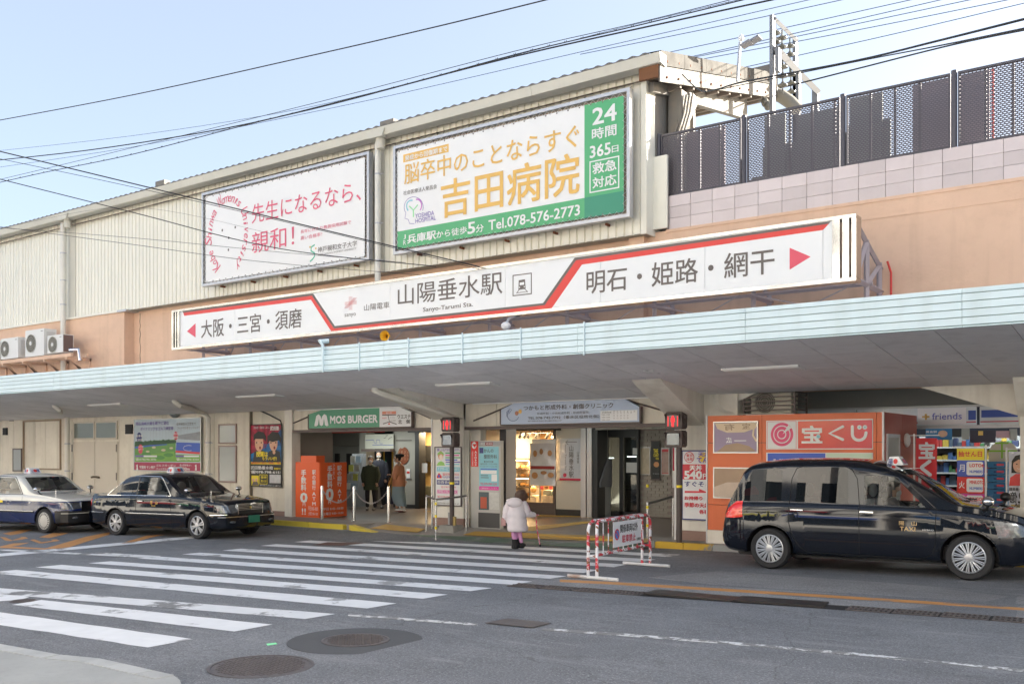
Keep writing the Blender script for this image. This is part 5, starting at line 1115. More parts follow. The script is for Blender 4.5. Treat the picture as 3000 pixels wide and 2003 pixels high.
# glass doors, brick wall with posters
obj('side_pillar', MB().box(XU(1736, 22.6), XU(1773, 22.6), 22.6, 22.8, 0, 2.65), inw, t)
dk = thing('glass_door', 'dark framed glass double door with taped papers inside the right entrance', 'door', (XU(1820, 22.8), 22.8, 0))
da, db = XU(1773, 22.8), XU(1873, 22.8)
obj('door_frame', MB().box(da, db, 22.75, 22.85, 2.15, 2.65).box(da, da + .05, 22.75, 22.85, 0, 2.15).box(db - .06, db, 22.75, 22.85, 0, 2.15).box(XU(1817, 22.8), XU(1828, 22.8), 22.75, 22.85, 0, 2.15).box(da, db, 22.75, 22.85, 0, .16), ind, dk)
obj('door_glass', MB().box(da, db, 22.8, 22.81, .16, 2.15), glass('door_glass', (.5, .52, .5), 1.45), dk); obj('room_back', MB().box(da - .5, db + .5, 24.5, 24.6, 0, 2.6), M('room_back', (.14, .14, .13), .7, var=.3), dk)
obj('table', MB().box(da + .2, da + .9, 23.4, 23.7, .7, .75).box(da + .25, da + .3, 23.4, 23.45, 0, .7).box(da + .8, da + .85, 23.4, 23.45, 0, .7), ind, dk)
for bx in ((1835, 1354, 1384, 1866), (1854, 1312, 1332, 1867)): RP(bx, 22.74, M('paper_dim', (.45, .45, .43), .6), dk, 'paper')
lampw = M('tube_glow', (.9, 1, .95), emit=3)
for a, b, v in ((1775, 1798, 1341), (1838, 1869, 1337)): q0 = PY(a, v, 24); q1 = PY(b, v, 24); obj('tube_lamp', MB().tube([q0, q1], .015, 6), lampw, dk)
bw = thing('brick_wall_panel', 'whitewashed brick wall carrying three food posters inside the right entrance', 'wall', (XU(1925, 23), 23, 0))
xa, xb = XU(1873, 22.9), XU(1972, 22.9); obj('wall_base', MB().box(xa, xb + .4, 22.95, 23.2, 0, 2.65), mortar, bw)
bm_ = MB().cbox(0, .225, 0, .03, 0, .066, .006); bme = bpy.data.meshes.new('brick'); bme.from_pydata(bm_.v, [], bm_.f); bme.materials.append(M('brick_white', (.36, .32, .27), .8, var=.3, vs=2))
r_ = 0; z = .05
while z < 2.3:
    x = xa + (.117 if r_ % 2 else 0)
    while x < xb - .2:
        o = bpy.data.objects.new('brick', bme); COL.objects.link(o); o.parent = bw; o.location = Vector((x, 22.925 + random.uniform(-.006, .006), z)) - bw.location; x += .235
    z += .076; r_ += 1
def poster(label, box, Y, col_, items=(), fr_=None, name='poster'):
    x0, x1, z0, z1 = RC(*box, Y); t_ = thing(name, label, 'poster', ((x0 + x1) / 2, Y, z0))
    obj('sheet', MB().box(x0, x1, Y - .006, Y, z0, z1), col_, t_)
    if fr_: FRAME(box, Y, fr_, t_, .025, .02)
    return t_
YP = 22.90
pt = poster('silver framed food poster, left of the black hanging banner on brick', (1875, 1309, 1390, 1906), YP, M('poster_beige', (.5, .42, .3), .4, var=.4, vs=8), fr_=steelb)
pt = thing('black_banner', 'black hanging banner with yellow lettering and a round curry bun on the brick wall', 'banner', (XU(1920, YP), YP, 1))
RP((1908, 1292, 1402, 1933), YP - .05, blackp, pt, 'cloth'); RP((1906, 1289, 1292, 1936), YP - .05, brown, pt, 'rail'); RP((1906, 1402, 1406, 1936), YP - .05, brown, pt, 'rail')
T('THE', (1915, 1315, 1327, 1928), YP - .055, yellow, pt, .04); T('CURRY', (1915, 1329, 1337, 1930), YP - .055, yellow, pt, .03); T('PAN', (1922, 1339, 1346, 1930), YP - .055, yellow, pt, .03); DISC(1923, 1360, 8, YP - .055, M('bun_print', (.55, .25, .1), .5), pt, 'bun', asp=1.1); T('ザ・カレーパン', (1913, 1385, 1389, 1932), YP - .055, white, pt)
pt = poster('red bordered food poster right of the black banner', (1937, 1312, 1390, 1962), YP, M('poster_red', (.55, .05, .06), .4), fr_=steelb)
RP((1940, 1323, 1385, 1959), YP - .008, M('poster_gold', (.45, .3, .25), .5, var=.5, vs=10), pt, 'picture')
pt = poster('narrow red and white poster half hidden by the right signal pole', (1970, 1310, 1428, 1984), 20.5, white); RP((1971, 1311, 1378, 1984), 20.49, M('crimson_print', (.6, .03, .08), .4), pt, 'red_part')
bx = thing('ticket_machine', 'slanted white machine with a dark red header left of the glass door', 'machine', (XU(1762, 22.2), 22.2, 0))
x0, x1, z0, z1 = RC(1749, 1425, 1497, 1773, 22.3); obj('base', MB().box(x0, x1, 22.3, 22.6, 0, z1), M('machine_white', (.3, .3, .29), .5), bx)
obj('desk', MB().prismx([(22.0, z1), (22.6, z1), (22.6, z1 + .75), (22.4, z1 + .75), (22.0, z1 + .12)][::-1], x0 - .02, x1 + .04), M('machine_grey', (.14, .14, .15), .5), bx); RP((1751, 1365, 1374, 1767), 22.25, M('maroon', (.25, .02, .04), .5), bx, 'header')
# departure board
t4 = thing('departure_board', 'white departure board with orange LED text hanging in the right entrance', 'board', (XU(1880, 18.6), 18.6, 2.2))
YD = 18.3; RP((1758, 1236, 1259, 1925), YD, M('board_white', (.42, .42, .36), .5), t4, 'case', th=.2); RP((1927, 1236, 1256, 1985), YD, M('board_white', (.42, .42, .36), .5), t4, 'case', th=.2)
RP((1776, 1236, 1252.5, 1918), YD - .2, ind, t4, 'screen'); led = M('led_orange', (1, .2, .03), emit=.7)
T('14:21', (1777, 1244, 1250, 1796), YD - .205, led, t4); T('阪神大阪梅田', (1837, 1243, 1251, 1898), YD - .205, led, t4); T('←', (1817, 1253.5, 1257, 1829), YD - .205, red, t4); T('山陽垂水駅', (1836, 1253.5, 1258, 1863), YD - .205, greyp, t4); RP((1951, 1236, 1249, 1984), YD - .2, ind, t4, 'screen'); T('14', (1953, 1241, 1248, 1962), YD - .205, led, t4)

# ================================================================== POSTERS ON THE FRONT
sil = M('silver_frame', (.6, .6, .58), .35, metal=.8)
def PT(label, box, Y, base, fr_=None, name='poster'): return poster(label, box, Y, base, fr_=fr_, name=name)
# golf poster
Yg = 17.42
grass = M('print_grass', (.12, .32, .08), .5, var=.5, vs=3, dirt=(.25, .45, .12)); skyp = M('print_sky', (.55, .66, .74), .5, var=.2, vs=1)
pt = PT('wide golf range poster in a silver frame behind the black sedan', (393, 1228, 1378, 590), Yg, skyp, sil)
POLY([(395, 1298), (450, 1290), (515, 1287), (514, 1352), (395, 1352)], Yg - .008, grass, pt, 'grass_print'); POLY([(395, 1302), (430, 1296), (516, 1290), (516, 1297), (395, 1307)], Yg - .010, M('print_trees', (.05, .12, .06), .6), pt, 'tree_print')
POLY([(396, 1308), (440, 1303), (490, 1300), (488, 1303), (440, 1307), (396, 1313)], Yg - .012, blue, pt, 'river_print'); POLY([(395, 1335), (510, 1322), (512, 1350), (395, 1352)], Yg - .011, M('print_grass2', (.22, .48, .08), .5, var=.3, vs=3), pt, 'grass_print')
POLY([(517, 1295), (586, 1297), (586, 1328), (515, 1322)], Yg - .010, blue, pt, 'court_print'); POLY([(516, 1319), (586, 1324), (585, 1330), (514, 1325)], Yg - .012, red, pt, 'court_edge'); POLY([(520, 1285), (520, 1275), (550, 1270), (586, 1264), (586, 1290)], Yg - .010, M('print_building', (.35, .38, .42), .5, var=.4, vs=6), pt, 'building_print'); POLY([(514, 1330), (586, 1331), (586, 1352), (508, 1352)], Yg - .010, M('print_grass2', (.22, .48, .08), .5), pt, 'grass_print')
netm = M('net_print', (.42, .46, .52), .5); tree_m = M('print_trees', (.05, .12, .06), .6)
for k in range(13): outline([(440 + k * 9, 1252 + k * .2), (441 + k * 9, 1292)], netm, pt, Yg, .7, off=.009)
for k in range(22): DISC(400 + k * 5.3, 1297 - k * .25 + random.uniform(-2, 2), random.uniform(3, 5.5), Yg, tree_m, pt, 'tree_print', .0135 + k * .00002, 1.3)
for u, v, r in ((452, 1310, 3.2), (480, 1318, 3.6), (434, 1322, 3), (503, 1312, 3)): DISC(u, v, r, Yg, M('sand_print', (.62, .55, .38), .5), pt, 'bunker_print', .0145, 3)
for u, v in ((430, 1330), (470, 1340), (495, 1332)): DISC(u, v, 6, Yg, M('print_grass3', (.1, .3, .07), .5), pt, 'grass_print', .0125, 4)
outline(arc(553, 1312, 16, 8, 60, 300), white, pt, Yg, 1, off=.013)
RP((394, 1353, 1377, 588), Yg - .008, M('wine_print', (.42, .04, .09), .45), pt, 'red_band')
Yq = Yg - .016
T('明石海峡大橋を眼下に望む', (399, 1236, 1246, 495), Yq, purple, pt, .01); T('ダイナミックなゴルフ練習場', (412, 1251, 1261, 508), Yq, purple, pt, .01); T('全天候型人工芝生で', (517, 1238, 1246, 574), Yq, greyp, pt); T('フットサルをエンジョイ！', (520, 1250, 1257, 584), Yq, greyp, pt)
DISC(409, 1282, 16, Yg, navy, pt, 'round_tag', .013, .8); T('駐車場', (400, 1273, 1280, 418), Yq, white, pt, .02); T('120台', (401, 1284, 1292, 418), Yq, white, pt, .02); DISC(413, 1315, 14, Yg, pink, pt, 'round_tag', .013, .8); T('112打席', (405, 1305, 1311, 421), Yq, white, pt); T('230ヤード', (405, 1313, 1319, 421), Yq, white, pt); DISC(516, 1276, 12.5, Yg, pink, pt, 'round_tag', .013, .8); T('年中', (509, 1267, 1274, 523), Yq, white, pt, .02); T('無休', (509, 1277, 1284, 523), Yq, white, pt, .02)
for a, b in ((397, 460), (515, 583)): RP((a, 1333, 1338, b), Yg - .013, white, pt, 'info_strip'); RP((a, 1333, 1338, a + 24), Yg - .014, purple, pt, 'info_strip')
T('☎(078)796-3592', (398, 1341, 1349, 458), Yq, white, pt, .02); T('☎(078)796-2350', (517, 1341, 1349, 583), Yq, white, pt, .02)
T('学園南 サン神戸', (409, 1363, 1372, 455), Yq, white, pt, .03); T('ゴルフガーデン', (458, 1359, 1366, 515), Yq, white, pt, .02); T('フットサルガーデン', (458, 1369, 1376, 515), Yq, white, pt, .02); T('垂水警察署北へ', (527, 1359, 1365, 562), Yq, white, pt); T('700m', (531, 1368, 1377, 556), Yq, white, pt, .02)
def figure2d(u, v, h, parent): 
    POLY([(u - .1 * h, v), (u, v - .55 * h), (u - .12 * h, v - .8 * h), (u, v - .85 * h), (u + .1 * h, v - h), (u + .14 * h, v - .8 * h), (u + .15 * h, v - .5 * h), (u + .2 * h, v)], Yq, white, parent, 'figure_print')
figure2d(401, 1377, 18, pt); figure2d(573, 1377, 18, pt)
# tutoring school poster
Yj = 17.57; pt = PT('tutoring school poster with two caricature men on red and blue rays, phone number below', (733, 1243, 1424, 826), Yj, blackp, blackp)
x0, x1, z0, z1 = RC(735, 1245, 1355, 825, Yj); cx, cz = (x0 + x1) / 2, (z0 + z1) / 2 - .1
jr = M('juku_red', (.45, .02, .06), .5); jr2 = M('juku_red_dark', (.28, .01, .04), .5); jb = M('juku_blue', (.02, .2, .5), .5); jb2 = M('juku_blue_dark', (.01, .1, .3), .5)
RP((735, 1245, 1353, 825), Yj - .006, jr, pt, 'red_field')
for k in range(16):
    a0 = rad(k * 22.5 + 5); a1 = a0 + rad(11); 
    q = []
    for an in (a0, a1):
        tmax = min([(x1 - cx) / math.cos(an) if math.cos(an) > 1e-3 else 9, (x0 - cx) / math.cos(an) if math.cos(an) < -1e-3 else 9, (z1 - cz) / math.sin(an) if math.sin(an) > 1e-3 else 9, (z0 - cz) / math.sin(an) if math.sin(an) < -1e-3 else 9]); q.append((cx + tmax * math.cos(an), cz + tmax * math.sin(an)))
    obj('ray_print', MB().prism([(cx, cz), q[0], q[1]], Yj - .014, Yj - .0115), jb2 if (k > 11 or k < 2 or 8 < k < 12) else jr2, pt)
POLY([(735, 1330), (760, 1300), (785, 1300), (826, 1260), (826, 1354), (735, 1353)], Yj - .008, jb, pt, 'blue_field')
skin_p = M('print_skin', (.72, .42, .28), .5, var=.15, vs=10); hair_p = M('print_hair', (.02, .015, .012), .5)
for (u, v, h) in ((761, 1297, 25), (803, 1297, 24)):
    POLY([(u - 20, 1353), (u - 16, v + 26), (u, v + 18), (u + 17, v + 26), (u + 20, 1353)], Yj - .016, blackp, pt, 'jacket_print')
    DISC(u, v, h, Yj, skin_p, pt, 'face_print', .020, .75)
    POLY([(u - 19, v - 6), (u - 17, v - 24), (u - 5, v - 34), (u + 10, v - 32), (u + 18, v - 20), (u + 18, v - 4), (u + 12, v - 12), (u - 12, v - 12)] if u < 780 else [(u - 20, v + 4), (u - 19, v - 20), (u - 5, v - 33), (u + 12, v - 31), (u + 20, v - 15), (u + 19, v + 2), (u + 14, v - 8), (u - 4, v - 3), (u - 14, v - 6)], Yj - .024, hair_p, pt, 'hair_print')
    for du in (-7, 7): DISC(u + du, v - 1, 2, Yj, hair_p, pt, 'eye_print', .0245, 1.4)
    DISC(u + 3, v + 14, 4.5, Yj, M('print_mouth', (.25, .02, .02), .5), pt, 'mouth_print', .0245, .8); DISC(u + 2, v + 27, 6, Yj, skin_p, pt, 'hand_print', .0245, 1)
outline([(752, 1296), (758, 1296)], white, pt, Yj, .8, off=.027); outline([(764, 1296), (772, 1297)], white, pt, Yj, .8, off=.027)
T('日本初！授業をしない。', (744, 1249, 1256, 790), Yj - .025, white, pt); T('武田塾', (792, 1248, 1260, 818), Yj - .025, white, pt, .05)
T('授業は', (751, 1322, 1337, 785), Yj - .03, yellow, pt, .06); T('もういいぜ!!', (769, 1337, 1347, 811), Yj - .03, yellow, pt, .05)
RP((735, 1352, 1359, 825), Yj - .010, yellow, pt, 'yellow_band'); T('偏差値30台から難公立・関関同立・早慶へ', (737, 1353, 1358, 824), Yj - .015, red, pt, .02)
T('武田塾垂水校', (735, 1364, 1374, 800), Yj - .008, white, pt, .03); RP((803, 1363, 1375, 824), Yj - .008, blackp, pt, 'tag'); T('実施中!!', (803, 1369, 1375, 824), Yj - .012, yellow, pt, .03); T('☎078-798-6151', (735, 1377, 1386, 824), Yj - .008, white, pt, .04)
RP((737, 1392, 1424, 758), Yj - .008, yellow, pt, 'yellow_panel'); DISC(743, 1405, 5, Yj, skin_p, pt, 'face_print', .014); DISC(752, 1405, 5, Yj, skin_p, pt, 'face_print', .014); POLY([(738, 1421), (742, 1410), (754, 1410), (758, 1421)], Yj - .016, greyp, pt, 'jacket_print')
FRAME((761, 1389, 1417, 784), Yj, yellow, pt, .015, .004, 'box_line', off=.008); T('徒歩', (765, 1393, 1401, 781), Yj - .008, yellow, pt, .03); T('約1分', (765, 1404, 1412, 781), Yj - .008, yellow, pt, .03)
RP((790, 1389, 1414, 823), Yj - .008, M('map_print', (.6, .6, .62), .5, var=.4, vs=9), pt, 'map_print'); T('神戸市垂水区神田町2-29 山陽ビル3F', (761, 1419, 1423, 824), Yj - .008, white, pt)
# care service poster on the pillar
Yc = 17.42; pt = PT('tall care service poster with a cartoon nurse on the pillar between the entrances', (1274, 1308, 1480, 1353), Yc, M('poster_pale', (.74, .76, .76), .45), M('bronze_frame', (.1, .08, .08), .4))
Yq = Yc - .012
T('優しい心でお世話します。', (1281, 1313, 1321, 1347), Yq, purple, pt, .02); DISC(1292, 1334, 13, Yc, M('hair_orange', (.7, .25, .08), .5), pt, 'hair_print', .008, .75); DISC(1293, 1339, 9, Yc, M('face_pale', (.8, .68, .6), .5), pt, 'face_print', .012, .75); POLY([(1281, 1333), (1284, 1325), (1292, 1322), (1299, 1326), (1301, 1333), (1292, 1328)], Yc - .016, M('lime2', (.3, .6, .15), .5), pt, 'cap_print'); POLY([(1279, 1363), (1284, 1354), (1292, 1350), (1300, 1354), (1304, 1363)], Yc - .010, M('lime2', (.3, .6, .15), .5), pt, 'dress_print')
for k, (a, b, cc) in enumerate(((1305, 1348, green), (1305, 1345, magenta), (1305, 1348, green), (1305, 1340, blue), (1306, 1348, purple), (1306, 1346, cyanp))):
    RP((a, 1325 + k * 6.5, 1328.5 + k * 6.5, b), Yc - .006, cc, pt, 'small_print')
def pill(u0, v, h, u1, m_, s, tm): RP((u0, v, v + h, u1), Yc - .007, m_, pt, 'pill'); T(s, (u0 + 3, v + 2, v + h - 3, u1 - 2), Yq, tm, pt, .02)
pill(1280, 1367, 13, 1347, cyanp, 'ケアサービスしらゆり', white); pill(1280, 1405, 13, 1346, navy, '白百合介護所', white); pill(1280, 1433, 12, 1341, M('pale_pink', (.75, .45, .6), .5), 'しらゆり', magenta)
T('☎(078)707-0032', (1297, 1384, 1393, 1345), Yq, pink, pt, .01); T('FAX(078)707-4643', (1297, 1394, 1402, 1345), Yq, purple, pt, .01); T('☎(078)707-3646', (1292, 1422, 1429, 1336), Yq, pink, pt); T('☎(078)708-3060', (1281, 1450, 1457, 1335), Yq, pink, pt); T('FAX(078)708-3061', (1281, 1458, 1463, 1330), Yq, blue, pt); T('神戸市垂水区陸ノ町6-67', (1281, 1470, 1475, 1345), Yq, greyp, pt)
POLY([(1280, 1394), (1286, 1384), (1294, 1394), (1294, 1400), (1280, 1400)], Yc - .008, red, pt, 'house_print'); DISC(1287, 1394, 4, Yc, blue, pt, 'house_print', .012)
# AED box with clinic poster
pt = thing('aed_box', 'tall cabinet with red AED strip and pale blue orthopaedic clinic poster beside the pillar', 'cabinet', (XU(1420, 17.5), 17.5, .03))
Ya = 17.4; x0, x1, z0, z1 = RC(1380, 1291, 1538, 1466, Ya)
obj('cabinet_body', MB().box(x0, x1, Ya, Ya + .12, .03, z1), M('cabinet_steel', (.46, .46, .44), .4, metal=.4), pt); obj('lower_panel', MB().box(XU(1402, Ya), x1 - .02, Ya - .01, Ya, .05, PY(1402, 1500, Ya).z), M('panel_dark', (.06, .06, .06), .35), pt)
RP((1380, 1292, 1366, 1401), Ya - .004, M('aed_red', (.75, .05, .04), .4), pt, 'red_strip'); DISC(1390, 1304, 10, Ya, white, pt, 'badge', .012, .85); POLY([(1385, 1302), (1388, 1299), (1390.5, 1301), (1393, 1299), (1396, 1302), (1390.5, 1310)], Ya - .016, red, pt, 'heart')
T('AED', (1391, 1321, 1343, 1397), Ya - .01, white, pt, .05, vertical=True); T('BOX', (1391, 1345, 1363, 1397), Ya - .01, white, pt, .05, vertical=True); T('自動体外式除細動器', (1383, 1321, 1363, 1387), Ya - .01, white, pt, vertical=True)
RP((1402, 1293, 1306, 1465), Ya - .004, M('header_grey', (.35, .35, .35), .4), pt, 'header'); T('山陽電車', (1405, 1296, 1303, 1421), Ya - .01, white, pt); RP((1422, 1295, 1304, 1444), Ya - .009, M('maroon2', (.3, .03, .03), .4), pt, 'header_tag'); T('AED BOX', (1424, 1297, 1302, 1443), Ya - .014, white, pt, .03)
RP((1404, 1308, 1423, 1461), Ya - .008, M('poster_blue', (.25, .55, .64), .4), pt, 'poster_sheet'); RP((1404, 1423, 1434, 1461), Ya - .008, magenta, pt, 'pink_band'); RP((1405, 1311, 1327, 1416), Ya - .013, navy, pt, 'logo_square')
T('かんの', (1418, 1314, 1325, 1446), Ya - .013, greyp, pt, .01); T('整形外科', (1418, 1331, 1343, 1456), Ya - .013, greyp, pt, .01); T('◆診療科目◆', (1418, 1349, 1354, 1446), Ya - .013, greyp, pt); T('整形外科・リウマチ科', (1408, 1356, 1361, 1457), Ya - .013, greyp, pt); T('リハビリテーション科', (1408, 1363, 1368, 1457), Ya - .013, greyp, pt); RP((1408, 1372, 1375, 1456), Ya - .013, blue, pt, 'small_print'); RP((1409, 1377, 1387, 1455), Ya - .013, white, pt, 'small_print'); RP((1440, 1389, 1409, 1456), Ya - .013, white, pt, 'small_print'); RP((1409, 1391, 1393, 1430), Ya - .013, greyp, pt, 'small_print'); RP((1409, 1397, 1399, 1432), Ya - .013, greyp, pt, 'small_print'); T('TEL.078-708-1233', (1407, 1413, 1419, 1456), Ya - .013, pink, pt, .02); T('ご来院お待ちしています。', (1408, 1427, 1431, 1458), Ya - .013, white, pt)
RP((1403, 1440, 1492, 1432), Ya - .004, M('aed_window', (.1, .13, .14), .2), pt, 'window'); RP((1408, 1455, 1488, 1426), Ya - .009, M('aed_case', (.5, .1, .05), .4), pt, 'defibrillator'); RP((1434, 1441, 1491, 1463), Ya - .006, M('instr', (.6, .6, .57), .5, var=.3, vs=15), pt, 'instruction_sheet')
# tempura poster at the right pillar
Yt_ = 17.42; pt = PT('white tempura restaurant poster with red price band, partly hidden by the orange booth', (1997, 1318, 1521, 2112), Yt_, M('poster_white', (.78, .79, .8), .45), navy)
Yq = Yt_ - .012; RP((1998, 1359, 1403, 2111), Yt_ - .006, M('tempura_red', (.62, .04, .06), .45), pt, 'red_band')
DISC(2020, 1339, 16, Yt_, MATS['tempura_red'], pt, 'round_seal', .008, .98); DISC(2020, 1339, 14, Yt_, MATS['poster_white'], pt, 'round_seal', .011, .98); T('東京', (2011, 1329, 1338, 2030), Yt_ - .016, MATS['tempura_red'], pt, .03); T('浅草', (2011, 1340, 1349, 2030), Yt_ - .016, MATS['tempura_red'], pt, .03)
DISC(2062, 1339, 15, Yt_, M('sun_yellow', (.85, .6, .08), .5), pt, 'sun_print', .008); T('天丼', (2046, 1323, 1337, 2080), Yt_ - .016, purple, pt, .05); T('てんや', (2042, 1339, 1355, 2092), Yt_ - .016, purple, pt, .06)
T('天丼', (2021, 1362, 1377, 2056), Yq, white, pt, .07); T('540', (2006, 1379, 1401, 2056), Yq, white, pt, .07); T('円', (2060, 1387, 1401, 2078), Yq, white, pt, .05)
T('すぐそこ', (2006, 1409, 1424, 2082), Yq, navy, pt, .03); POLY([(2006, 1437), (2048, 1437.5), (2048, 1431), (2078, 1443), (2006, 1443)], Yt_ - .006, MATS['tempura_red'], pt, 'arrow'); T('お持帰り', (2006, 1452, 1463, 2058), Yq, MATS['tempura_red'], pt, .06); T('季節の天丼', (2006, 1471, 1484, 2078), Yq, MATS['tempura_red'], pt, .06); T('各種', (2049, 1492, 1504, 2078), Yq, MATS['tempura_red'], pt, .06)

# ================================================================== CASH MACHINE PANELS (free standing, orange)
def atm(label, px4, back_off, lit):
    A, B = (GP(*px4[0], .03), GP(*px4[1], .03)); ex = (B - A); L_ = ex.length; ex.normalize(); h = px4[2]
    nrm = Vector((-ex.y, ex.x, 0)); 
    t_ = thing('cash_machine_panel', label, 'sign panel', ((A + B) / 2)); mb = MB(); q = [A, B, B + nrm * .05, A + nrm * .05]
    mb.add([(p.x, p.y, .03) for p in q] + [(p.x, p.y, .03 + h) for p in q], [(0, 3, 2, 1), (4, 5, 6, 7), (0, 1, 5, 4), (1, 2, 6, 5), (2, 3, 7, 6), (3, 0, 4, 7)])
    obj('board', mb, orange, t_)
    def tx(s, a0, a1, h0, h1, b=.03, vert=False): text3(s, A - nrm * .006 + ex * L_ * a0 + Vector((0, 0, h * h0)), ex * L_ * (a1 - a0), (0, 0, h * (h1 - h0)), signwhite, t_, b, vert)
    return t_, tx, A, B, nrm, h
t_, tx, A, B, nr, h = atm('bright orange cash machine panel facing left, in front', [(866, 1513), (935, 1516), 1.46], 0, 1)
tx('手数料', .24, .46, .48, .86, .04, True); tx('駅の銀行', .72, .86, .50, .86, .03, True); tx('ATM', .72, .86, .22, .46, .03, True); tx('0', .22, .50, .27, .44, .05); tx('円', .31, .43, .20, .255, .02); tx('!!', .28, .44, .05, .16, .03); tx('平日 8:45~18:00', .55, .95, .12, .2, .0); tx('土曜日 9:00~14:00', .55, .95, .04, .1, .0)
t_, tx, A, B, nr, h = atm('darker orange cash machine panel just right of the front one', [(938, 1516), (1016, 1510), 1.45], 0, 0)
tx('手数料', .26, .44, .54, .94, .04, True); tx('ひきだし', .46, .54, .70, .97, .0, True); tx('駅の銀行', .63, .79, .56, .94, .03, True); tx('ATM', .65, .78, .25, .50, .03, True); tx('0', .22, .47, .31, .52, .06); tx('円', .29, .39, .24, .3, .02); tx('平日 8:45~18:00', .1, .86, .125, .175, .01); tx('土曜日 9:00~14:00', .1, .86, .04, .09, .01)
obj('top_box', MB().box(A.x - .75, A.x - .15, A.y - .0, A.y + .3, 1.47, 1.66), orange, t_)
# ================================================================== CHAIN BOLLARDS
ss = M('polished_steel', (.7, .7, .68), .25, metal=.9)
def bollard(label, u, vb, vt): 
    p = GP(u, vb, .03); h = PY(u, vt, p.y).z; t_ = thing('bollard', label, 'bollard', p, group='chain bollards by the left entrance'); obj('post', MB().lathe([(.038, .03), (.038, h - .03), (.03, h), (0, h)], (p.x, p.y, 0), n=14), ss, t_, 40); obj('foot', MB().lathe([(.07, .031), (.07, .04), (.04, .045)], (p.x, p.y, 0), n=14), ss, t_, 40); return Vector((p.x, p.y, h))
b1 = bollard('steel bollard standing in front of the two orange panels', 943, 1519, 1422); b2 = bollard('middle steel bollard of the chain row', 1037, 1525, 1424); b3 = bollard('right steel bollard of the chain row, next to the yellow tactile paving', 1138, 1529, 1424)
for i, (a, b) in enumerate(((b1, b2), (b2, b3))):
    pts = []; N = 30
    for k in range(N + 1):
        s = k / N; p = a.lerp(b, s); p.z -= .08 + .62 * 4 * s * (1 - s) * .55; pts.append(p)
    mb = MB()
    for k in range(N):
        c = (pts[k] + pts[k + 1]) / 2; d = (pts[k + 1] - pts[k]).normalized(); sd_ = Vector((0, 0, 1)).cross(d).normalized() if k % 2 else d.cross(Vector((0, 0, 1)).cross(d)).normalized(); L_ = (pts[k + 1] - pts[k]).length * .72
        mb.tube([c + d * L_ * math.cos(q * math.pi / 4) + sd_ * .016 * math.sin(q * math.pi / 4) for q in range(8)], .006, 4, closed=True)
    tag(obj('chain', mb, M('chain_grey', (.45, .42, .42), .4, metal=.6), None, kind='stuff'), 'hanging steel chain between the %s bollards' % ('left and middle' if i == 0 else 'middle and right'), 'chain')
# handrails
def rail(label, pts, r=.022, posts=()):
    t_ = thing('handrail', label, 'handrail', pts[0]); obj('rail', MB().tube(pts, r, 8), M('rail_grey', (.2, .2, .2), .35, metal=.7), t_, 40)
    for (x, y, z0, z1, yel) in posts:
        p_ = obj('post', MB().lathe([(r, z0), (r, z1)], (x, y, 0), n=10), ss, t_, 40)
        for zz in yel: obj('yellow_band', MB().lathe([(r + .003, zz), (r + .003, zz + .06)], (x, y, 0), n=10), yellow, p_, 40)
P1 = GP(1249, 1549, .03); P2 = GP(1277, 1570, -.05); P3 = GP(1366, 1549, .03); Pm = GP(1266, 1543, .03)
zt = .03
h1 = PY(1249, 1452, P1.y).z; h2 = PY(1277, 1463, P2.y).z; h3 = PY(1366, 1452, P3.y).z
rail('bent handrail around the left traffic signal pole', [Vector((P1.x, P1.y, h1)), Vector((P2.x, P2.y, h2)), Vector((P3.x, P3.y, h3))], posts=((P1.x, P1.y, 0, h1, ()), (P2.x, P2.y, -.2, h2, (.35, .62, .1)), (P3.x, P3.y, 0, h3, ()), (Pm.x, Pm.y, 0, h1, ())))
P1 = GP(1897, 1582, -.02); P2 = GP(1972, 1570, .03); h1 = PY(1897, 1475, P1.y).z; h2 = PY(1972, 1455, P2.y).z
rail('plain handrail left of the right traffic signal pole', [Vector((P1.x, P1.y, h1)), Vector((P2.x - .03, P2.y, h2)), Vector((P2.x, P2.y, h2 - .05))], .025, posts=((P1.x, P1.y, -.1, h1 + .03, (.25, .62, 1.05)), (P2.x, P2.y, 0, h2 - .02, ())))
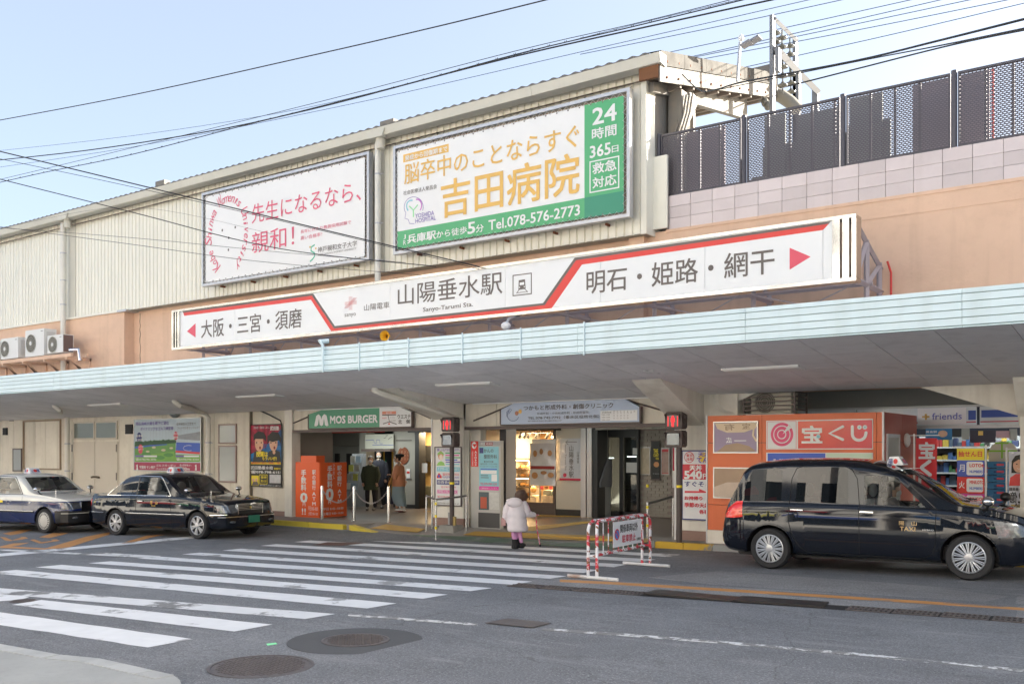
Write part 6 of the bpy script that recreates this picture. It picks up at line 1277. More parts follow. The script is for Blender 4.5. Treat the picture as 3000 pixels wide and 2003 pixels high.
# ================================================================== PEDESTRIAN SIGNALS
sigm = M('signal_brown', (.085, .065, .062), .5)
def signal(label, ub, vb, uc, vt, vbt, tape_v, Y):
    p = PY(ub, vb, Y); t_ = thing('pedestrian_signal', label, 'traffic signal', (p.x, Y, .03), group='pedestrian signals at the crossing')
    zt_ = PY(uc, vt, Y).z; zb_ = PY(uc, vbt, Y).z; x = XU(uc, Y)
    obj('pole', MB().lathe([(.055, .03), (.052, zb_ + .1)], (p.x, Y, 0), n=12), sigm, t_, 40); zt2 = PY(ub, tape_v, Y).z; obj('yellow_tape', MB().lathe([(.058, zt2), (.058, zt2 + .05)], (p.x, Y, 0), n=12), yellow, t_, 40)
    H_ = (zt_ - zb_) / 2; mid = (zt_ + zb_) / 2
    for k, (z0, z1) in enumerate(((mid + .01, zt_), (zb_, mid - .01))):
        h_ = obj('housing', MB().cbox(x - .17, x + .19, Y - .12, Y + .1, z0, z1, .035), sigm, t_)
        mb = MB(); a = z1 - .04; 
        mb.add([(x - .15, Y - .12, a), (x + .15, Y - .12, a), (x + .15, Y - .2, a + .0), (x - .15, Y - .2, a + .0), (x - .15, Y - .12, z0 + .16), (x + .15, Y - .12, z0 + .16)], [(0, 1, 2, 3), (0, 3, 4), (1, 5, 2)]); obj('visor', mb, sigm, h_)
        lens = obj('lens', MB().box(x - .125, x + .125, Y - .128, Y - .12, z0 + .05, z1 - .06), M('lens_mirror', (.22, .25, .28), .22, metal=.7) if k else M('lens_dark', (.16, .13, .14), .15), h_)
        if k == 0:
            rl = M('signal_red_led', (1, .04, .05), emit=.22); c = (x, (z0 + z1) / 2)
            q = [(-.02, .1), (.02, .1), (.03, .06), (.045, .05), (.045, -.02), (.025, -.03), (.025, -.115), (.006, -.115), (0, -.04), (-.006, -.115), (-.025, -.115), (-.025, -.03), (-.045, -.02), (-.045, .05), (-.03, .06)]
            obj('red_man', MB().prism([(c[0] + a * .9, c[1] - .005 + b) for a, b in q][::-1], Y - .134, Y - .129), rl, lens)
            for s in (-1, 1):
                obj('red_bar', MB().box(c[0] + s * .10 - .008, c[0] + s * .10 + .008, Y - .134, Y - .129, c[1] - .11, c[1] + .085), rl, lens)
        for zz in (z0 + .1, z1 - .1): obj('hinge', MB().box(x + .19, x + .21, Y - .03, Y + .02, zz - .03, zz + .03), sigm, h_)
    return t_
signal('left pedestrian signal showing a red man, in front of the care poster pillar', 1324, 1540, 1320, 1222, 1309, 1418, 17.0)
signal('right pedestrian signal showing a red man, beside the tempura poster', 1990, 1575, 1980, 1207, 1310, 1428, 16.9)
t_ = thing('concrete_footing', 'square concrete footing at the left signal pole with a short capped pipe', 'footing', (XU(1324, 17), 17, 0))
x = XU(1322, 17.0); obj('block', MB().loft([[(x - .28, 16.75, -.2), (x + .28, 16.75, -.2), (x + .28, 17.25, -.2), (x - .28, 17.25, -.2)], [(x - .2, 16.82, .1), (x + .2, 16.82, .1), (x + .2, 17.18, .1), (x - .2, 17.18, .1)]]), conc, t_); obj('capped_pipe', MB().lathe([(.04, .1), (.04, .3), (0, .3)], (x + .14, 16.95, 0), n=10), M('brass_pipe', (.4, .3, .12), .4, metal=.6), t_, 40); obj('grey_box', MB().box(x - .14, x - .03, 17.05, 17.12, .1, .38), M('box_grey', (.35, .35, .35), .5), t_)

# ================================================================== LOTTERY BOOTH
YB2 = 17.15
t = thing('lottery_booth', 'orange lottery booth standing behind the black minivan taxi beside the tempura poster', 'booth', (XU(2330, YB2), YB2, .03))
bx0, bx1 = XU(2069, YB2), XU(2590, YB2); zt = 2.455
obj('booth_core', MB().box(bx0 + .02, bx1 - .02, YB2 + .03, 19.4, .05, zt - .02), darkg, t)
vs_ = [bx0 + .03, XU(2232, YB2), XU(2568, YB2), bx1 - .03]; zs_ = [.28, PY(2080, 1477, YB2).z, PY(2080, 1297, YB2).z, zt]
for i in range(3):
    for j in range(3): obj('wall_panel', MB().cbox(vs_[i] + .004, vs_[i + 1] - .004, YB2, YB2 + .03, zs_[j] + .004, zs_[j + 1] - .004, .006), orangew, t)
obj('plinth', MB().box(bx0, bx1, YB2 - .01, YB2 + .2, .0, .28), cream2, t)
for x in (bx0, bx1 - .03): obj('corner_trim', MB().box(x, x + .03, YB2 - .015, YB2 + .03, .02, zt + .01), galv, t)
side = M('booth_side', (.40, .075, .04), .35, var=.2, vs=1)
ys_ = [YB2 + .03, 18.35, 19.4]
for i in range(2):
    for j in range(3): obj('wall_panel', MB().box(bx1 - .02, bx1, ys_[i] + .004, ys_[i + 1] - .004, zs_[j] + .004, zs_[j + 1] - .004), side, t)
obj('side_door', MB().box(bx1 - .005, bx1 + .02, 17.32, 18.05, .1, 2.03).box(bx1, bx1 + .012, 17.38, 17.99, .15, 1.98), M('booth_door', (.3, .3, .28), .3), t)
obj('door_frame', MB().box(bx1, bx1 + .03, 17.28, 17.33, .1, 2.08).box(bx1, bx1 + .03, 18.04, 18.09, .1, 2.08).box(bx1, bx1 + .03, 17.33, 18.04, 2.02, 2.08), galv, t)
obj('wall_lamp', MB().ell((bx1 + .03, 18.55, 1.98), (.06, .12, .13), 12, 8), white, t, 60)
def psign(box, mm, nm, items=None):
    RP(box, YB2, mm, t, nm, th=.02); FRAME(box, YB2, sil, t, .02, .03)
psign((2091, 1235, 1327, 2222), M('poster_lilac', (.33, .26, .38), .35), 'picture'); psign((2091, 1368, 1458, 2222), M('poster_tan2', (.42, .29, .19), .35, var=.2), 'picture')
Y2 = YB2 - .022
POLY([(2095, 1240), (2215, 1237), (2210, 1255), (2180, 1266), (2130, 1267), (2102, 1256)], Y2, M('cream_print', (.72, .58, .4), .4), t, 'banner_print'); POLY([(2100, 1323), (2125, 1303), (2160, 1297), (2195, 1306), (2215, 1321)], Y2, MATS['poster_tan2'], t, 'face_print'); outline([(2219, 1240), (2208, 1256), (2206, 1275), (2216, 1292)], MATS['cream_print'], t, Y2, 6, off=.004)
for s, bx_ in (('宝', (2175, 1240, 1256, 2198)), ('有', (2122, 1242, 1260, 2152)), ('一', (2152, 1281, 1300, 2186)), ('広', (2128, 1281, 1297, 2144))):
    x0, x1, z0, z1 = RC(*bx_, Y2); text3(s, (x0, Y2 - .006, z0), (x1 - x0, 0, 0), (0, 0, z1 - z0), MATS['poster_tan2'] if s in '宝有' else white, t, .03, mirror=True)
POLY([(2093, 1425), (2130, 1412), (2180, 1412), (2220, 1425), (2220, 1454), (2093, 1455)], Y2, M('print_pale_tan', (.6, .48, .38), .4, var=.3, vs=6), t, 'picture_print')
lr = M('lottery_red', (.72, .07, .07), .15, var=.15, vs=2)
RP((2246, 1232, 1316, 2558), YB2, white, t, 'sign_board', th=.02); RP((2338, 1233.5, 1313, 2555), Y2, lr, t, 'sign_red'); RP((2249, 1235.5, 1313.5, 2332), Y2, white, t, 'sign_white'); FRAME((2248, 1234.5, 1314, 2333), Y2, lr, t, .008, .003, 'thin_line')
lp2 = M('lottery_pink', (.72, .06, .18), .35)
Y3 = Y2 - .004; cu, cv = 2291, 1272
DISC(cu, cv, 34.5, Y3, lp2, t, 'target_ring', 0, .98, n=36); DISC(cu, cv, 26.5, Y3, white, t, 'target_ring', .004, .98, n=36); DISC(cu, cv, 23.5, Y3, lp2, t, 'target_ring', .008, .98, n=36); DISC(cu, cv, 14, Y3, white, t, 'target_ring', .012, .98, n=30); DISC(cu, cv, 11, Y3, lp2, t, 'target_ring', .016, .98, n=30)
POLY([(cu + 2, cv - 1), (cu + 19, cv - 28), (cu + 28, cv - 19)], Y3 - .021, white, t, 'target_hand')
Yl2 = Y2 - .005
def rounded(pts, r): 
    mb = MB(); P = [PY(u, v, Yl2 - .004) for u, v in pts]; rr = P[0].z - PY(pts[0][0], pts[0][1] + r, Yl2).z
    mb.tube(P, rr, 8); 
    for p in (P[0], P[-1]): mb.ell(p, (rr, rr, rr), 8, 6)
    mb.v = [(a, Yl2 - .004 + (b - (Yl2 - .004)) * .12, c) for a, b, c in mb.v]; return obj('lettering', mb, white, t, 60)
rounded([(2469, 1249), (2430, 1269), (2469, 1287)], 4.2); rounded([(2497, 1249)] + [(2497, 1262)] + arc(2516.5, 1271, 19.5, 18, 185, 350, 10) + [(2537, 1267)], 4.4)
T('宝', (2350, 1248, 1297, 2408), Yl2, white, t, .045)
for u in (2518, 2534): DISC(u, 1251, 6.5, Yl2, white, t, 'eye_dot', .003); DISC(u, 1251, 2.5, Yl2, cyanp, t, 'eye_dot', .007)
DISC(2398, 1278, 6.5, Yl2, white, t, 'ball_dot', .01); DISC(2398, 1278, 5.2, Yl2, cyanp, t, 'ball_dot', .014)
RP((2246, 1325, 1420, 2558), YB2, white, t, 'sign_board', th=.02); RP((2249, 1327, 1418, 2418), Y2, blue, t, 'numbers_blue'); RP((2421, 1327, 1418, 2555), Y2, M('mint_print', (.62, .78, .62), .4), t, 'mint_panel'); POLY([(2510, 1349), (2552, 1342), (2552, 1372), (2500, 1372)], Y2 - .006, gold, t, 'gold_print'); T('NUMBERS', (2268, 1345, 1362, 2405), Y2 - .004, white, t, .08)
# caged outdoor unit on the booth
YC_ = 17.7
t = thing('caged_air_conditioner', 'white outdoor unit inside a brown slatted cage on the lottery booth roof', 'air conditioner', (XU(2260, YC_), YC_, zt))
x0, x1, z0, z1 = RC(2200, 1140, 1213, 2318, YC_); obj('case', MB().cbox(x0, x1, YC_, YC_ + .35, zt + .01, z1, .015), M('ac_beige', (.6, .57, .48), .5), t)
c = PY(2241, 1178, YC_); r = .2; obj('fan_recess', MB().lathe([(r, -.004), (r, -.002)], (c.x, YC_, c.z), 'y', 24), M('fan_dark', (.14, .13, .11), .7), t)
mb = MB()
for q in (.3, .5, .7, .9, 1.05): mb.tube([(c.x + r * q * math.cos(2 * math.pi * k / 24), YC_ - .012, c.z + r * q * math.sin(2 * math.pi * k / 24)) for k in range(24)], .004, 3, closed=True)
obj('fan_guard', mb, MATS['guard'], t)
cx0, cx1 = XU(2180, YC_ - .15), XU(2328, YC_ - .15); ct = min(PY(2200, 1131, YC_ - .15).z, 2.98)
for k in range(7):
    z = zt + .02 + (ct - zt - .04) * k / 6; obj('cage_slat', MB().box(cx0, cx1, YC_ - .16, YC_ - .14, z - .012, z + .012), brown, t); obj('cage_slat', MB().box(cx1 - .01, cx1 + .01, YC_ - .14, YC_ + .5, z - .012, z + .012), brown, t)
for x in (cx0, cx1): obj('cage_post', MB().box(x - .015, x + .015, YC_ - .17, YC_ - .13, zt, ct), brown, t)
obj('cage_post', MB().box(cx1 - .015, cx1 + .015, YC_ + .48, YC_ + .52, zt, ct), brown, t); obj('cage_tray', MB().box(cx0 + .05, cx1, YC_ - .18, YC_ + .4, zt - .01, zt + .02), galv, t)
t = thing('cable_bundle', 'bundle of beige cables climbing beside the lottery booth', 'cable', (XU(2092, 17.3), 17.3, 2.4))
for k in range(4): a = XU(2092 + k * 4, 17.3); obj('cable', MB().tube([(a, 17.3, 2.87), (a + .02, 17.25, 2.7), (a + .06 + k * .02, 17.3, 2.56), (a + .3, 17.5, 2.49), (a + .7, 17.6, 2.48)], .009, 6), pipe, t, 50)

# ================================================================== CONVENIENCE STORE
t = thing('convenience_store', 'recessed convenience store with white and blue banner fascia right of the lottery booth', 'shop', (-3.5, 20.3, .03))
x0 = XP4 + .6; x1 = 8
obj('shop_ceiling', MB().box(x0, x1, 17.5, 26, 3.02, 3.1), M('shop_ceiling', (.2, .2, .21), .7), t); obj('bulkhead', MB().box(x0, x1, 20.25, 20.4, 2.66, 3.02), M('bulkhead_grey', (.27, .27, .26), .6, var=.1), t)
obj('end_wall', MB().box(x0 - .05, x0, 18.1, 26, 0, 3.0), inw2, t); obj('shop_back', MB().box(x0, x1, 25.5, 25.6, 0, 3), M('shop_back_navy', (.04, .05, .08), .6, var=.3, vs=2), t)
for u in (2365, 2548, 2745): p = PY(u, 1158, 19.2); obj('downlight', MB().lathe([(.05, 2.99), (.06, 3.015)], (p.x, 19.2, 0), n=10), M('tube_glow', (.9, 1, .95), emit=3), t, 40)
YV = 20.2
fac = M('shop_fascia', (.66, .72, .78), .12, var=.1, vs=1, bump=.1, bs=3)
for a, b in ((2330, 2508), (2512, 2862), (2871, 3060)):
    xa, xb, za, zb2 = RC(a, 1196, 1246, b, YV); obj('fascia_board', MB().cbox(XU(a, YV), XU(b, YV), YV - .03, YV, 2.28, 2.63, .01), fac, t)
    obj('red_stripe', MB().box(XU(a, YV) + .01, XU(b, YV) - .01, YV - .034, YV - .03, 2.33, 2.35), M('crimson_print', (.6, .03, .08), .4), t)
obj('fascia_rail', MB().box(x0, x1, YV - .05, YV + .05, 2.63, 2.67).box(x0, x1, YV - .05, YV + .05, 2.22, 2.28), galv, t)
obj('white_banner', MB().box(XU(2690, YV), XU(2832, YV), YV - .045, YV - .035, 2.30, 2.62), M('banner_film', (.82, .8, .84), .1, bump=.5, bs=5), t); T('friends', (2731, 1210, 1229, 2818), YV - .05, M('friend_blue', (.16, .18, .6), .5), t, .01); T('+', (2703, 1213, 1228, 2722), YV - .05, gold, t, .06)
obj('blue_stripe', MB().box(XU(2876, YV), XU(3060, YV), YV - .038, YV - .03, 2.42, 2.56), blue, t); obj('blue_square', MB().box(XU(2838, YV), XU(2860, YV), YV - .038, YV - .03, 2.38, 2.56), blue, t)
# shop shelves with goods
shelfm = M('shop_shelf', (.12, .13, .14), .5); goods = [M('goods_%s' % k, tuple(q * .75 for q in c_), .5) for k, c_ in (('white', (.3, .3, .3)), ('blue', (.04, .1, .25)), ('red', (.3, .03, .03)), ('yellow', (.35, .26, .04)), ('green', (.05, .15, .06)), ('navy', (.02, .03, .08)), ('slate', (.06, .09, .13)), ('grey', (.12, .12, .13)), ('dark', (.03, .03, .03)))]
sh = thing('shop_shelf', 'long store shelf crowded with small packaged goods behind the red banner', 'shelf', (-3.5, 22, .03))
xa, xb = XU(2680, 22), XU(3060, 22)
obj('shelf_back', MB().box(xa, xb, 22.4, 22.45, .03, 2.1), shelfm, sh)
for r_ in range(7):
    z = .25 + r_ * .27; obj('shelf_board', MB().box(xa, xb, 22.0, 22.4, z - .02, z), shelfm, sh); obj('price_strip', MB().box(xa, xb, 21.985, 22.0, z - .03, z + .002), M('price_strip', (.35, .38, .4), .5), sh)
    x = xa + .02
    while x < xb - .2:
        wd = random.uniform(.06, .13); hh = random.uniform(.06, .22); m_ = random.choice(goods); obj('goods', MB().box(x, x + wd - .01, 22.03, 22.2, z, z + hh), m_, sh); x += wd
xa = XU(2662, 21)
t = thing('counter_posters', 'row of blue and dark posters hanging above the shop shelf under the fascia', 'poster', (XU(2750, 21), 21, 2))
for a, b, v0, v1, m_ in ((2712, 2789, 1254, 1288, M('tblue2', (.04, .2, .42), .4)), (2790, 2816, 1258, 1280, darkg), (2817, 2840, 1254, 1287, inw2), (2841, 2917, 1260, 1296, M('dark_purple', (.04, .03, .05), .5)), (2918, 2960, 1262, 1283, M('pinkish', (.5, .3, .32), .5)), (2957, 2980, 1256, 1289, inw2)):
    RP((a, v0, v1, b), 21.0, m_, t, 'sheet')
RP((2866, 1262, 1275, 2880), 20.99, gold, t, 'orange_picture'); p = PY(2762, 1270, 20.98); obj('hand_picture', MB().ell(p, (.09, .01, .07)), M('print_skin', (.72, .42, .28), .5), t, 60); T('黄金餅', (2713, 1261, 1268, 2745), 20.99, white, t, .02)
# strip lights in the shop (lit)
for k, (x, y) in enumerate(((-5.6, 22), (-3.2, 22), (-1.2, 22))):
    lt = thing('strip_light', ('left', 'middle', 'right')[k] + ' lit strip light inside the convenience store', 'lamp', (x, y, 2.95), group='strip lights of the store'); obj('tube', MB().box(x - .5, x + .5, y - .04, y + .04, 2.9, 2.94), M('tube_glow', (.9, 1, .95), emit=3), lt)
    spot(x, y - .3, 2.85, 26, (.95, 1, .95), .6)
# ---- crates
cratem = M('crate_blue', (.05, .26, .52), .5, var=.1)
xa, xb = XU(2893, 18.4), XU(2951, 18.4); cw = xb - xa; zc = .05; n_ = 13; hh = (PY(2893, 1349, 18.4).z - .05) / n_
pos = ['lowest', 'second lowest', 'third from the bottom', 'fourth from the bottom', 'fifth from the bottom', 'sixth from the bottom', 'seventh from the bottom', 'sixth from the top', 'fifth from the top', 'fourth from the top', 'third from the top', 'second from the top', 'topmost']
def crate(dx, lab): 
    t_ = thing('crate', lab, 'crate', ((xa + xb) / 2, 18.6, .05), group='blue crates stacked before the store'); mb = MB(); 
    mb.box(xa, xb, 18.4, 18.42, .05, .05 + hh * .86).box(xa, xb, 18.78, 18.8, .05, .05 + hh * .86).box(xa, xa + .02, 18.42, 18.78, .05, .05 + hh * .86).box(xb - .02, xb, 18.42, 18.78, .05, .05 + hh * .86).box(xa + .02, xb - .02, 18.42, 18.78, .05, .07)
    mb.box(xa - .01, xb + .01, 18.385, 18.4, .05 + hh * .7, .05 + hh * .86)
    obj('tray', mb, cratem, t_); obj('slot', MB().box(xa + .1, xb - .1, 18.39, 18.398, .05 + hh * .3, .05 + hh * .55), M('crate_dark', (.02, .12, .3), .5), t_); obj('label', MB().box(xb - .16, xb - .05, 18.378, 18.384, .05 + hh * .3, .05 + hh * .6), random.choice([white, pink]), t_); return t_
c0 = crate(0, 'blue plastic crate, lowest of the stack beside the lottery banner')
for k in range(1, n_):
    c = copy_tree(c0); c['label'] = 'blue plastic crate, %s of the stack beside the schedule banner' % pos[k]; c.location.z += hh * k
# ---- banners on poles
def pole_banner(label, up_, vt, Yp, bx, cols, arm_u, nm='banner'):
    t_ = thing('pole_banner', label, 'banner', (XU(up_, Yp), Yp, .03)); z1 = PY(up_, vt, Yp).z
    obj('pole', MB().lathe([(.016, .03), (.014, z1)], (XU(up_, Yp), Yp, 0), n=8), white, t_, 40); obj('arm', MB().tube([(XU(arm_u[0], Yp), Yp, z1 - .03), (XU(arm_u[1], Yp), Yp, z1 - .03)], .01, 6), white, t_, 40)
    return t_, z1
def cloth(t_, x0, x1, z0, z1, Yp, mat_, nm='cloth', off=0):
    mb = MB(); N = 8; Mz = 10; vs = []
    for j in range(Mz + 1):
        for i in range(N + 1): vs.append((x0 + (x1 - x0) * i / N, Yp - off + .012 * math.sin(i * 1.1 + j * .5), z0 + (z1 - z0) * j / Mz))
    mb.add(vs, [(j * (N + 1) + i, j * (N + 1) + i + 1, (j + 1) * (N + 1) + i + 1, (j + 1) * (N + 1) + i) for j in range(Mz) for i in range(N)]); return obj(nm, mb, mat_, t_, 80)
Yp = 17.9; t_, z1 = pole_banner('red lottery banner with white characters beside the booth', 2678, 1270, Yp, None, None, (2665, 2752))
x0, x1 = XU(2684, Yp), XU(2745, Yp); cloth(t_, x0, x1, .75, z1 - .08, Yp, M('banner_red', (.6, .03, .04), .6))
fnt = lambda s, v0, v1, a, b: T(s, (a, v0, v1, b), Yp - .02, M('banner_silver', (.6, .6, .64), .5), t_, .06)
fnt('宝', 1296, 1342, 2693, 2738); fnt('く', 1347, 1393, 2697, 2729); fnt('じ', 1397, 1445, 2692, 2730)
t_, z1 = pole_banner('lottery schedule banner with weekday rows, yellow top, on a white pole', 2888, 1303, Yp, None, None, (2790, 2897))
x0, x1 = XU(2804, Yp), XU(2884, Yp); zb0 = PY(2804, 1313, Yp).z; rh = .30
obj('yellow_top', MB().box(x0, x1, Yp - .004, Yp, zb0 - .2, zb0), yellow, t_); T('抽せん日', (2808, 1321, 1337, 2877), Yp - .006, red, t_, .03)
for k, (ch, m_) in enumerate((('月', M('row_blue', (.08, .13, .5), .5)), ('火', red), ('水', magenta), ('木', M('row_green', (.2, .55, .08), .5)), ('金', gold))):
    za = zb0 - .2 - .285 * (k + 1); obj('row', MB().box(x0, x1, Yp - .004, Yp, za + .006, za + .283), m_, t_)
    text3(ch, (x0 + .03, Yp - .006, za + .09), (.09, 0, 0), (0, 0, .12), white, t_, .02)
    obj('card', MB().prism([(x0 + .17, za + .03), (x1 - .04, za + .03), (x1 - .02, za + .05), (x1 - .02, za + .24), (x1 - .04, za + .26), (x0 + .17, za + .26), (x0 + .15, za + .24), (x0 + .15, za + .05)], Yp - .008, Yp - .0045), white, t_)
    text3(('LOTO6', 'MINILOTO', 'BINGO5', 'LOTO6', 'LOTO7')[k], (x0 + .20, Yp - .010, za + .17), (.22, 0, 0), (0, 0, .055), (M('violet_p', (.3, .1, .45), .5), red, gold, MATS['violet_p'], red)[k] if 'violet_p' in MATS else red, t_, .05); text3('NUMBERS', (x0 + .20, Yp - .010, za + .07), (.2, 0, 0), (0, 0, .045), blue, t_, .05)
t_, z1 = pole_banner('white banner with a smiling woman in a red apron and mirrored numbers beside the crates', 2949, 1310, Yp - .1, None, None, (2947, 3070)); Yq = Yp - .1
x0, x1 = XU(2955, Yq), XU(3040, Yq); zt_ = PY(2955, 1322, Yq).z; obj('sheet', MB().box(x0, x1, Yq - .004, Yq, .5, zt_), M('sheet_grey', (.62, .64, .7), .5), t_)
Yw = Yq - .006; 
POLY([(2963, 1385), (2964, 1350), (2975, 1334), (2988, 1331), (3003, 1340), (3006, 1385)], Yw, hair_p, t_, 'hair_print'); DISC(2985, 1363, 21, Yw, M('print_skin', (.72, .42, .28), .5), t_, 'face_print', .004, .72); POLY([(2966, 1356), (2972, 1341), (2985, 1337), (3000, 1345), (3001, 1352), (2985, 1345)], Yw - .008, hair_p, t_, 'hair_print'); outline([(2980, 1371), (2985, 1374), (2991, 1371)], white, t_, Yw, 1.2, off=.009)
for u in (2979, 2991): DISC(u, 1359, 1.6, Yw, hair_p, t_, 'eye_print', .0085, 1.4)
POLY([(2956, 1422), (2960, 1398), (2976, 1387), (2996, 1387), (3020, 1400), (3020, 1422)], Yw - .006, red, t_, 'apron_print')
for s, bx_ in (('億', (2959, 1440, 1472, 2980)), ('2', (2983, 1440, 1472, 3000)), ('史上最高額', (2957, 1427, 1437, 3003))):
    x0_, x1_, z0_, z1_ = RC(*bx_, Yw); text3(s, (x0_, Yw - .004, z0_), (x1_ - x0_, 0, 0), (0, 0, z1_ - z0_), blackp, t_, .02, mirror=True)
x0_, x1_, z0_, z1_ = RC(2962, 1477, 1512, 3020, Yw); obj('gold_patch', MB().box(x0_, x1_, Yw - .003, Yw, z0_, z1_), M('gold_patch', (.55, .4, .1), .5), t_); text3('MEGA', (x0_ + .05, Yw - .006, z0_ + .16), (.22, 0, 0), (0, 0, .06), greyp, t_, .04, mirror=True); text3('BIG', (x0_ + .08, Yw - .006, z0_ + .04), (.18, 0, 0), (0, 0, .09), greyp, t_, .05, mirror=True)
# round topped cream stand with green T
t = thing('arched_sign', 'cream half round stand top with a lime green T shape above the blue crates', 'sign', (XU(2936, 18.9), 18.9, .03)); Ya_ = 18.9; c = PY(2938, 1326, Ya_); r = XU(2980, Ya_) - XU(2938, Ya_)
obj('arch', MB().prism([(c.x - r, c.z - .25), (c.x + r, c.z - .25)] + [(c.x + r * math.cos(math.pi * k / 16), c.z + .9 * r * math.sin(math.pi * k / 16)) for k in range(17)], Ya_, Ya_ + .1), M('arch_cream', (.6, .58, .48), .5), t); obj('stand_leg', MB().box(c.x - .1, c.x + .1, Ya_, Ya_ + .1, .03, c.z - .25), galv, t)
lime = M('lime_green', (.25, .55, .03), .4); RP((2916, 1295, 1300, 2955), Ya_, lime, t, 'lime_bar'); RP((2933, 1293, 1342, 2938), Ya_ - .005, lime, t, 'lime_stem'); RP((2897, 1318, 1323, 2980), Ya_, lime, t, 'lime_bar')
# right hand pillar at the edge
obj('pillar', MB().box(XU(2990, 17.45), XU(2990, 17.45) + .6, 17.4, 18.0, 0, 2.9), cream2, bld)

# ================================================================== VEHICLES
def interp(tab, x):
    if x <= tab[0][0]: return tab[0][1]
    for i in range(len(tab) - 1):
        if x <= tab[i + 1][0]:
            x0, y0 = tab[i]; x1, y1 = tab[i + 1]; h = x1 - x0; s = (x - x0) / h
            def sl(j):
                if j <= 0 or j >= len(tab) - 1: 
                    a, b = (0, 1) if j <= 0 else (len(tab) - 2, len(tab) - 1); return (tab[b][1] - tab[a][1]) / (tab[b][0] - tab[a][0])
                d0 = (tab[j][1] - tab[j - 1][1]) / (tab[j][0] - tab[j - 1][0]); d1 = (tab[j + 1][1] - tab[j][1]) / (tab[j + 1][0] - tab[j][0])
                return 0 if d0 * d1 <= 0 else 2 * d0 * d1 / (d0 + d1)
            m0, m1 = sl(i) * h, sl(i + 1) * h
            return (2 * s ** 3 - 3 * s * s + 1) * y0 + (s ** 3 - 2 * s * s + s) * m0 + (-2 * s ** 3 + 3 * s * s) * y1 + (s ** 3 - s * s) * m1
    return tab[-1][1]
chrome = M('chrome', (.8, .8, .8), .08, metal=1.0)
tyre = M('tyre_rubber', (.022, .022, .023), .75, bump=.1, bs=80); rimm = M('alloy', (.55, .56, .58), .38, metal=.7); rimw = M('wheel_cover_white', (.55, .54, .5), .4, metal=.3)
carbl = M('car_black_paint', (.004, .006, .012), .05, coat=.45, spec=.35); carnavy = M('car_navy_paint', (.012, .022, .09), .12, coat=.5); carwhite = M('car_white_paint', (.66, .66, .62), .18, coat=.8)
trimb = M('trim_black', (.015, .015, .016), .4); seam = M('seam_black', (.004, .004, .004), .8)
glassd = glass('privacy_glass', (.05, .055, .06), 1.5); glassc = glass('clear_glass', (.95, .98, .97), 1.45); lampglass = M('lamp_red', (.55, .015, .01), .1, coat=1, emit=.12); headm = M('headlamp', (.26, .28, .30), .12, metal=.6, var=.9, vs=9, bump=.5, bs=12, dirt=(.02, .02, .025)); seatm = M('seat_grey', (.36, .37, .39), .8); seatw = M('seat_cover_white', (.5, .5, .5), .8)

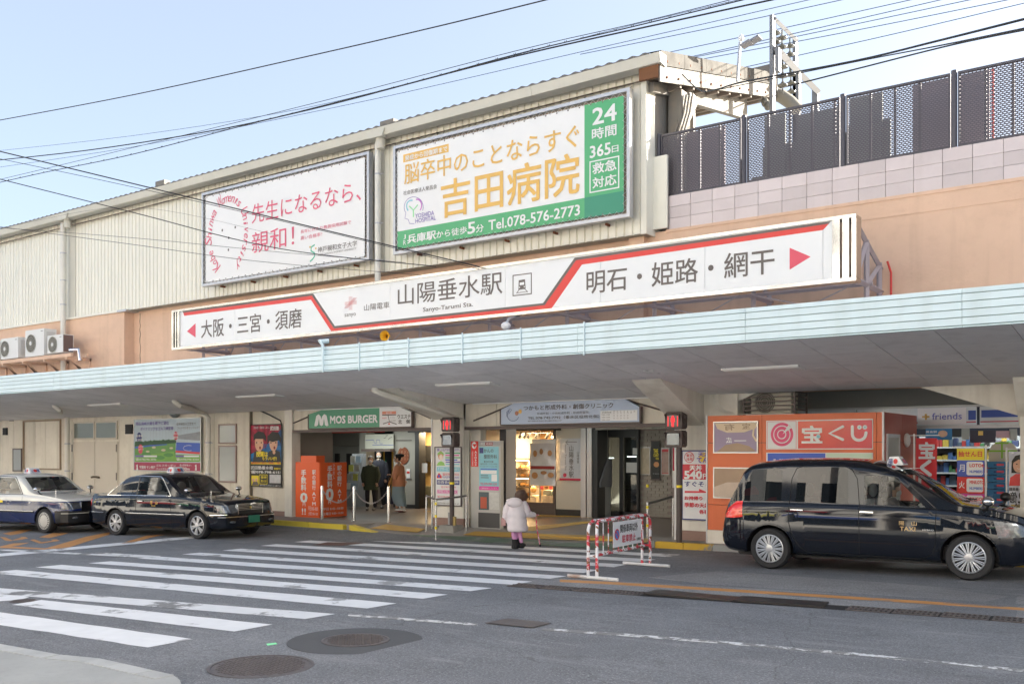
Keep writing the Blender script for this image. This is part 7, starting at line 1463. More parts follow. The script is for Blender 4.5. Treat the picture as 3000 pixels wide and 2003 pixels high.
class Car:
    def __init__(s, name, label, top, belt, width, low, tum, crown, mats, xs0, xs1, step=.06):
        s.t = thing(name, label, 'car'); s.bm = bmesh.new(); s.mats = mats; s.tum = tum
        s.W = lambda x: interp(width, x); N = int((xs1 - xs0) / step); xs = [xs0 + (xs1 - xs0) * k / N for k in range(N + 1)]
        rings = []
        for x in xs:
            w_ = interp(width, x); zt = interp(top, x); zb = min(interp(belt, x), zt - .012); zl = min(interp(low, x), zb - .1); h = zt - zb; k = min(1, h / .3)
            yb = w_ * .935; q = [(w_ * .90, zl), (w_ * .975, zl + .04), (w_ * .997, zl + .14), (w_, zl + (zb - zl) * .45), (w_ * .995, zl + (zb - zl) * .68), (w_ * .985, zb - (zb - zl) * .14), (w_ * .965, zb - .02), (w_ * .945, zb)]
            q += [(yb - tum * f * h - d * k - (0 if f > .5 else 0), zb + h * g) for f, g, d in ((.02, .03, 0), (.3, .3, 0), (.6, .6, 0), (.86, .86, .0), (.97, .95, .03), (1.0, .985, .10))]
            yt = yb - tum * h - .10 * k; q += [(yt * .62, zt + crown * .65), (yt * .3, zt + crown * .93), (0, zt + crown)]
            rings.append([(x, -a, b) for a, b in q] + [(x, a, b) for a, b in q[-2::-1]])
        vr = [[s.bm.verts.new(p) for p in r] for r in rings]; n = len(rings[0])
        for i in range(len(rings) - 1):
            for k in range(n - 1): s.bm.faces.new((vr[i][k], vr[i + 1][k], vr[i + 1][k + 1], vr[i][k + 1]))
        s.bm.faces.new(vr[0]); s.bm.faces.new(vr[-1][::-1])
        for i in range(len(rings) - 1): s.bm.faces.new((vr[i][0], vr[i][n - 1], vr[i + 1][n - 1], vr[i + 1][0]))
        s.bm.normal_update(); s.bvh = BVHTree.FromBMesh(s.bm)
    def cut(s, poly, axis='y', side=None, lim=None, mode='glass', name='side_window', mat_=None, nmin=.25):
        bm = s.bm; ps = poly if axis == 'y' else poly; n = len(ps)
        ar = sum(ps[i][0] * ps[(i + 1) % n][1] - ps[(i + 1) % n][0] * ps[i][1] for i in range(n))
        if ar < 0: ps = ps[::-1]
        a0, a1 = min(p[0] for p in ps) - .15, max(p[0] for p in ps) + .15; b0, b1 = min(p[1] for p in ps) - .15, max(p[1] for p in ps) + .15
        ci = 0 if axis == 'y' else 1
        def ok(f):
            c = f.calc_center_median(); nn = f.normal
            if not (a0 < c[ci] < a1 and b0 < c.z < b1): return False
            if axis == 'y': return abs(nn.y) > nmin and (side is None or c.y * side > 0)
            return nn.x * (lim or 1) > nmin and (c.x * (lim or 1) > s.xmid * (lim or 1))
        for i in range(n):
            p, q = ps[i], ps[(i + 1) % n]; dx, dz = q[0] - p[0], q[1] - p[1]
            co = (p[0], 0, p[1]) if axis == 'y' else (0, p[0], p[1]); no = (dz, 0, -dx) if axis == 'y' else (0, dz, -dx)
            fs = [f for f in bm.faces if ok(f)]; ge = set(fs)
            for f in fs: ge.update(f.edges); ge.update(f.verts)
            bmesh.ops.bisect_plane(bm, geom=list(ge), plane_co=co, plane_no=Vector(no).normalized(), dist=1e-5); bm.normal_update()
        def inside(c): return all((ps[(i + 1) % n][0] - ps[i][0]) * (c[1] - ps[i][1]) - (ps[(i + 1) % n][1] - ps[i][1]) * (c[0] - ps[i][0]) > -1e-5 for i in range(n))
        sel = [f for f in bm.faces if ok(f) and inside((f.calc_center_median()[ci], f.calc_center_median().z))]
        if mode == 'glass' and sel:
            groups = {}
            for f in sel: groups.setdefault(1 if f.calc_center_median().y > 0 else -1, []).append(f) if axis == 'y' else groups.setdefault(0, []).append(f)
            for g_ in groups.values():
                mb = MB(); idx = {}
                for f in g_:
                    fi = []
                    for v in f.verts:
                        if v not in idx: idx[v] = len(mb.v); mb.v.append(tuple(v.co))
                        fi.append(idx[v])
                    mb.f.append(tuple(fi)); mb.m.append(0)
                obj(name, mb, mat_, s.t, 60)
        bmesh.ops.delete(bm, geom=sel, context='FACES'); bm.normal_update()
    def hit(s, x, z, side=-1):
        r = s.bvh.ray_cast(Vector((x, side * 3, z)), Vector((0, -side, 0))); return r[0], r[1]
    def hitx(s, y, z, d=1):
        r = s.bvh.ray_cast(Vector((d * 9, y, z)), Vector((-d, 0, 0))); return r[0], r[1]
    def line(s, pts, wd, mat_, name='seam', sides=(-1, 1), closed=False, off=.0025, thick=None, parent=None):
        if closed: pts = pts + [pts[0]]
        for side in sides:
            P = []
            for i in range(len(pts) - 1):
                L_ = math.hypot(pts[i + 1][0] - pts[i][0], pts[i + 1][1] - pts[i][1]); m = max(1, int(L_ / .05))
                for k in range(m): P.append((pts[i][0] + (pts[i + 1][0] - pts[i][0]) * k / m, pts[i][1] + (pts[i + 1][1] - pts[i][1]) * k / m))
            P.append(pts[-1]); q = []
            for x, z in P:
                c, n_ = s.hit(x, z, side)
                if c is not None: q.append((c, n_))
            if len(q) < 2: continue
            mb = MB(); vs = []
            for i, (c, n_) in enumerate(q):
                d = (q[min(i + 1, len(q) - 1)][0] - q[max(i - 1, 0)][0]).normalized(); a = n_.cross(d).normalized() * wd / 2; o = n_ * off; th = n_ * (thick or 0)
                vs += [c + o - a, c + o + a, c + o + th + a * .6, c + o + th - a * .6]
            fs = []
            for i in range(len(q) - 1):
                b = i * 4; 
                if thick: fs += [(b, b + 4, b + 7, b + 3), (b + 3, b + 7, b + 6, b + 2), (b + 2, b + 6, b + 5, b + 1)]
                else: fs += [(b, b + 1, b + 5, b + 4)]
            if thick: fs += [(0, 3, 2, 1), (len(vs) - 4, len(vs) - 3, len(vs) - 2, len(vs) - 1)]
            mb.add(vs, fs); obj(name, mb, mat_, parent or s.t)
    def decal(s, txt_, x0, x1, z0, z1, mat_, bold=0, side=-1, name='lettering'):
        vs, fs = glyphs(txt_, bold)[:2]; mb = MB(); out = []
        for a, b in vs:
            x = x0 + (x1 - x0) * (a if side < 0 else 1 - a); c, n_ = s.hit(x, z0 + (z1 - z0) * b, side); out.append((c + n_ * .004) if c else Vector((x, side * .85, z0)))
        mb.add(out, fs); obj(name, mb, mat_, s.t)
    def finish(s, split_z=None):
        bm = s.bm
        if split_z:
            zz, lowmat, xb, zbk = split_z
            bmesh.ops.bisect_plane(bm, geom=bm.faces[:] + bm.edges[:] + bm.verts[:], plane_co=(0, 0, zz), plane_no=(.0, 0, 1), dist=1e-5)
            for f in bm.faces: f.material_index = 1 if f.calc_center_median().z < zz else 0
            bmesh.ops.bisect_plane(bm, geom=bm.faces[:] + bm.edges[:] + bm.verts[:], plane_co=(xb, 0, 0), plane_no=(1, 0, 0), dist=1e-5)
            bmesh.ops.bisect_plane(bm, geom=bm.faces[:] + bm.edges[:] + bm.verts[:], plane_co=(0, 0, zbk), plane_no=(0, 0, 1), dist=1e-5)
            for f in bm.faces:
                c = f.calc_center_median()
                if (c.x > xb and c.z < zbk): f.material_index = 2
        me = bpy.data.meshes.new('body'); bm.to_mesh(me); bm.free()
        for m_ in s.mats: me.materials.append(m_)
        me.polygons.foreach_set('use_smooth', [True] * len(me.polygons)); me.set_sharp_from_angle(angle=rad(38))
        o = bpy.data.objects.new('body', me); COL.objects.link(o); o.parent = s.t; return o
    def wheel(s, x, side, r, style, y, wd=.19):
        wt = obj('wheel', MB().lathe([(r * .72, -wd / 2), (r * .93, -wd / 2 - .005), (r, -wd * .36), (r, wd * .36), (r * .93, wd / 2 + .005), (r * .72, wd / 2), (r * .7, 0)], (0, 0, 0), 'y', 36, cap=False), tyre, s.t, 50)
        wt.name = 'wheel'; wt.location = (x, side * y, r); o_ = -wd / 2 if side < 0 else wd / 2; sg = -1 if side < 0 else 1
        def sub(nm, mb, m_): 
            ob = obj(nm, mb, m_, None, 45); ob.parent = wt
        R1 = r * .70; mb = MB(); mb.lathe([(R1, o_ - sg * .0), (R1 * .95, o_ + sg * .006), (R1 * .9, o_ - sg * .012)], (0, 0, 0), 'y', 36, cap=False); sub('rim', mb, rimm if style != 'cover' else rimw)
        sub('barrel', MB().lathe([(R1, o_ - sg * .001), (R1 * .98, o_ - sg * .06), (0.001, o_ - sg * .065)], (0, 0, 0), 'y', 24, cap=False), darkg)
        mb = MB()
        if style == 'fine':
            for k in range(15):
                for dd in (-.075, .075):
                    an = 2 * math.pi * k / 15 + dd; c, s_ = math.cos(an), math.sin(an); t_ = Vector((-s_, 0, c)) * .0085; a = Vector((c * R1 * .24, o_ + sg * .004, s_ * R1 * .24)); b = Vector((c * R1 * .95, o_ - sg * .004, s_ * R1 * .95)); dn = Vector((0, -sg * .02, 0)); hi = Vector((0, sg * .004, 0))
                    mb.add([a - t_ * .6, a + hi, a + t_ * .6, b + t_ * 1.2, b + hi, b - t_ * 1.2, a - t_ + dn, a + t_ + dn, b + t_ + dn, b - t_ + dn], [(0, 1, 4, 5), (1, 2, 3, 4), (0, 5, 9, 6), (2, 7, 8, 3), (5, 4, 3, 8, 9)])
        elif style == 'five':
            for k in range(6):
                for dd in (-.16, .16):
                    an = 2 * math.pi * k / 6 + dd + .3; c, s_ = math.cos(an), math.sin(an); t_ = Vector((-s_, 0, c)) * .017; a = Vector((c * R1 * .2, o_ + sg * .004, s_ * R1 * .2)); b = Vector((c * R1 * .95, o_ - sg * .004, s_ * R1 * .95)); dn = Vector((0, -sg * .02, 0))
                    mb.add([a - t_ * .7, a + t_ * .7, b + t_, b - t_, a - t_ + dn, a + t_ + dn, b + t_ + dn, b - t_ + dn], [(0, 1, 2, 3), (0, 3, 7, 4), (1, 5, 6, 2), (3, 2, 6, 7)])
        else:
            mb.lathe([(R1 * .68, o_ + sg * .006), (R1 * .5, o_ + sg * .012), (.001, o_ + sg * .014)], (0, 0, 0), 'y', 24, cap=False)
            for k in range(20):
                an = 2 * math.pi * k / 20; c, s_ = math.cos(an), math.sin(an); t_ = Vector((-s_, 0, c)) * .012; a = Vector((c * R1 * .66, o_ + sg * .006, s_ * R1 * .66)); b = Vector((c * R1 * .93, o_ + sg * .004, s_ * R1 * .93)); mb.add([a - t_, a + t_, b + t_ * 1.3, b - t_ * 1.3], [(0, 1, 2, 3)])
        sub('spokes' if style != 'cover' else 'wheel_cover', mb, rimm if style != 'cover' else rimw)
        sub('hub', MB().lathe([(R1 * .27, o_ - sg * .01), (R1 * .26, o_ + sg * .008), (R1 * .12, o_ + sg * .014), (.001, o_ + sg * .015)], (0, 0, 0), 'y', 20, cap=False), rimm if style != 'cover' else rimw)
    def arches(s, xr, xf, r, zc, y):
        for x in (xr, xf):
            s.cut([(x + r * math.cos(2 * math.pi * k / 24), zc + r * math.sin(2 * math.pi * k / 24)) for k in range(24)], 'y', mode='del', nmin=.15)
            for side in (-1, 1):
                mb = MB(); n = 20; R_ = []
                for yy in (y * .97, y * .55): R_.append([(x + (r + .004) * math.cos(math.pi * 1.1 * k / (n - 1) - .05 * math.pi), side * yy, zc + (r + .004) * math.sin(math.pi * 1.1 * k / (n - 1) - .05 * math.pi)) for k in range(n)])
                mb.loft(R_, cap=False); mb.add([R_[1][k] for k in range(n)], [tuple(range(n))]); obj('wheel_well', mb, seam, s.t)
                s.line([(x + (r + .012) * math.cos(math.pi * k / 16), zc + (r + .012) * math.sin(math.pi * k / 16)) for k in range(17)], .022, s.mats[0] if len(s.mats) == 1 else s.mats[1], 'arch_lip', (side,), off=.0, thick=.012)
    def box(s, name, x0, x1, y0, y1, z0, z1, mat_, c=.03):
        return obj(name, MB().cbox(x0, x1, y0, y1, z0, z1, c), mat_, s.t)
    def seats(s, xs_, w_=.5, zb=.35, zt=1.15, cover=seatm):
        for x in xs_:
            for yy in (-.36, .36):
                obj('seat', MB().prismx([(0, 0)] * 0 or [(yy - w_ / 2, zb), (yy + w_ / 2, zb), (yy + w_ / 2, zb + .18), (yy - w_ / 2, zb + .18)], x, x + .5), cover, s.t)
                mb = MB(); mb.loft([[(x - .02 + dx, yy - .22, z), (x + .10 + dx, yy - .22, z), (x + .10 + dx, yy + .22, z), (x - .02 + dx, yy + .22, z)] for dx, z in ((0, zb + .1), (-.06, zb + .45), (-.1, zt - .15))]); obj('seat_back', mb, cover, s.t)
                obj('headrest', MB().ell((x - .08, yy, zt - .02), (.06, .14, .11), 12, 8), seatw, s.t, 60)
def roof_sign(c, x, z, label_txt=True, w_=.34, rot=0):
    g_ = obj('roof_sign', MB().loft([[(x - .13, -w_ / 2, z), (x + .13, -w_ / 2, z), (x + .13, w_ / 2, z), (x - .13, w_ / 2, z)], [(x - .08, -w_ / 2 + .03, z + .13), (x + .05, -w_ / 2 + .03, z + .13), (x + .05, w_ / 2 - .03, z + .13), (x - .08, w_ / 2 - .03, z + .13)]]), M('roof_sign_white', (.78, .8, .82), .3), c.t)
    s_ = M('sign_navy', (.05, .08, .3), .4)
    for s, y0, y1, m_ in (('山', -w_ / 2 + .05, -w_ / 2 + .13, s_), ('陽', w_ / 2 - .13, w_ / 2 - .05, s_), ('●', -.05, .05, red)):
        text3(s, (x + .133, y0, z + .02), (0, y1 - y0, 0), (-.055, 0, .075), m_, g_, .02)
    for s, a, b, m_ in (('陽', -.09, -.03, s_), ('●', -.02, .04, red)): text3(s, (x + a, -w_ / 2 - .003, z + .02), (b - a, 0, 0), (0, .02, .075), m_, g_, .02)
    return g_
# ------------------------------------------------ black minivan taxi
W_ = [(-.82, .72), (-.76, .79), (-.6, .835), (-.3, .85), (1.5, .853), (2.7, .85), (3.1, .83), (3.4, .77), (3.58, .68), (3.68, .58)]
topv = [(-.82, .64), (-.79, .80), (-.72, .98), (-.56, 1.30), (-.45, 1.545), (-.33, 1.625), (-.05, 1.665), (.3, 1.685), (.8, 1.685), (1.3, 1.66), (1.65, 1.59), (1.9, 1.50), (2.3, 1.27), (2.72, 1.035), (2.85, 1.015), (3.1, .985), (3.4, .92), (3.58, .85), (3.66, .74), (3.69, .62)]
beltv = [(-.82, .6), (-.76, .78), (-.66, .95), (-.5, 1.01), (0, 1.015), (1.3, 1.0), (2.2, .985), (2.7, .955), (3.1, .90), (3.4, .83), (3.58, .75), (3.69, .58)]
lowv = [(-.82, .36), (-.7, .27), (-.4, .24), (2.5, .22), (3.3, .2), (3.69, .26)]
c = Car('taxi_minivan', 'shiny black tall minivan taxi with gold lettering on the front door, parked at the right', topv, beltv, W_, lowv, .17, .035, [carbl], -.82, 3.69, .05); c.xmid = 1.5
c.cut([(-.47, 1.05), (.17, 1.055), (.18, 1.53), (.10, 1.555), (-.30, 1.54), (-.39, 1.36)], name='rear_window', mat_=glassd)
c.cut([(.40, 1.05), (1.20, 1.035), (1.18, 1.53), (1.10, 1.575), (.48, 1.575), (.42, 1.53)], name='side_window', mat_=glassd)
c.cut([(1.44, 1.03), (2.28, 1.0), (1.93, 1.36), (1.84, 1.43), (1.42, 1.45), (1.42, 1.40)], name='front_window', mat_=glassc)
c.cut([(-.70, 1.10), (-.58, 1.46), (.58, 1.46), (.70, 1.10)], 'x', lim=-1, name='rear_screen', mat_=glassd)
c.cut([(-.68, 1.07), (.68, 1.07), (.57, 1.52), (-.57, 1.52)], 'x', lim=1, name='windscreen', mat_=glassc, nmin=.2)
c.cut([(-.60, .78), (-.44, .80), (-.45, 1.05), (-.56, 1.04), (-.70, .93), (-.79, .78)], name='tail_lamp', mat_=lampglass, nmin=.1)
c.cut([(3.22, .60), (3.60, .62), (3.62, .74), (3.42, .80), (3.16, .83)], name='headlamp', mat_=headm, nmin=.1)
c.arches(0, 2.85, .375, .31, .85)
for x in (0, 2.85):
    for sd_ in (-1, 1): c.wheel(x, sd_, .315, 'fine', .755)
c.line([(-.30, 1.0), (.02, 1.0)], .006, seam); 
c.line([(.31, 1.02), (.33, 1.40), (.40, 1.56), (.52, 1.60), (1.10, 1.60), (1.24, 1.54), (1.32, 1.40), (1.36, 1.02), (1.37, .30)], .009, seam, 'door_seam'); c.line([(.31, 1.02), (.31, .72), (.36, .52), (.46, .38), (.58, .29), (2.2, .265), (2.36, .32), (2.41, .45), (2.43, .97)], .009, seam, 'door_seam'); c.line([(1.33, 1.50), (1.80, 1.49), (1.96, 1.42), (2.42, .985)], .012, trimb, 'window_trim')
c.line([(1.36, 1.0), (2.40, .985)], .012, trimb, 'window_trim'); c.line([(.58, .24), (2.36, .215)], .03, trimb, 'sill'); c.line([(-.5, .88), (.3, .885), (1.35, .875), (2.4, .86)], .008, carbl, 'crease', thick=.004)
for x0, z in ((.34, .925), (1.38, .915)): 
    c.line([(x0, z), (x0 + .19, z - .004)], .028, chrome, 'door_handle', off=.012, thick=.016)
gld = M('gold_lettering', (.75, .5, .22), .4); c.decal('陽', 1.93, 2.00, .74, .80, gld, .02); c.decal('山', 2.10, 2.17, .74, .80, gld, .02); c.decal('TAXI', 1.94, 2.15, .66, .72, gld, .01); c.decal('HYBRID', 2.25, 2.40, .672, .692, white, .03)
ft = M('fuel_outline', (.002, .002, .002), .6)
for sd_ in (-1, 1):
    mb = MB(); mb.tube([(2.95, sd_ * .70, .95), (3.08, sd_ * .80, 1.0), (3.1, sd_ * .82, 1.05)], .022, 8); obj('mirror_arm', mb, trimb, c.t, 40); obj('fender_mirror', MB().ell((3.10, sd_ * .83, 1.10), (.08, .11, .07), 14, 10), chrome if sd_ < 0 else trimb, c.t, 60)
c.box('underbody', -.6, 3.4, -.62, .62, .18, .45, trimb); c.box('number_plate', 3.70, 3.72, -.17, .17, .42, .59, M('plate_green', (.03, .2, .12), .4), 0)
obj('grille', MB().box(3.60, 3.70, -.42, .42, .36, .46).box(3.60, 3.70, -.42, .42, .5, .56), trimb, c.t)
roof_sign(c, 1.72, 1.60, w_=.3); obj('sun_sensor', MB().box(1.86, 2.0, -.3, .3, 1.545, 1.55), white, c.t)
c.seats((.35, 1.35), zt=1.22); obj('dashboard', MB().prism([(2.2, .7), (2.9, .7), (2.85, 1.0), (2.35, 1.03)], -.75, .75), trimb, c.t)
obj('steering_wheel', MB().tube([(2.05 - .06 * math.sin(k * math.pi / 8), .36 + .18 * math.cos(k * math.pi / 8), .98 + .17 * math.sin(k * math.pi / 8)) for k in range(16)], .014, 6, closed=True), trimb, c.t, 60)
mb = MB(); mb.tube([(2.5, -.55, 1.10), (2.75, -.1, 1.07)], .01, 4).tube([(2.5, .1, 1.12), (2.75, .5, 1.07)], .01, 4); obj('wiper', mb, trimb, c.t)
c.finish(); c.t.location = (-5.64, 15.42, gz(-5)); c.t.rotation_euler = (0, -math.atan(GX), rad(1.5))
# driver with cap and white gloves
skin = M('skin', (.55, .33, .23), .55); 
t = thing('person', 'taxi driver with white gloves and mask sitting at the wheel of the black minivan', 'person', c.t.location)
mb = MB(); mb.loft([[(1.55 + a * math.cos(k * .785), .36 + b * math.sin(k * .785), z) for k in range(8)] for a, b, z in ((.13, .2, .55), (.14, .22, .8), (.12, .23, 1.0), (.06, .07, 1.08))]); mb.ell((1.57, .36, 1.22), (.1, .085, .13), 12, 8); mb.tube([(1.57, .16, 1.0), (1.75, .14, .85), (2.0, .2, .95)], [.06, .05, .035], 8).tube([(1.57, .56, 1.0), (1.78, .58, .85), (2.0, .5, .95)], [.06, .05, .035], 8)
o = obj('body', mb, M('uniform_dark', (.06, .07, .1), .8), None, 60); o.parent = t; o = obj('gloves', MB().ell((2.03, .2, .97), (.06, .035, .045)).ell((2.03, .5, .97), (.06, .035, .045)), white, None, 60); o.parent = t; o = obj('face', MB().ell((1.585, .36, 1.2), (.1, .08, .11), 12, 8), skin, None, 60); o.parent = t; o = obj('mask', MB().ell((1.64, .36, 1.16), (.06, .06, .06), 12, 8), white, None, 60); o.parent = t; o = obj('cap', MB().lathe([(.1, 1.26), (.12, 1.32), (.0, 1.35)], (1.57, .36, 0), n=12), trimb, None, 60); o.parent = t
t.rotation_euler = c.t.rotation_euler
# ------------------------------------------------ saloon taxis
W2 = [(-1.10, .66), (-1.04, .76), (-.9, .82), (-.5, .848), (1.5, .853), (2.8, .845), (3.3, .82), (3.55, .76), (3.63, .66)]
top2 = [(-1.10, .62), (-1.06, .86), (-1.0, .965), (-.8, 1.0), (-.35, 1.025), (-.05, 1.20), (.22, 1.38), (.45, 1.445), (.8, 1.475), (1.2, 1.475), (1.45, 1.45), (1.6, 1.41), (1.9, 1.22), (2.2, 1.025), (2.35, .985), (2.8, .935), (3.3, .87), (3.52, .83), (3.58, .78), (3.63, .60)]
belt2 = [(-1.10, .58), (-1.04, .82), (-.95, .91), (-.4, .955), (1.5, .955), (2.2, .94), (2.8, .885), (3.3, .82), (3.52, .78), (3.63, .57)]
low2 = [(-1.10, .32), (-.9, .26), (-.5, .23), (2.6, .21), (3.63, .24)]
def sedan(label, mats, split, rimstyle, col_txt, plate=True, zoff=0):
    c = Car('saloon_taxi', label, top2, belt2, W2, low2, .22, .03, mats, -1.10, 3.63, .055); c.xmid = 1.2
    c.cut([(.62, .985), (1.42, .985), (1.42, 1.02), (1.38, 1.385), (.70, 1.385)][0:1] + [(.66, .985), (.70, 1.395), (-.0 + .08, 1.33), (-.12, 1.18), (-.33, .985)][0:0] or [(-.28, .985), (.66, .985), (.68, 1.40), (.32, 1.37), (.12, 1.28)], name='rear_window', mat_=glassc)
    c.cut([(.76, .985), (1.83, .985), (1.80, 1.03), (1.50, 1.345), (1.42, 1.385), (.78, 1.405)], name='front_window', mat_=glassc)
    c.cut([(-.66, 1.035), (.66, 1.035), (.56, 1.395), (-.56, 1.395)], 'x', lim=1, name='windscreen', mat_=glassc, nmin=.2)
    c.cut([(-.62, 1.06), (.62, 1.06), (.52, 1.36), (-.52, 1.36)], 'x', lim=-1, name='rear_screen', mat_=glassc, nmin=.15)
    c.cut([(-.96, .70), (-.9, .88), (-1.08, .84), (-1.1, .70)], name='tail_lamp', mat_=lampglass, nmin=.1)
    for a, b in ((.40, .80), (-.80, -.40)): c.cut([(a, .60), (b, .60), (b, .775), (a, .775)], 'x', lim=1, name='headlamp', mat_=headm, nmin=.12)
    c.cut([(3.40, .60), (3.63, .60), (3.60, .76), (3.40, .775)], name='corner_lamp', mat_=headm, nmin=.05)
    c.cut([(-.37, .56), (.37, .56), (.37, .775), (-.37, .775)], 'x', lim=1, name='grille', mat_=trimb, nmin=.12)
    c.arches(0, 2.8, .37, .30, .85)
    for x in (0, 2.8):
        for sd_ in (-1, 1): c.wheel(x, sd_, .31, rimstyle, .75)
    body = mats[0]
    ch = chrome if rimstyle == 'five' else trimb
    c.line([(-.34, .965), (.12, 1.31), (.34, 1.40), (.70, 1.43), (1.44, 1.41), (1.54, 1.36), (1.90, .965)], .02, ch, 'window_trim', thick=.008); c.line([(-.34, .968), (1.90, .965)], .018, ch, 'window_trim', thick=.008); c.line([(.71, .97), (.73, 1.42)], .05, trimb if rimstyle == 'five' else carwhite, 'door_pillar', thick=.003); c.line([(.10, .985), (.16, 1.33)], .015, trimb, 'window_bar')
    c.line([(.74, .96), (.74, .30)], .008, seam, 'door_seam'); c.line([(1.92, .96), (1.98, .30)], .008, seam, 'door_seam'); c.line([(-.33, .96), (-.30, .82), (.05, .72), (.38, .45), (.40, .28)], .008, seam, 'door_seam'); c.line([(.40, .27), (1.98, .26)], .008, seam, 'door_seam')
    c.line([(.40, .54), (2.40, .53)], .05, trimb, 'side_moulding', thick=.012); c.line([(.40, .557), (2.40, .547)], .012, chrome, 'moulding_strip', off=.016, thick=.004); c.line([(-1.06, .56), (-.42, .55)], .022, chrome if rimstyle == 'five' else trimb, 'bumper_strip', thick=.01); c.line([(3.2, .55), (3.60, .56)], .022, chrome if rimstyle == 'five' else trimb, 'bumper_strip', thick=.01)
    for x0 in (-.22 + .05, .78 + .05): c.line([(x0 - .0, .84), (x0 + .17, .84)], .03, chrome if rimstyle == 'five' else carwhite, 'door_handle', off=.01, thick=.015)
    c.decal('陽', 1.25, 1.32, .77, .85, col_txt, .03); c.decal('山', 1.42, 1.49, .77, .85, col_txt, .02); c.decal('TAXI', 1.29, 1.42, .72, .75, col_txt, .03); c.line([(2.22, .76), (2.28, .76)], .03, white, 'side_repeater', thick=.006)
    if rimstyle != 'five': c.line([(1.0, .78), (1.14, .78)], .06, yellow, 'yellow_sticker', off=.004)
    # front bumper, grille bars, lamps
    fb_ = MB(); fb_.loft([[(3.45, -.84, z), (3.62, -.76, z), (3.70, -.4, z), (3.72, 0, z), (3.70, .4, z), (3.62, .76, z), (3.45, .84, z), (3.4, 0, z)] for z in (.28, .34, .52, .55)]); obj('front_bumper', fb_, mats[-1] if len(mats) > 2 else mats[0], c.t, 50)
    obj('bumper_line', MB().loft([[(3.46, -.845, z), (3.63, -.765, z), (3.71, -.4, z), (3.73, 0, z), (3.71, .4, z), (3.63, .765, z), (3.46, .845, z), (3.45, 0, z)] for z in (.495, .515)]), chrome if rimstyle == 'five' else MATS['guard'], c.t)
    rb_ = MB(); rb_.loft([[(-1.0, -.83, z), (-1.12, -.74, z), (-1.17, 0, z), (-1.12, .74, z), (-1.0, .83, z), (-.95, 0, z)] for z in (.3, .36, .55, .58)]); obj('rear_bumper', rb_, mats[-1] if len(mats) > 2 else mats[0], c.t, 50)
    gx_ = c.hitx(0, .68)[0].x
    for k in range(6): obj('grille_bar', MB().box(gx_ - .02, gx_ + .012, -.37, .37, .58 + k * .034, .59 + k * .034), chrome if rimstyle == 'five' else trimb, c.t)
    obj('grille_surround', MB().box(gx_ - .03, gx_ + .016, -.39, -.37, .56, .79).box(gx_ - .03, gx_ + .016, .37, .39, .56, .79).box(gx_ - .03, gx_ + .016, -.37, .37, .775, .79), chrome, c.t); obj('hood_badge', MB().ell((gx_ + .015, 0, .70), (.012, .03, .03)), M('gold_badge', (.6, .42, .1), .3, metal=.8), c.t, 60)
    if plate: c.box('number_plate', 3.73, 3.745, -.17, .17, .36, .52, M('plate_green', (.03, .2, .12), .4), 0)
    for yy in (-.58, .58): obj('fog_lamp', MB().ell((3.66, yy, .39), (.03, .09, .035)), headm, c.t, 60)
    for sd_ in (-1, 1):
        obj('mirror_arm', MB().tube([(2.62, sd_ * .68, .92), (2.50, sd_ * .74, .99), (2.46, sd_ * .77, 1.06)], .014, 6), trimb, c.t, 40); obj('fender_mirror', MB().ell((2.45, sd_ * .78, 1.10), (.055, .1, .055), 14, 10), chrome, c.t, 60)
    c.box('underbody', -.8, 3.3, -.62, .62, .17, .45, trimb); roof_sign(c, 1.15, 1.50); c.seats((.05, 1.0), zt=1.18, cover=seatm)
    obj('dashboard', MB().prism([(1.75, .7), (2.3, .7), (2.3, .96), (1.85, .98)], -.72, .72), trimb, c.t); obj('taxi_meter', MB().box(1.98, 2.05, -.35, -.12, .98, 1.06), M('meter_red', (.4, .03, .03), .4), c.t); obj('rear_view_mirror', MB().ell((1.62, 0, 1.34), (.02, .11, .035)), trimb, c.t, 60)
    obj('steering_wheel', MB().tube([(1.62 - .06 * math.sin(k * math.pi / 8), .34 + .18 * math.cos(k * math.pi / 8), .93 + .16 * math.sin(k * math.pi / 8)) for k in range(16)], .013, 6, closed=True), trimb, c.t, 60)
    obj('wiper', MB().tube([(2.16, -.6, 1.06), (2.2, -.05, 1.055)], .01, 4).tube([(2.16, 0, 1.06), (2.2, .55, 1.055)], .01, 4), trimb, c.t); obj('antenna', MB().tube([(3.2, -.79, .85), (3.2, -.79, 1.1)], .005, 4), chrome, c.t)
    c.line([(.05, 1.0), (.06, .99)], .001, seam) if False else None
    c.finish(split); return c.t
s1 = sedan('black saloon taxi with chrome trim and gold lettering parked in front of the golf poster', [carbl], None, 'five', M('gold_paint', (.7, .42, .08), .4))
a = G(339, 1567); s1.rotation_euler = (0, -math.atan(GX), rad(6)); s1.location = (a.x - .82 * math.sin(rad(6)) + .02, a.y + .82, gz(a.x))
s2 = sedan('white over navy saloon taxi cut by the left edge, queued behind the black saloon', [carwhite, carnavy, trimb], (.80, carnavy, 3.2, .56), 'cover', M('silver_letter', (.5, .5, .5), .4), plate=False)
a = G(133, 1561); s2.rotation_euler = (0, -math.atan(GX), rad(7)); s2.location = (a.x - 2.8 * math.cos(rad(7)) - .1, a.y - 2.8 * math.sin(rad(7)) + .80, gz(a.x - 2.8))

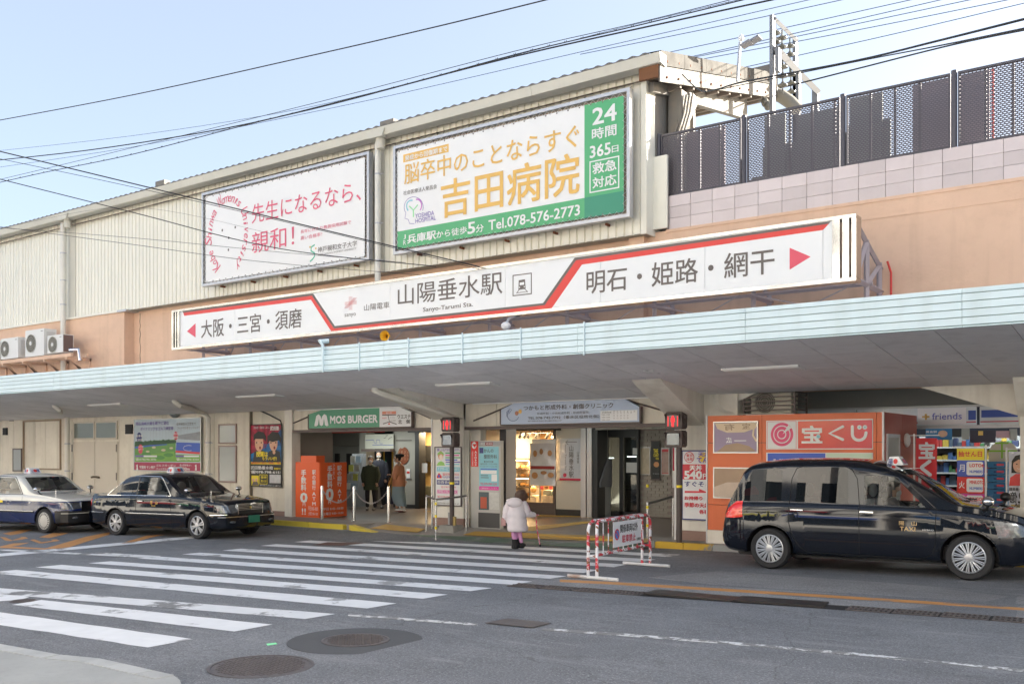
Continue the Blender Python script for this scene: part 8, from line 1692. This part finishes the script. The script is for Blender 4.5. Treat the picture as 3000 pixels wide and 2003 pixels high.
# ================================================================== PEOPLE
def skinned(name, verts, edges, radii, mat_, parent, levels=2, fl=1.0):
    me = bpy.data.meshes.new(name); me.from_pydata([Vector(v) for v in verts], edges, []); o = bpy.data.objects.new(name, me); COL.objects.link(o)
    m_ = o.modifiers.new('s', 'SKIN'); lay_ = me.skin_vertices[0].data
    for i, r in enumerate(radii): lay_[i].radius = (r, r * fl) if not isinstance(r, tuple) else r; lay_[i].use_root = (i == 0)
    m_.use_smooth_shade = True; sb = o.modifiers.new('d', 'SUBSURF'); sb.levels = levels
    dg = bpy.context.evaluated_depsgraph_get(); nm = bpy.data.meshes.new_from_object(o.evaluated_get(dg)); bpy.data.objects.remove(o); nm.name = name
    nm.materials.clear(); nm.materials.append(mat_); nm.polygons.foreach_set('use_smooth', [True] * len(nm.polygons))
    q = bpy.data.objects.new(name, nm); COL.objects.link(q); q.parent = parent; return q
def rings(spec, n=20, wob=0.0):     # spec: (x, y, z, rx, ry)
    out = []
    for j, (x, y, z, rx, ry) in enumerate(spec):
        out.append([(x + rx * (1 + wob * math.sin(5 * t_ + j)) * math.cos(t_), y + ry * (1 + wob * math.cos(4 * t_ + j * 2)) * math.sin(t_), z) for t_ in [2 * math.pi * k / n for k in range(n)]])
    return out
def hand(parent, p, d, mat_, s=1.0, curl=.5):
    p = Vector(p); d = Vector(d).normalized(); sdv = d.cross(Vector((0, 0, 1))); sdv = sdv.normalized() if sdv.length > .1 else Vector((1, 0, 0)); up = sdv.cross(d)
    vs = [p, p + d * .05 * s]; ed = [(0, 1)]; rr = [.024 * s, .026 * s]
    for k in range(4):
        o_ = sdv * (.027 - k * .018) * s; L_ = (.035, .042, .038, .03)[k] * s; i = len(vs); vs += [p + d * .075 * s + o_, p + d * (.075 * s + L_ * .8) + o_ - up * L_ * curl * .5, p + d * (.075 * s + L_) + o_ - up * L_ * curl * 1.4]; ed += [(1, i), (i, i + 1), (i + 1, i + 2)]; rr += [.0095 * s] * 3
    i = len(vs); vs += [p + d * .03 * s + sdv * .035 * s, p + d * .06 * s + sdv * .05 * s - up * .01]; ed += [(0, i), (i, i + 1)]; rr += [.011 * s, .009 * s]
    return skinned('hand', vs, ed, rr, mat_, parent, 1)
skin = MATS['skin']
# ---- child in pale puffer coat with a cane, walking away on the crossing
fp = G(1513, 1606); gzv = gz(fp.x)
t = thing('person', 'small person in a pale hooded puffer coat and pink leggings walking with a cane', 'person', (fp.x, fp.y, gzv))
coat = M('puffer_pale', (.74, .68, .70), .75, var=.12, vs=6, bump=.35, bs=14); legm = M('leggings_pink', (.62, .30, .52), .8, var=.1, vs=9); bootm = M('boot_black', (.012, .012, .013), .85); hairm = M('hair_brown', (.10, .055, .035), .55, var=.5, vs=25, bump=.6, bs=60)
Rz = Matrix.Rotation(YAW, 3, 'Z')       # local frame: +x to the viewer's right, +y away from the viewer
def L2(mb): mb.v = [tuple(Rz @ Vector(v)) for v in mb.v]; return mb
def lo(name, mb, m_, par=None, sm=60): 
    o_ = obj(name, L2(mb), m_, None, sm); o_.parent = par or t; return o_
H_ = 1.16
Rv = lambda p: tuple(Rz @ Vector(p))
vs = [(0.0, .02, .58), (0, .03, .75), (0, .06, .90), (.02, .10, .97), (.04, .13, 1.04), (-.07, .0, .55), (-.05, -.02, .30), (-.03, -.01, .08), (.07, .02, .55), (.06, .03, .30), (.10, .0, .10), (-.16, .04, .88), (-.23, .02, .68), (-.20, .06, .52), (.17, .06, .88), (.26, .10, .66), (.36, .18, .62)]
skinned('body', [Rv(v) for v in vs], [(0, 1), (1, 2), (2, 3), (3, 4), (0, 5), (5, 6), (6, 7), (0, 8), (8, 9), (9, 10), (2, 11), (11, 12), (12, 13), (2, 14), (14, 15), (15, 16)], [.10, .12, .10, .05, .05, .07, .05, .04, .07, .05, .04, .06, .05, .035, .06, .05, .03], legm, t)
sp_ = []; 
prof = [(.02, .0, .335, .205, .15), (.02, .0, .36, .235, .175), (.02, .0, .42, .24, .185), (.01, .0, .475, .222, .17), (.01, .0, .50, .232, .178), (.01, .01, .56, .238, .185), (.0, .01, .60, .215, .168), (.0, .01, .62, .225, .175), (.0, .02, .70, .225, .18), (0, .03, .745, .20, .16), (0, .03, .765, .21, .165), (0, .05, .85, .205, .16), (.01, .08, .92, .165, .135), (.02, .10, .965, .10, .10)]
prof = [(a, b, c_, d_ * .86, e_) for a, b, c_, d_, e_ in prof]
lo('coat', MB().loft(rings(prof, 28, .03)), coat)
lo('hood', MB().ell((-.04, -.09, .905), (.155, .08, .10), 20, 12).ell((-.05, -.05, .945), (.15, .09, .045), 18, 10), coat)
def sleeve(pts, rr): 
    P = [Vector(p) for p in pts]; out = []; R_ = []
    for i in range(len(P) - 1):
        for k in range(5): s = k / 5; out.append(P[i].lerp(P[i + 1], s)); R_.append((rr[i] + (rr[i + 1] - rr[i]) * s) * (1 + .07 * math.sin((i * 5 + k) * 2.1)))
    out.append(P[-1]); R_.append(rr[-1]); return MB().tube(out, R_, 14)
lo('sleeve', sleeve([(.12, .05, .90), (.175, .02, .77), (.21, .03, .67), (.33, .12, .655), (.375, .14, .65)], [.075, .078, .072, .055, .035]), coat); lo('sleeve', sleeve([(-.13, .04, .90), (-.195, .02, .76), (-.21, .04, .62), (-.20, .07, .52)], [.07, .072, .066, .05]), coat)
lo('head', MB().ell((.085, .13, 1.045), (.075, .085, .095), 16, 12), skin)
hb = MB(); hb.ell((.095, .115, 1.055), (.108, .11, .108), 20, 14)
for k in range(26):
    an = math.pi * (1.02 + .96 * k / 25) ; x = .095 + .105 * math.cos(an); y = .115 + .115 * math.sin(an); hb.tube([(x, y, 1.08), (x * 1.02 + random.uniform(-.01, .01), y - .005, 1.0), (x + random.uniform(-.02, .0), y - .0, .93 + random.uniform(-.02, .02))], [.02, .02, .006], 5)
lo('hair', hb, hairm)
for sx, lean, dy in ((-.03, 0, -.01), (.10, .06, .0)):
    pass
lo('leg', MB().tube([(-.045, .01, .40), (-.04, .0, .27), (-.02, -.01, .12)], [.065, .06, .045], 12), legm); lo('leg', MB().tube([(.045, .03, .40), (.04, .05, .28), (.045, .06, .14)], [.06, .055, .042], 12), legm)
lo('boot', MB().loft(rings([(-.025, .0, .0, .07, .09), (-.025, .0, .03, .075, .095), (-.025, -.01, .08, .066, .075), (-.025, -.015, .16, .062, .065), (-.025, -.015, .185, .066, .068)], 16)), bootm)
bt = MB(); bt.tube([(.03, .06, .20), (.05, .05, .10), (.07, .04, .06), (.13, .02, .055), (.17, .0, .085)], [.055, .058, .06, .052, .025], 12); lo('boot', bt, bootm)
hd = hand(t, Rv((.375, .14, .64)), Rv((.3, .2, -.9)), skin, .75, .9)
ct = thing('cane', 'pink and white patterned walking cane in the hand of the person in the puffer coat', 'cane', (fp.x, fp.y, gzv))
m_ = bpy.data.materials.new('cane_pattern'); m_.use_nodes = True; nn = m_.node_tree.nodes; ll = m_.node_tree.links; vo = nn.new('ShaderNodeTexNoise'); vo.inputs['Scale'].default_value = 22; g_ = nn.new('ShaderNodeNewGeometry'); cr_ = nn.new('ShaderNodeValToRGB'); cr_.color_ramp.interpolation = 'CONSTANT'; cr_.color_ramp.elements[0].color = (.6, .02, .14, 1); cr_.color_ramp.elements[1].color = (.75, .6, .7, 1); cr_.color_ramp.elements[1].position = .55; ll.new(g_.outputs['Position'], vo.inputs[0]); ll.new(vo.outputs[0], cr_.inputs[0]); ll.new(cr_.outputs[0], nn['Principled BSDF'].inputs['Base Color'])
o_ = obj('shaft', L2(MB().tube([(.385, .16, .60), (.41, .17, .35), (.465, .2, .06)], .011, 8)), m_, None, 40); o_.parent = ct; o_ = obj('tip', L2(MB().lathe([(.018, .02), (.016, .065)], (.468, .2, 0), n=8)), bootm, None, 40); o_.parent = ct; o_ = obj('handle', L2(MB().tube([(.385, .16, .60), (.38, .16, .635), (.35, .13, .645), (.44, .2, .645)], .011, 8)), m_, None, 40); o_.parent = ct
bt_ = thing('handbag', 'small dusty pink bag hanging at the left side of the puffer coat', 'bag', (fp.x, fp.y, gzv)); o_ = obj('bag_body', L2(MB().cbox(-.30, -.21, .0, .09, .44, .60, .015)), M('bag_pink', (.42, .24, .23), .6), None); o_.parent = bt_; o_ = obj('bag_strap', L2(MB().tube([(-.27, .04, .60), (-.25, .05, .66), (-.23, .05, .60)], .007, 5)), M('bag_red', (.5, .05, .08), .5), None); o_.parent = bt_

# ---- woman in orange top and blue wrap trousers
fp = GP(1168, 1499, .03)
t = thing('person', 'person in a loose orange top, blue wide trousers, dark beret and face mask', 'person', (fp.x, fp.y, .03))
och = M('top_orange', (.62, .28, .16), .85, var=.15, vs=6, bump=.3, bs=10); tro = M('trousers_blue', (.26, .38, .45), .85, var=.45, vs=9, bump=.4, bs=14, dirt=(.35, .42, .46)); hatm = M('beret_black', (.012, .012, .012), .8); 
vs = [(0, 0, .85), (0, 0, 1.1), (0.01, 0, 1.32), (.0, 0, 1.43), (-.02, 0, 1.50), (-.02, .05, .8), (-.06, .06, .42), (-.05, .05, .08), (.04, -.06, .8), (.08, -.07, .42), (.07, -.06, .1), (-.02, .15, 1.30), (-.10, .2, 1.1), (-.24, .16, 1.0), (.02, -.15, 1.30), (-.02, -.2, 1.08), (-.17, -.18, 1.05)]
skinned('body', [Rv(v) for v in vs], [(0, 1), (1, 2), (2, 3), (3, 4), (0, 5), (5, 6), (6, 7), (0, 8), (8, 9), (9, 10), (2, 11), (11, 12), (12, 13), (2, 14), (14, 15), (15, 16)], [.13, .13, .12, .05, .05, .09, .06, .045, .09, .06, .045, .06, .05, .03, .06, .05, .03], skin, t)
lo('top', MB().loft(rings([(.0, 0, .74, .19, .2), (.0, 0, .78, .20, .21), (-.0, 0, .95, .185, .22), (.0, 0, 1.15, .18, .22), (.02, 0, 1.3, .15, .2), (.01, 0, 1.38, .08, .1), (0, 0, 1.41, .06, .065)], 24, .05)), och)
lo('sleeve', MB().tube([(.0, -.14, 1.32), (-.04, -.19, 1.14), (-.10, -.20, 1.0), (-.17, -.18, 1.06)], [.08, .10, .095, .05], 12), och); lo('sleeve', MB().tube([(0, .14, 1.32), (.05, .2, 1.1), (.12, .18, .96), (.15, .18, .92)], [.08, .09, .08, .05], 12), och)
lo('trousers', MB().loft(rings([(.0, 0, .80, .17, .17), (-.01, 0, .62, .19, .18), (.0, 0, .45, .20, .18), (.03, 0, .3, .19, .16), (.07, 0, .2, .15, .13), (.09, 0, .17, .14, .12)], 26, .06)), tro)
hd_ = lo('head', MB().ell((-.045, 0, 1.53), (.085, .075, .11), 18, 12).tube([(-.125, 0, 1.55), (-.15, 0, 1.525), (-.125, 0, 1.515)], [.012, .017, .012], 6), skin); lo('ear', MB().ell((-.02, -.078, 1.53), (.018, .01, .028)), skin, hd_); lo('eye', MB().ell((-.118, -.03, 1.555), (.01, .012, .008)), hatm, hd_)
lo('mask', MB().ell((-.105, 0, 1.495), (.048, .062, .05), 14, 10), white); lo('hair', MB().ell((-.015, 0, 1.56), (.088, .088, .10), 16, 12), hairm if False else hatm); lo('beret', MB().ell((.03, 0, 1.625), (.135, .12, .055), 18, 10).tube([(-.08, 0, 1.60), (.03, 0, 1.60)], .07, 10), hatm); lo('collar', MB().ell((0, 0, 1.415), (.075, .075, .025)), sky_b)
hand(t, Rv((-.19, -.18, 1.07)), Rv((-1, 0, .3)), skin, 1, .8); hand(t, Rv((.17, .17, .90)), Rv((.5, 0, -.7)), skin, 1, .6)
for x, y, z, an in ((.06, -.06, .07, .25), (.14, .05, .05, -.1)):
    lo('sock', MB().tube([(x, y, z + .14), (x, y, z + .02)], .045, 10), white); lo('shoe', MB().ell((x - .05, y, z - .01), (.125, .045, .045), 14, 8), white); lo('sole', MB().ell((x - .05, y, z - .04), (.13, .048, .018), 14, 6), M('sole_maroon', (.2, .03, .03), .6))
ub = thing('umbrella', 'folded ochre umbrella bag with a black strap held by the person in orange', 'umbrella', (fp.x, fp.y, .03)); o_ = obj('cloth', L2(MB().tube([(-.20, -.16, 1.0), (-.24, -.16, .85), (-.30, -.16, .66)], [.05, .06, .015], 10)), M('ochre_cloth', (.4, .2, .05), .7), None, 40); o_.parent = ub; o_ = obj('strap', L2(MB().tube([(-.2, -.2, 1.05), (-.30, -.2, .8), (-.36, -.2, .62)], .016, 6)), bootm, None, 40); o_.parent = ub
# ---- person in dark green coat, and one in navy behind
def standing(label, u, v, coatm, trm, hairc, mask=True, s=1.0, face=-1, zz=.03):
    global t
    fp = GP(u, v, zz); t = thing('person', label, 'person', (fp.x, fp.y, zz))
    vs = [(0, 0, .85), (0, 0, 1.1), (0, 0, 1.30), (0, 0, 1.42), (0, -.01, 1.5), (-.09, 0, .8), (-.10, 0, .45), (-.10, 0, .08), (.09, 0, .8), (.12, -.05, .45), (.14, -.02, .08), (-.18, 0, 1.30), (-.23, -.02, 1.06), (-.2, -.08, .86), (.18, 0, 1.30), (.23, -.02, 1.06), (.2, -.08, .86)]
    skinned('body', [Rv([k * s for k in v_]) for v_ in vs], [(0, 1), (1, 2), (2, 3), (3, 4), (0, 5), (5, 6), (6, 7), (0, 8), (8, 9), (9, 10), (2, 11), (11, 12), (12, 13), (2, 14), (14, 15), (15, 16)], [k * s for k in [.13, .13, .12, .05, .05, .09, .075, .06, .09, .075, .06, .06, .05, .035, .06, .05, .035]], trm, t)
    q = lambda mb: (setattr(mb, 'v', [tuple(k * s for k in v_) for v_ in mb.v]), mb)[1]
    lo('coat', q(MB().loft(rings([(.0, 0, .62, .22, .16), (0, 0, .7, .225, .165), (0, 0, .95, .21, .15), (0, 0, 1.2, .21, .14), (0, 0, 1.33, .17, .12), (0, 0, 1.41, .07, .07)], 22, .03))), coatm)
    for sx in (-1, 1): lo('sleeve', q(MB().tube([(sx * .17, 0, 1.32), (sx * .24, -.02, 1.06), (sx * .21, -.08, .86)], [.075, .07, .05], 10)), coatm); hand(t, Rv((sx * .21 * s, -.1 * s, .85 * s)), Rv((0, -.2, -1)), skin, 1, .5); lo('shoe', q(MB().ell((sx * .1, -.05, .04), (.05, .13, .045), 12, 8)), M('shoe_grey', (.25, .25, .25), .6))
    h_ = lo('head', q(MB().ell((0, -.01, 1.53), (.075, .085, .11), 18, 12).tube([(0, -.09, 1.55), (0, -.115, 1.525), (0, -.09, 1.515)], [.01, .014, .01], 6)), skin); lo('hair', q(MB().ell((0, .02, 1.57), (.092, .095, .10), 16, 12)), hairc)
    for sx in (-1, 1): lo('eye', q(MB().ell((sx * .03, -.09, 1.55), (.012, .006, .007))), hatm, h_)
    if mask: lo('mask', q(MB().ell((0, -.07, 1.495), (.06, .045, .048), 14, 10)), white); lo('scarf', q(MB().ell((0, -.05, 1.40), (.06, .05, .045))), M('scarf_cream', (.5, .45, .38), .8))
    return t
standing('person in a dark green coat and white mask facing the street inside the left entrance', 1086, 1494, M('coat_green', (.045, .06, .035), .85, var=.2, vs=8), M('trouser_black', (.015, .015, .02), .8), M('hair_grey', (.09, .08, .07), .6), s=.97)
standing('person in a navy coat half hidden behind the one in the green coat', 1110, 1488, M('coat_navy', (.02, .022, .035), .85), MATS['trouser_black'], M('hair_dark', (.02, .016, .014), .6), s=1.06)
standing('shopper in a long black coat inside the convenience store, seen beside the red banner', 2758, 1560, M('coat_black', (.012, .012, .014), .85), MATS['trouser_black'], MATS['hair_dark'], False, s=1.02)

# ================================================================== BARRIER
barm = bpy.data.materials.new('barrier_paint'); barm.use_nodes = True; nn = barm.node_tree.nodes; ll = barm.node_tree.links; g_ = nn.new('ShaderNodeTexCoord'); sx = nn.new('ShaderNodeSeparateXYZ'); ll.new(g_.outputs['Object'], sx.inputs[0])
def nd(op, a, b=None, cl=False):
    m_ = nn.new('ShaderNodeMath'); m_.operation = op; m_.use_clamp = cl
    for i, q in enumerate((a, b)):
        if q is None: continue
        if isinstance(q, (int, float)): m_.inputs[i].default_value = q
        else: ll.new(q, m_.inputs[i])
    return m_.outputs[0]
s_ = nd('ADD', nd('MULTIPLY', sx.outputs[0], 1.0), nd('MULTIPLY', sx.outputs[2], 1.0)); fr_ = nd('FRACT', nd('DIVIDE', nd('ADD', s_, 10.07), .34)); isr = nd('LESS_THAN', fr_, .5)
nz_ = nn.new('ShaderNodeTexNoise'); nz_.inputs['Scale'].default_value = 14; nz_.inputs['Detail'].default_value = 6; ll.new(g_.outputs['Object'], nz_.inputs[0]); rust_ = nd('GREATER_THAN', nz_.outputs[0], .585)
wh_ = nd('GREATER_THAN', nz_.outputs[0], .53)
isr2 = nd('MULTIPLY', isr, nd('SUBTRACT', 1, nd('MULTIPLY', wh_, .6)))
mx1 = nn.new('ShaderNodeMix'); mx1.data_type = 'RGBA'; ll.new(isr2, mx1.inputs[0]); mx1.inputs[6].default_value = (.76, .76, .78, 1); mx1.inputs[7].default_value = (.58, .04, .06, 1)
mx2 = nn.new('ShaderNodeMix'); mx2.data_type = 'RGBA'; ll.new(rust_, mx2.inputs[0]); ll.new(mx1.outputs[2], mx2.inputs[6]); mx2.inputs[7].default_value = (.22, .07, .025, 1); ll.new(mx2.outputs[2], nn['Principled BSDF'].inputs['Base Color']); nn['Principled BSDF'].inputs['Roughness'].default_value = .45
A = G(1736, 1697); B = G(1893, 1658)
ex = B - A; L_ = ex.length; ang = math.atan2(ex.y, ex.x)
t = thing('barrier', 'rusty red and white tubular steel barrier with a no parking plate at the crossing edge', 'barrier', (A.x, A.y, gz(A.x)), ang)
def lb(name, mb, m_, par=None, sm=40): o_ = obj(name, mb, m_, None, sm); o_.parent = par or t; return o_
HB = .84; rr = .024
for yy in (-.07, .07):
    pts = [(0, yy, .05), (0, yy, HB - .12), (.03, yy * .9, HB - .04), (.10, yy * .7, HB), (L_ - .10, yy * .7, HB), (L_ - .03, yy * .9, HB - .04), (L_, yy, HB - .12), (L_, yy, .05)]
    lb('tube_frame', MB().tube(pts, rr, 10), barm)
lb('lower_rail', MB().tube([(0, 0, .34), (L_, 0, .34)], .022, 8), barm); lb('cross_tube', MB().tube([(0, -.07, .34), (0, .07, .34)], .02, 8), barm); lb('cross_tube', MB().tube([(L_, -.07, .34), (L_, .07, .34)], .02, 8), barm)
for k in range(1, 11): lb('bar', MB().tube([(L_ * k / 11, 0, .35), (L_ * k / 11, 0, HB)], .009, 6), barm)
# feet lie across the barrier, along the street
dxf = Vector((math.cos(-ang), math.sin(-ang), 0))
for x0 in (0, L_):
    for o_ in (-.05, .05):
        c_ = Vector((x0, o_ * 1.6, .03)); lb('foot', MB().tube([c_ - dxf * .34, c_ + dxf * .34], .026, 8), rustw); 
lb('plate_back', MB().box(.22, .30, .06, .065, .40, .79), M('plate_grey', (.35, .36, .37), .4), sm=None)
px0, px1 = L_ * .27, L_ * .80; pz0, pz1 = .42, .80; pl = lb('sign_plate', MB().box(px0, px1, -.085, -.08, pz0, pz1), signwhite, sm=None)
def pt_(s, a0, a1, b0, b1, m_, bold=.02): o_ = text3(s, (px0 + (px1 - px0) * a0, -.088, pz0 + (pz1 - pz0) * b0), ((px1 - px0) * (a1 - a0), 0, 0), (0, 0, (pz1 - pz0) * (b1 - b0)), m_, None, bold); o_.parent = pl
pt_('関係車両以外', .23, .86, .54, .87, blackp, .02); pt_('駐車禁止', .30, .78, .14, .44, M('plate_red', (.6, .03, .07), .5), .03); pt_('山陽電車', .82, .98, .12, .24, greyp, .03)
cx, cz = px0 + (px1 - px0) * .12, pz0 + .19; 
lb('no_parking_ring', MB().lathe([(.085, -.0005), (.085, .0005)], (cx, -.088, cz), 'y', 24), MATS['plate_red'], pl, None); lb('no_parking_disc', MB().lathe([(.064, -.0005), (.064, .0005)], (cx, -.091, cz), 'y', 24), M('plate_blue', (.08, .25, .6), .5), pl, None); lb('no_parking_bar', MB().obox((cx, -.0935, cz), (.15, .001, .02), 0, 0, rad(45)), MATS['plate_red'], pl, None)
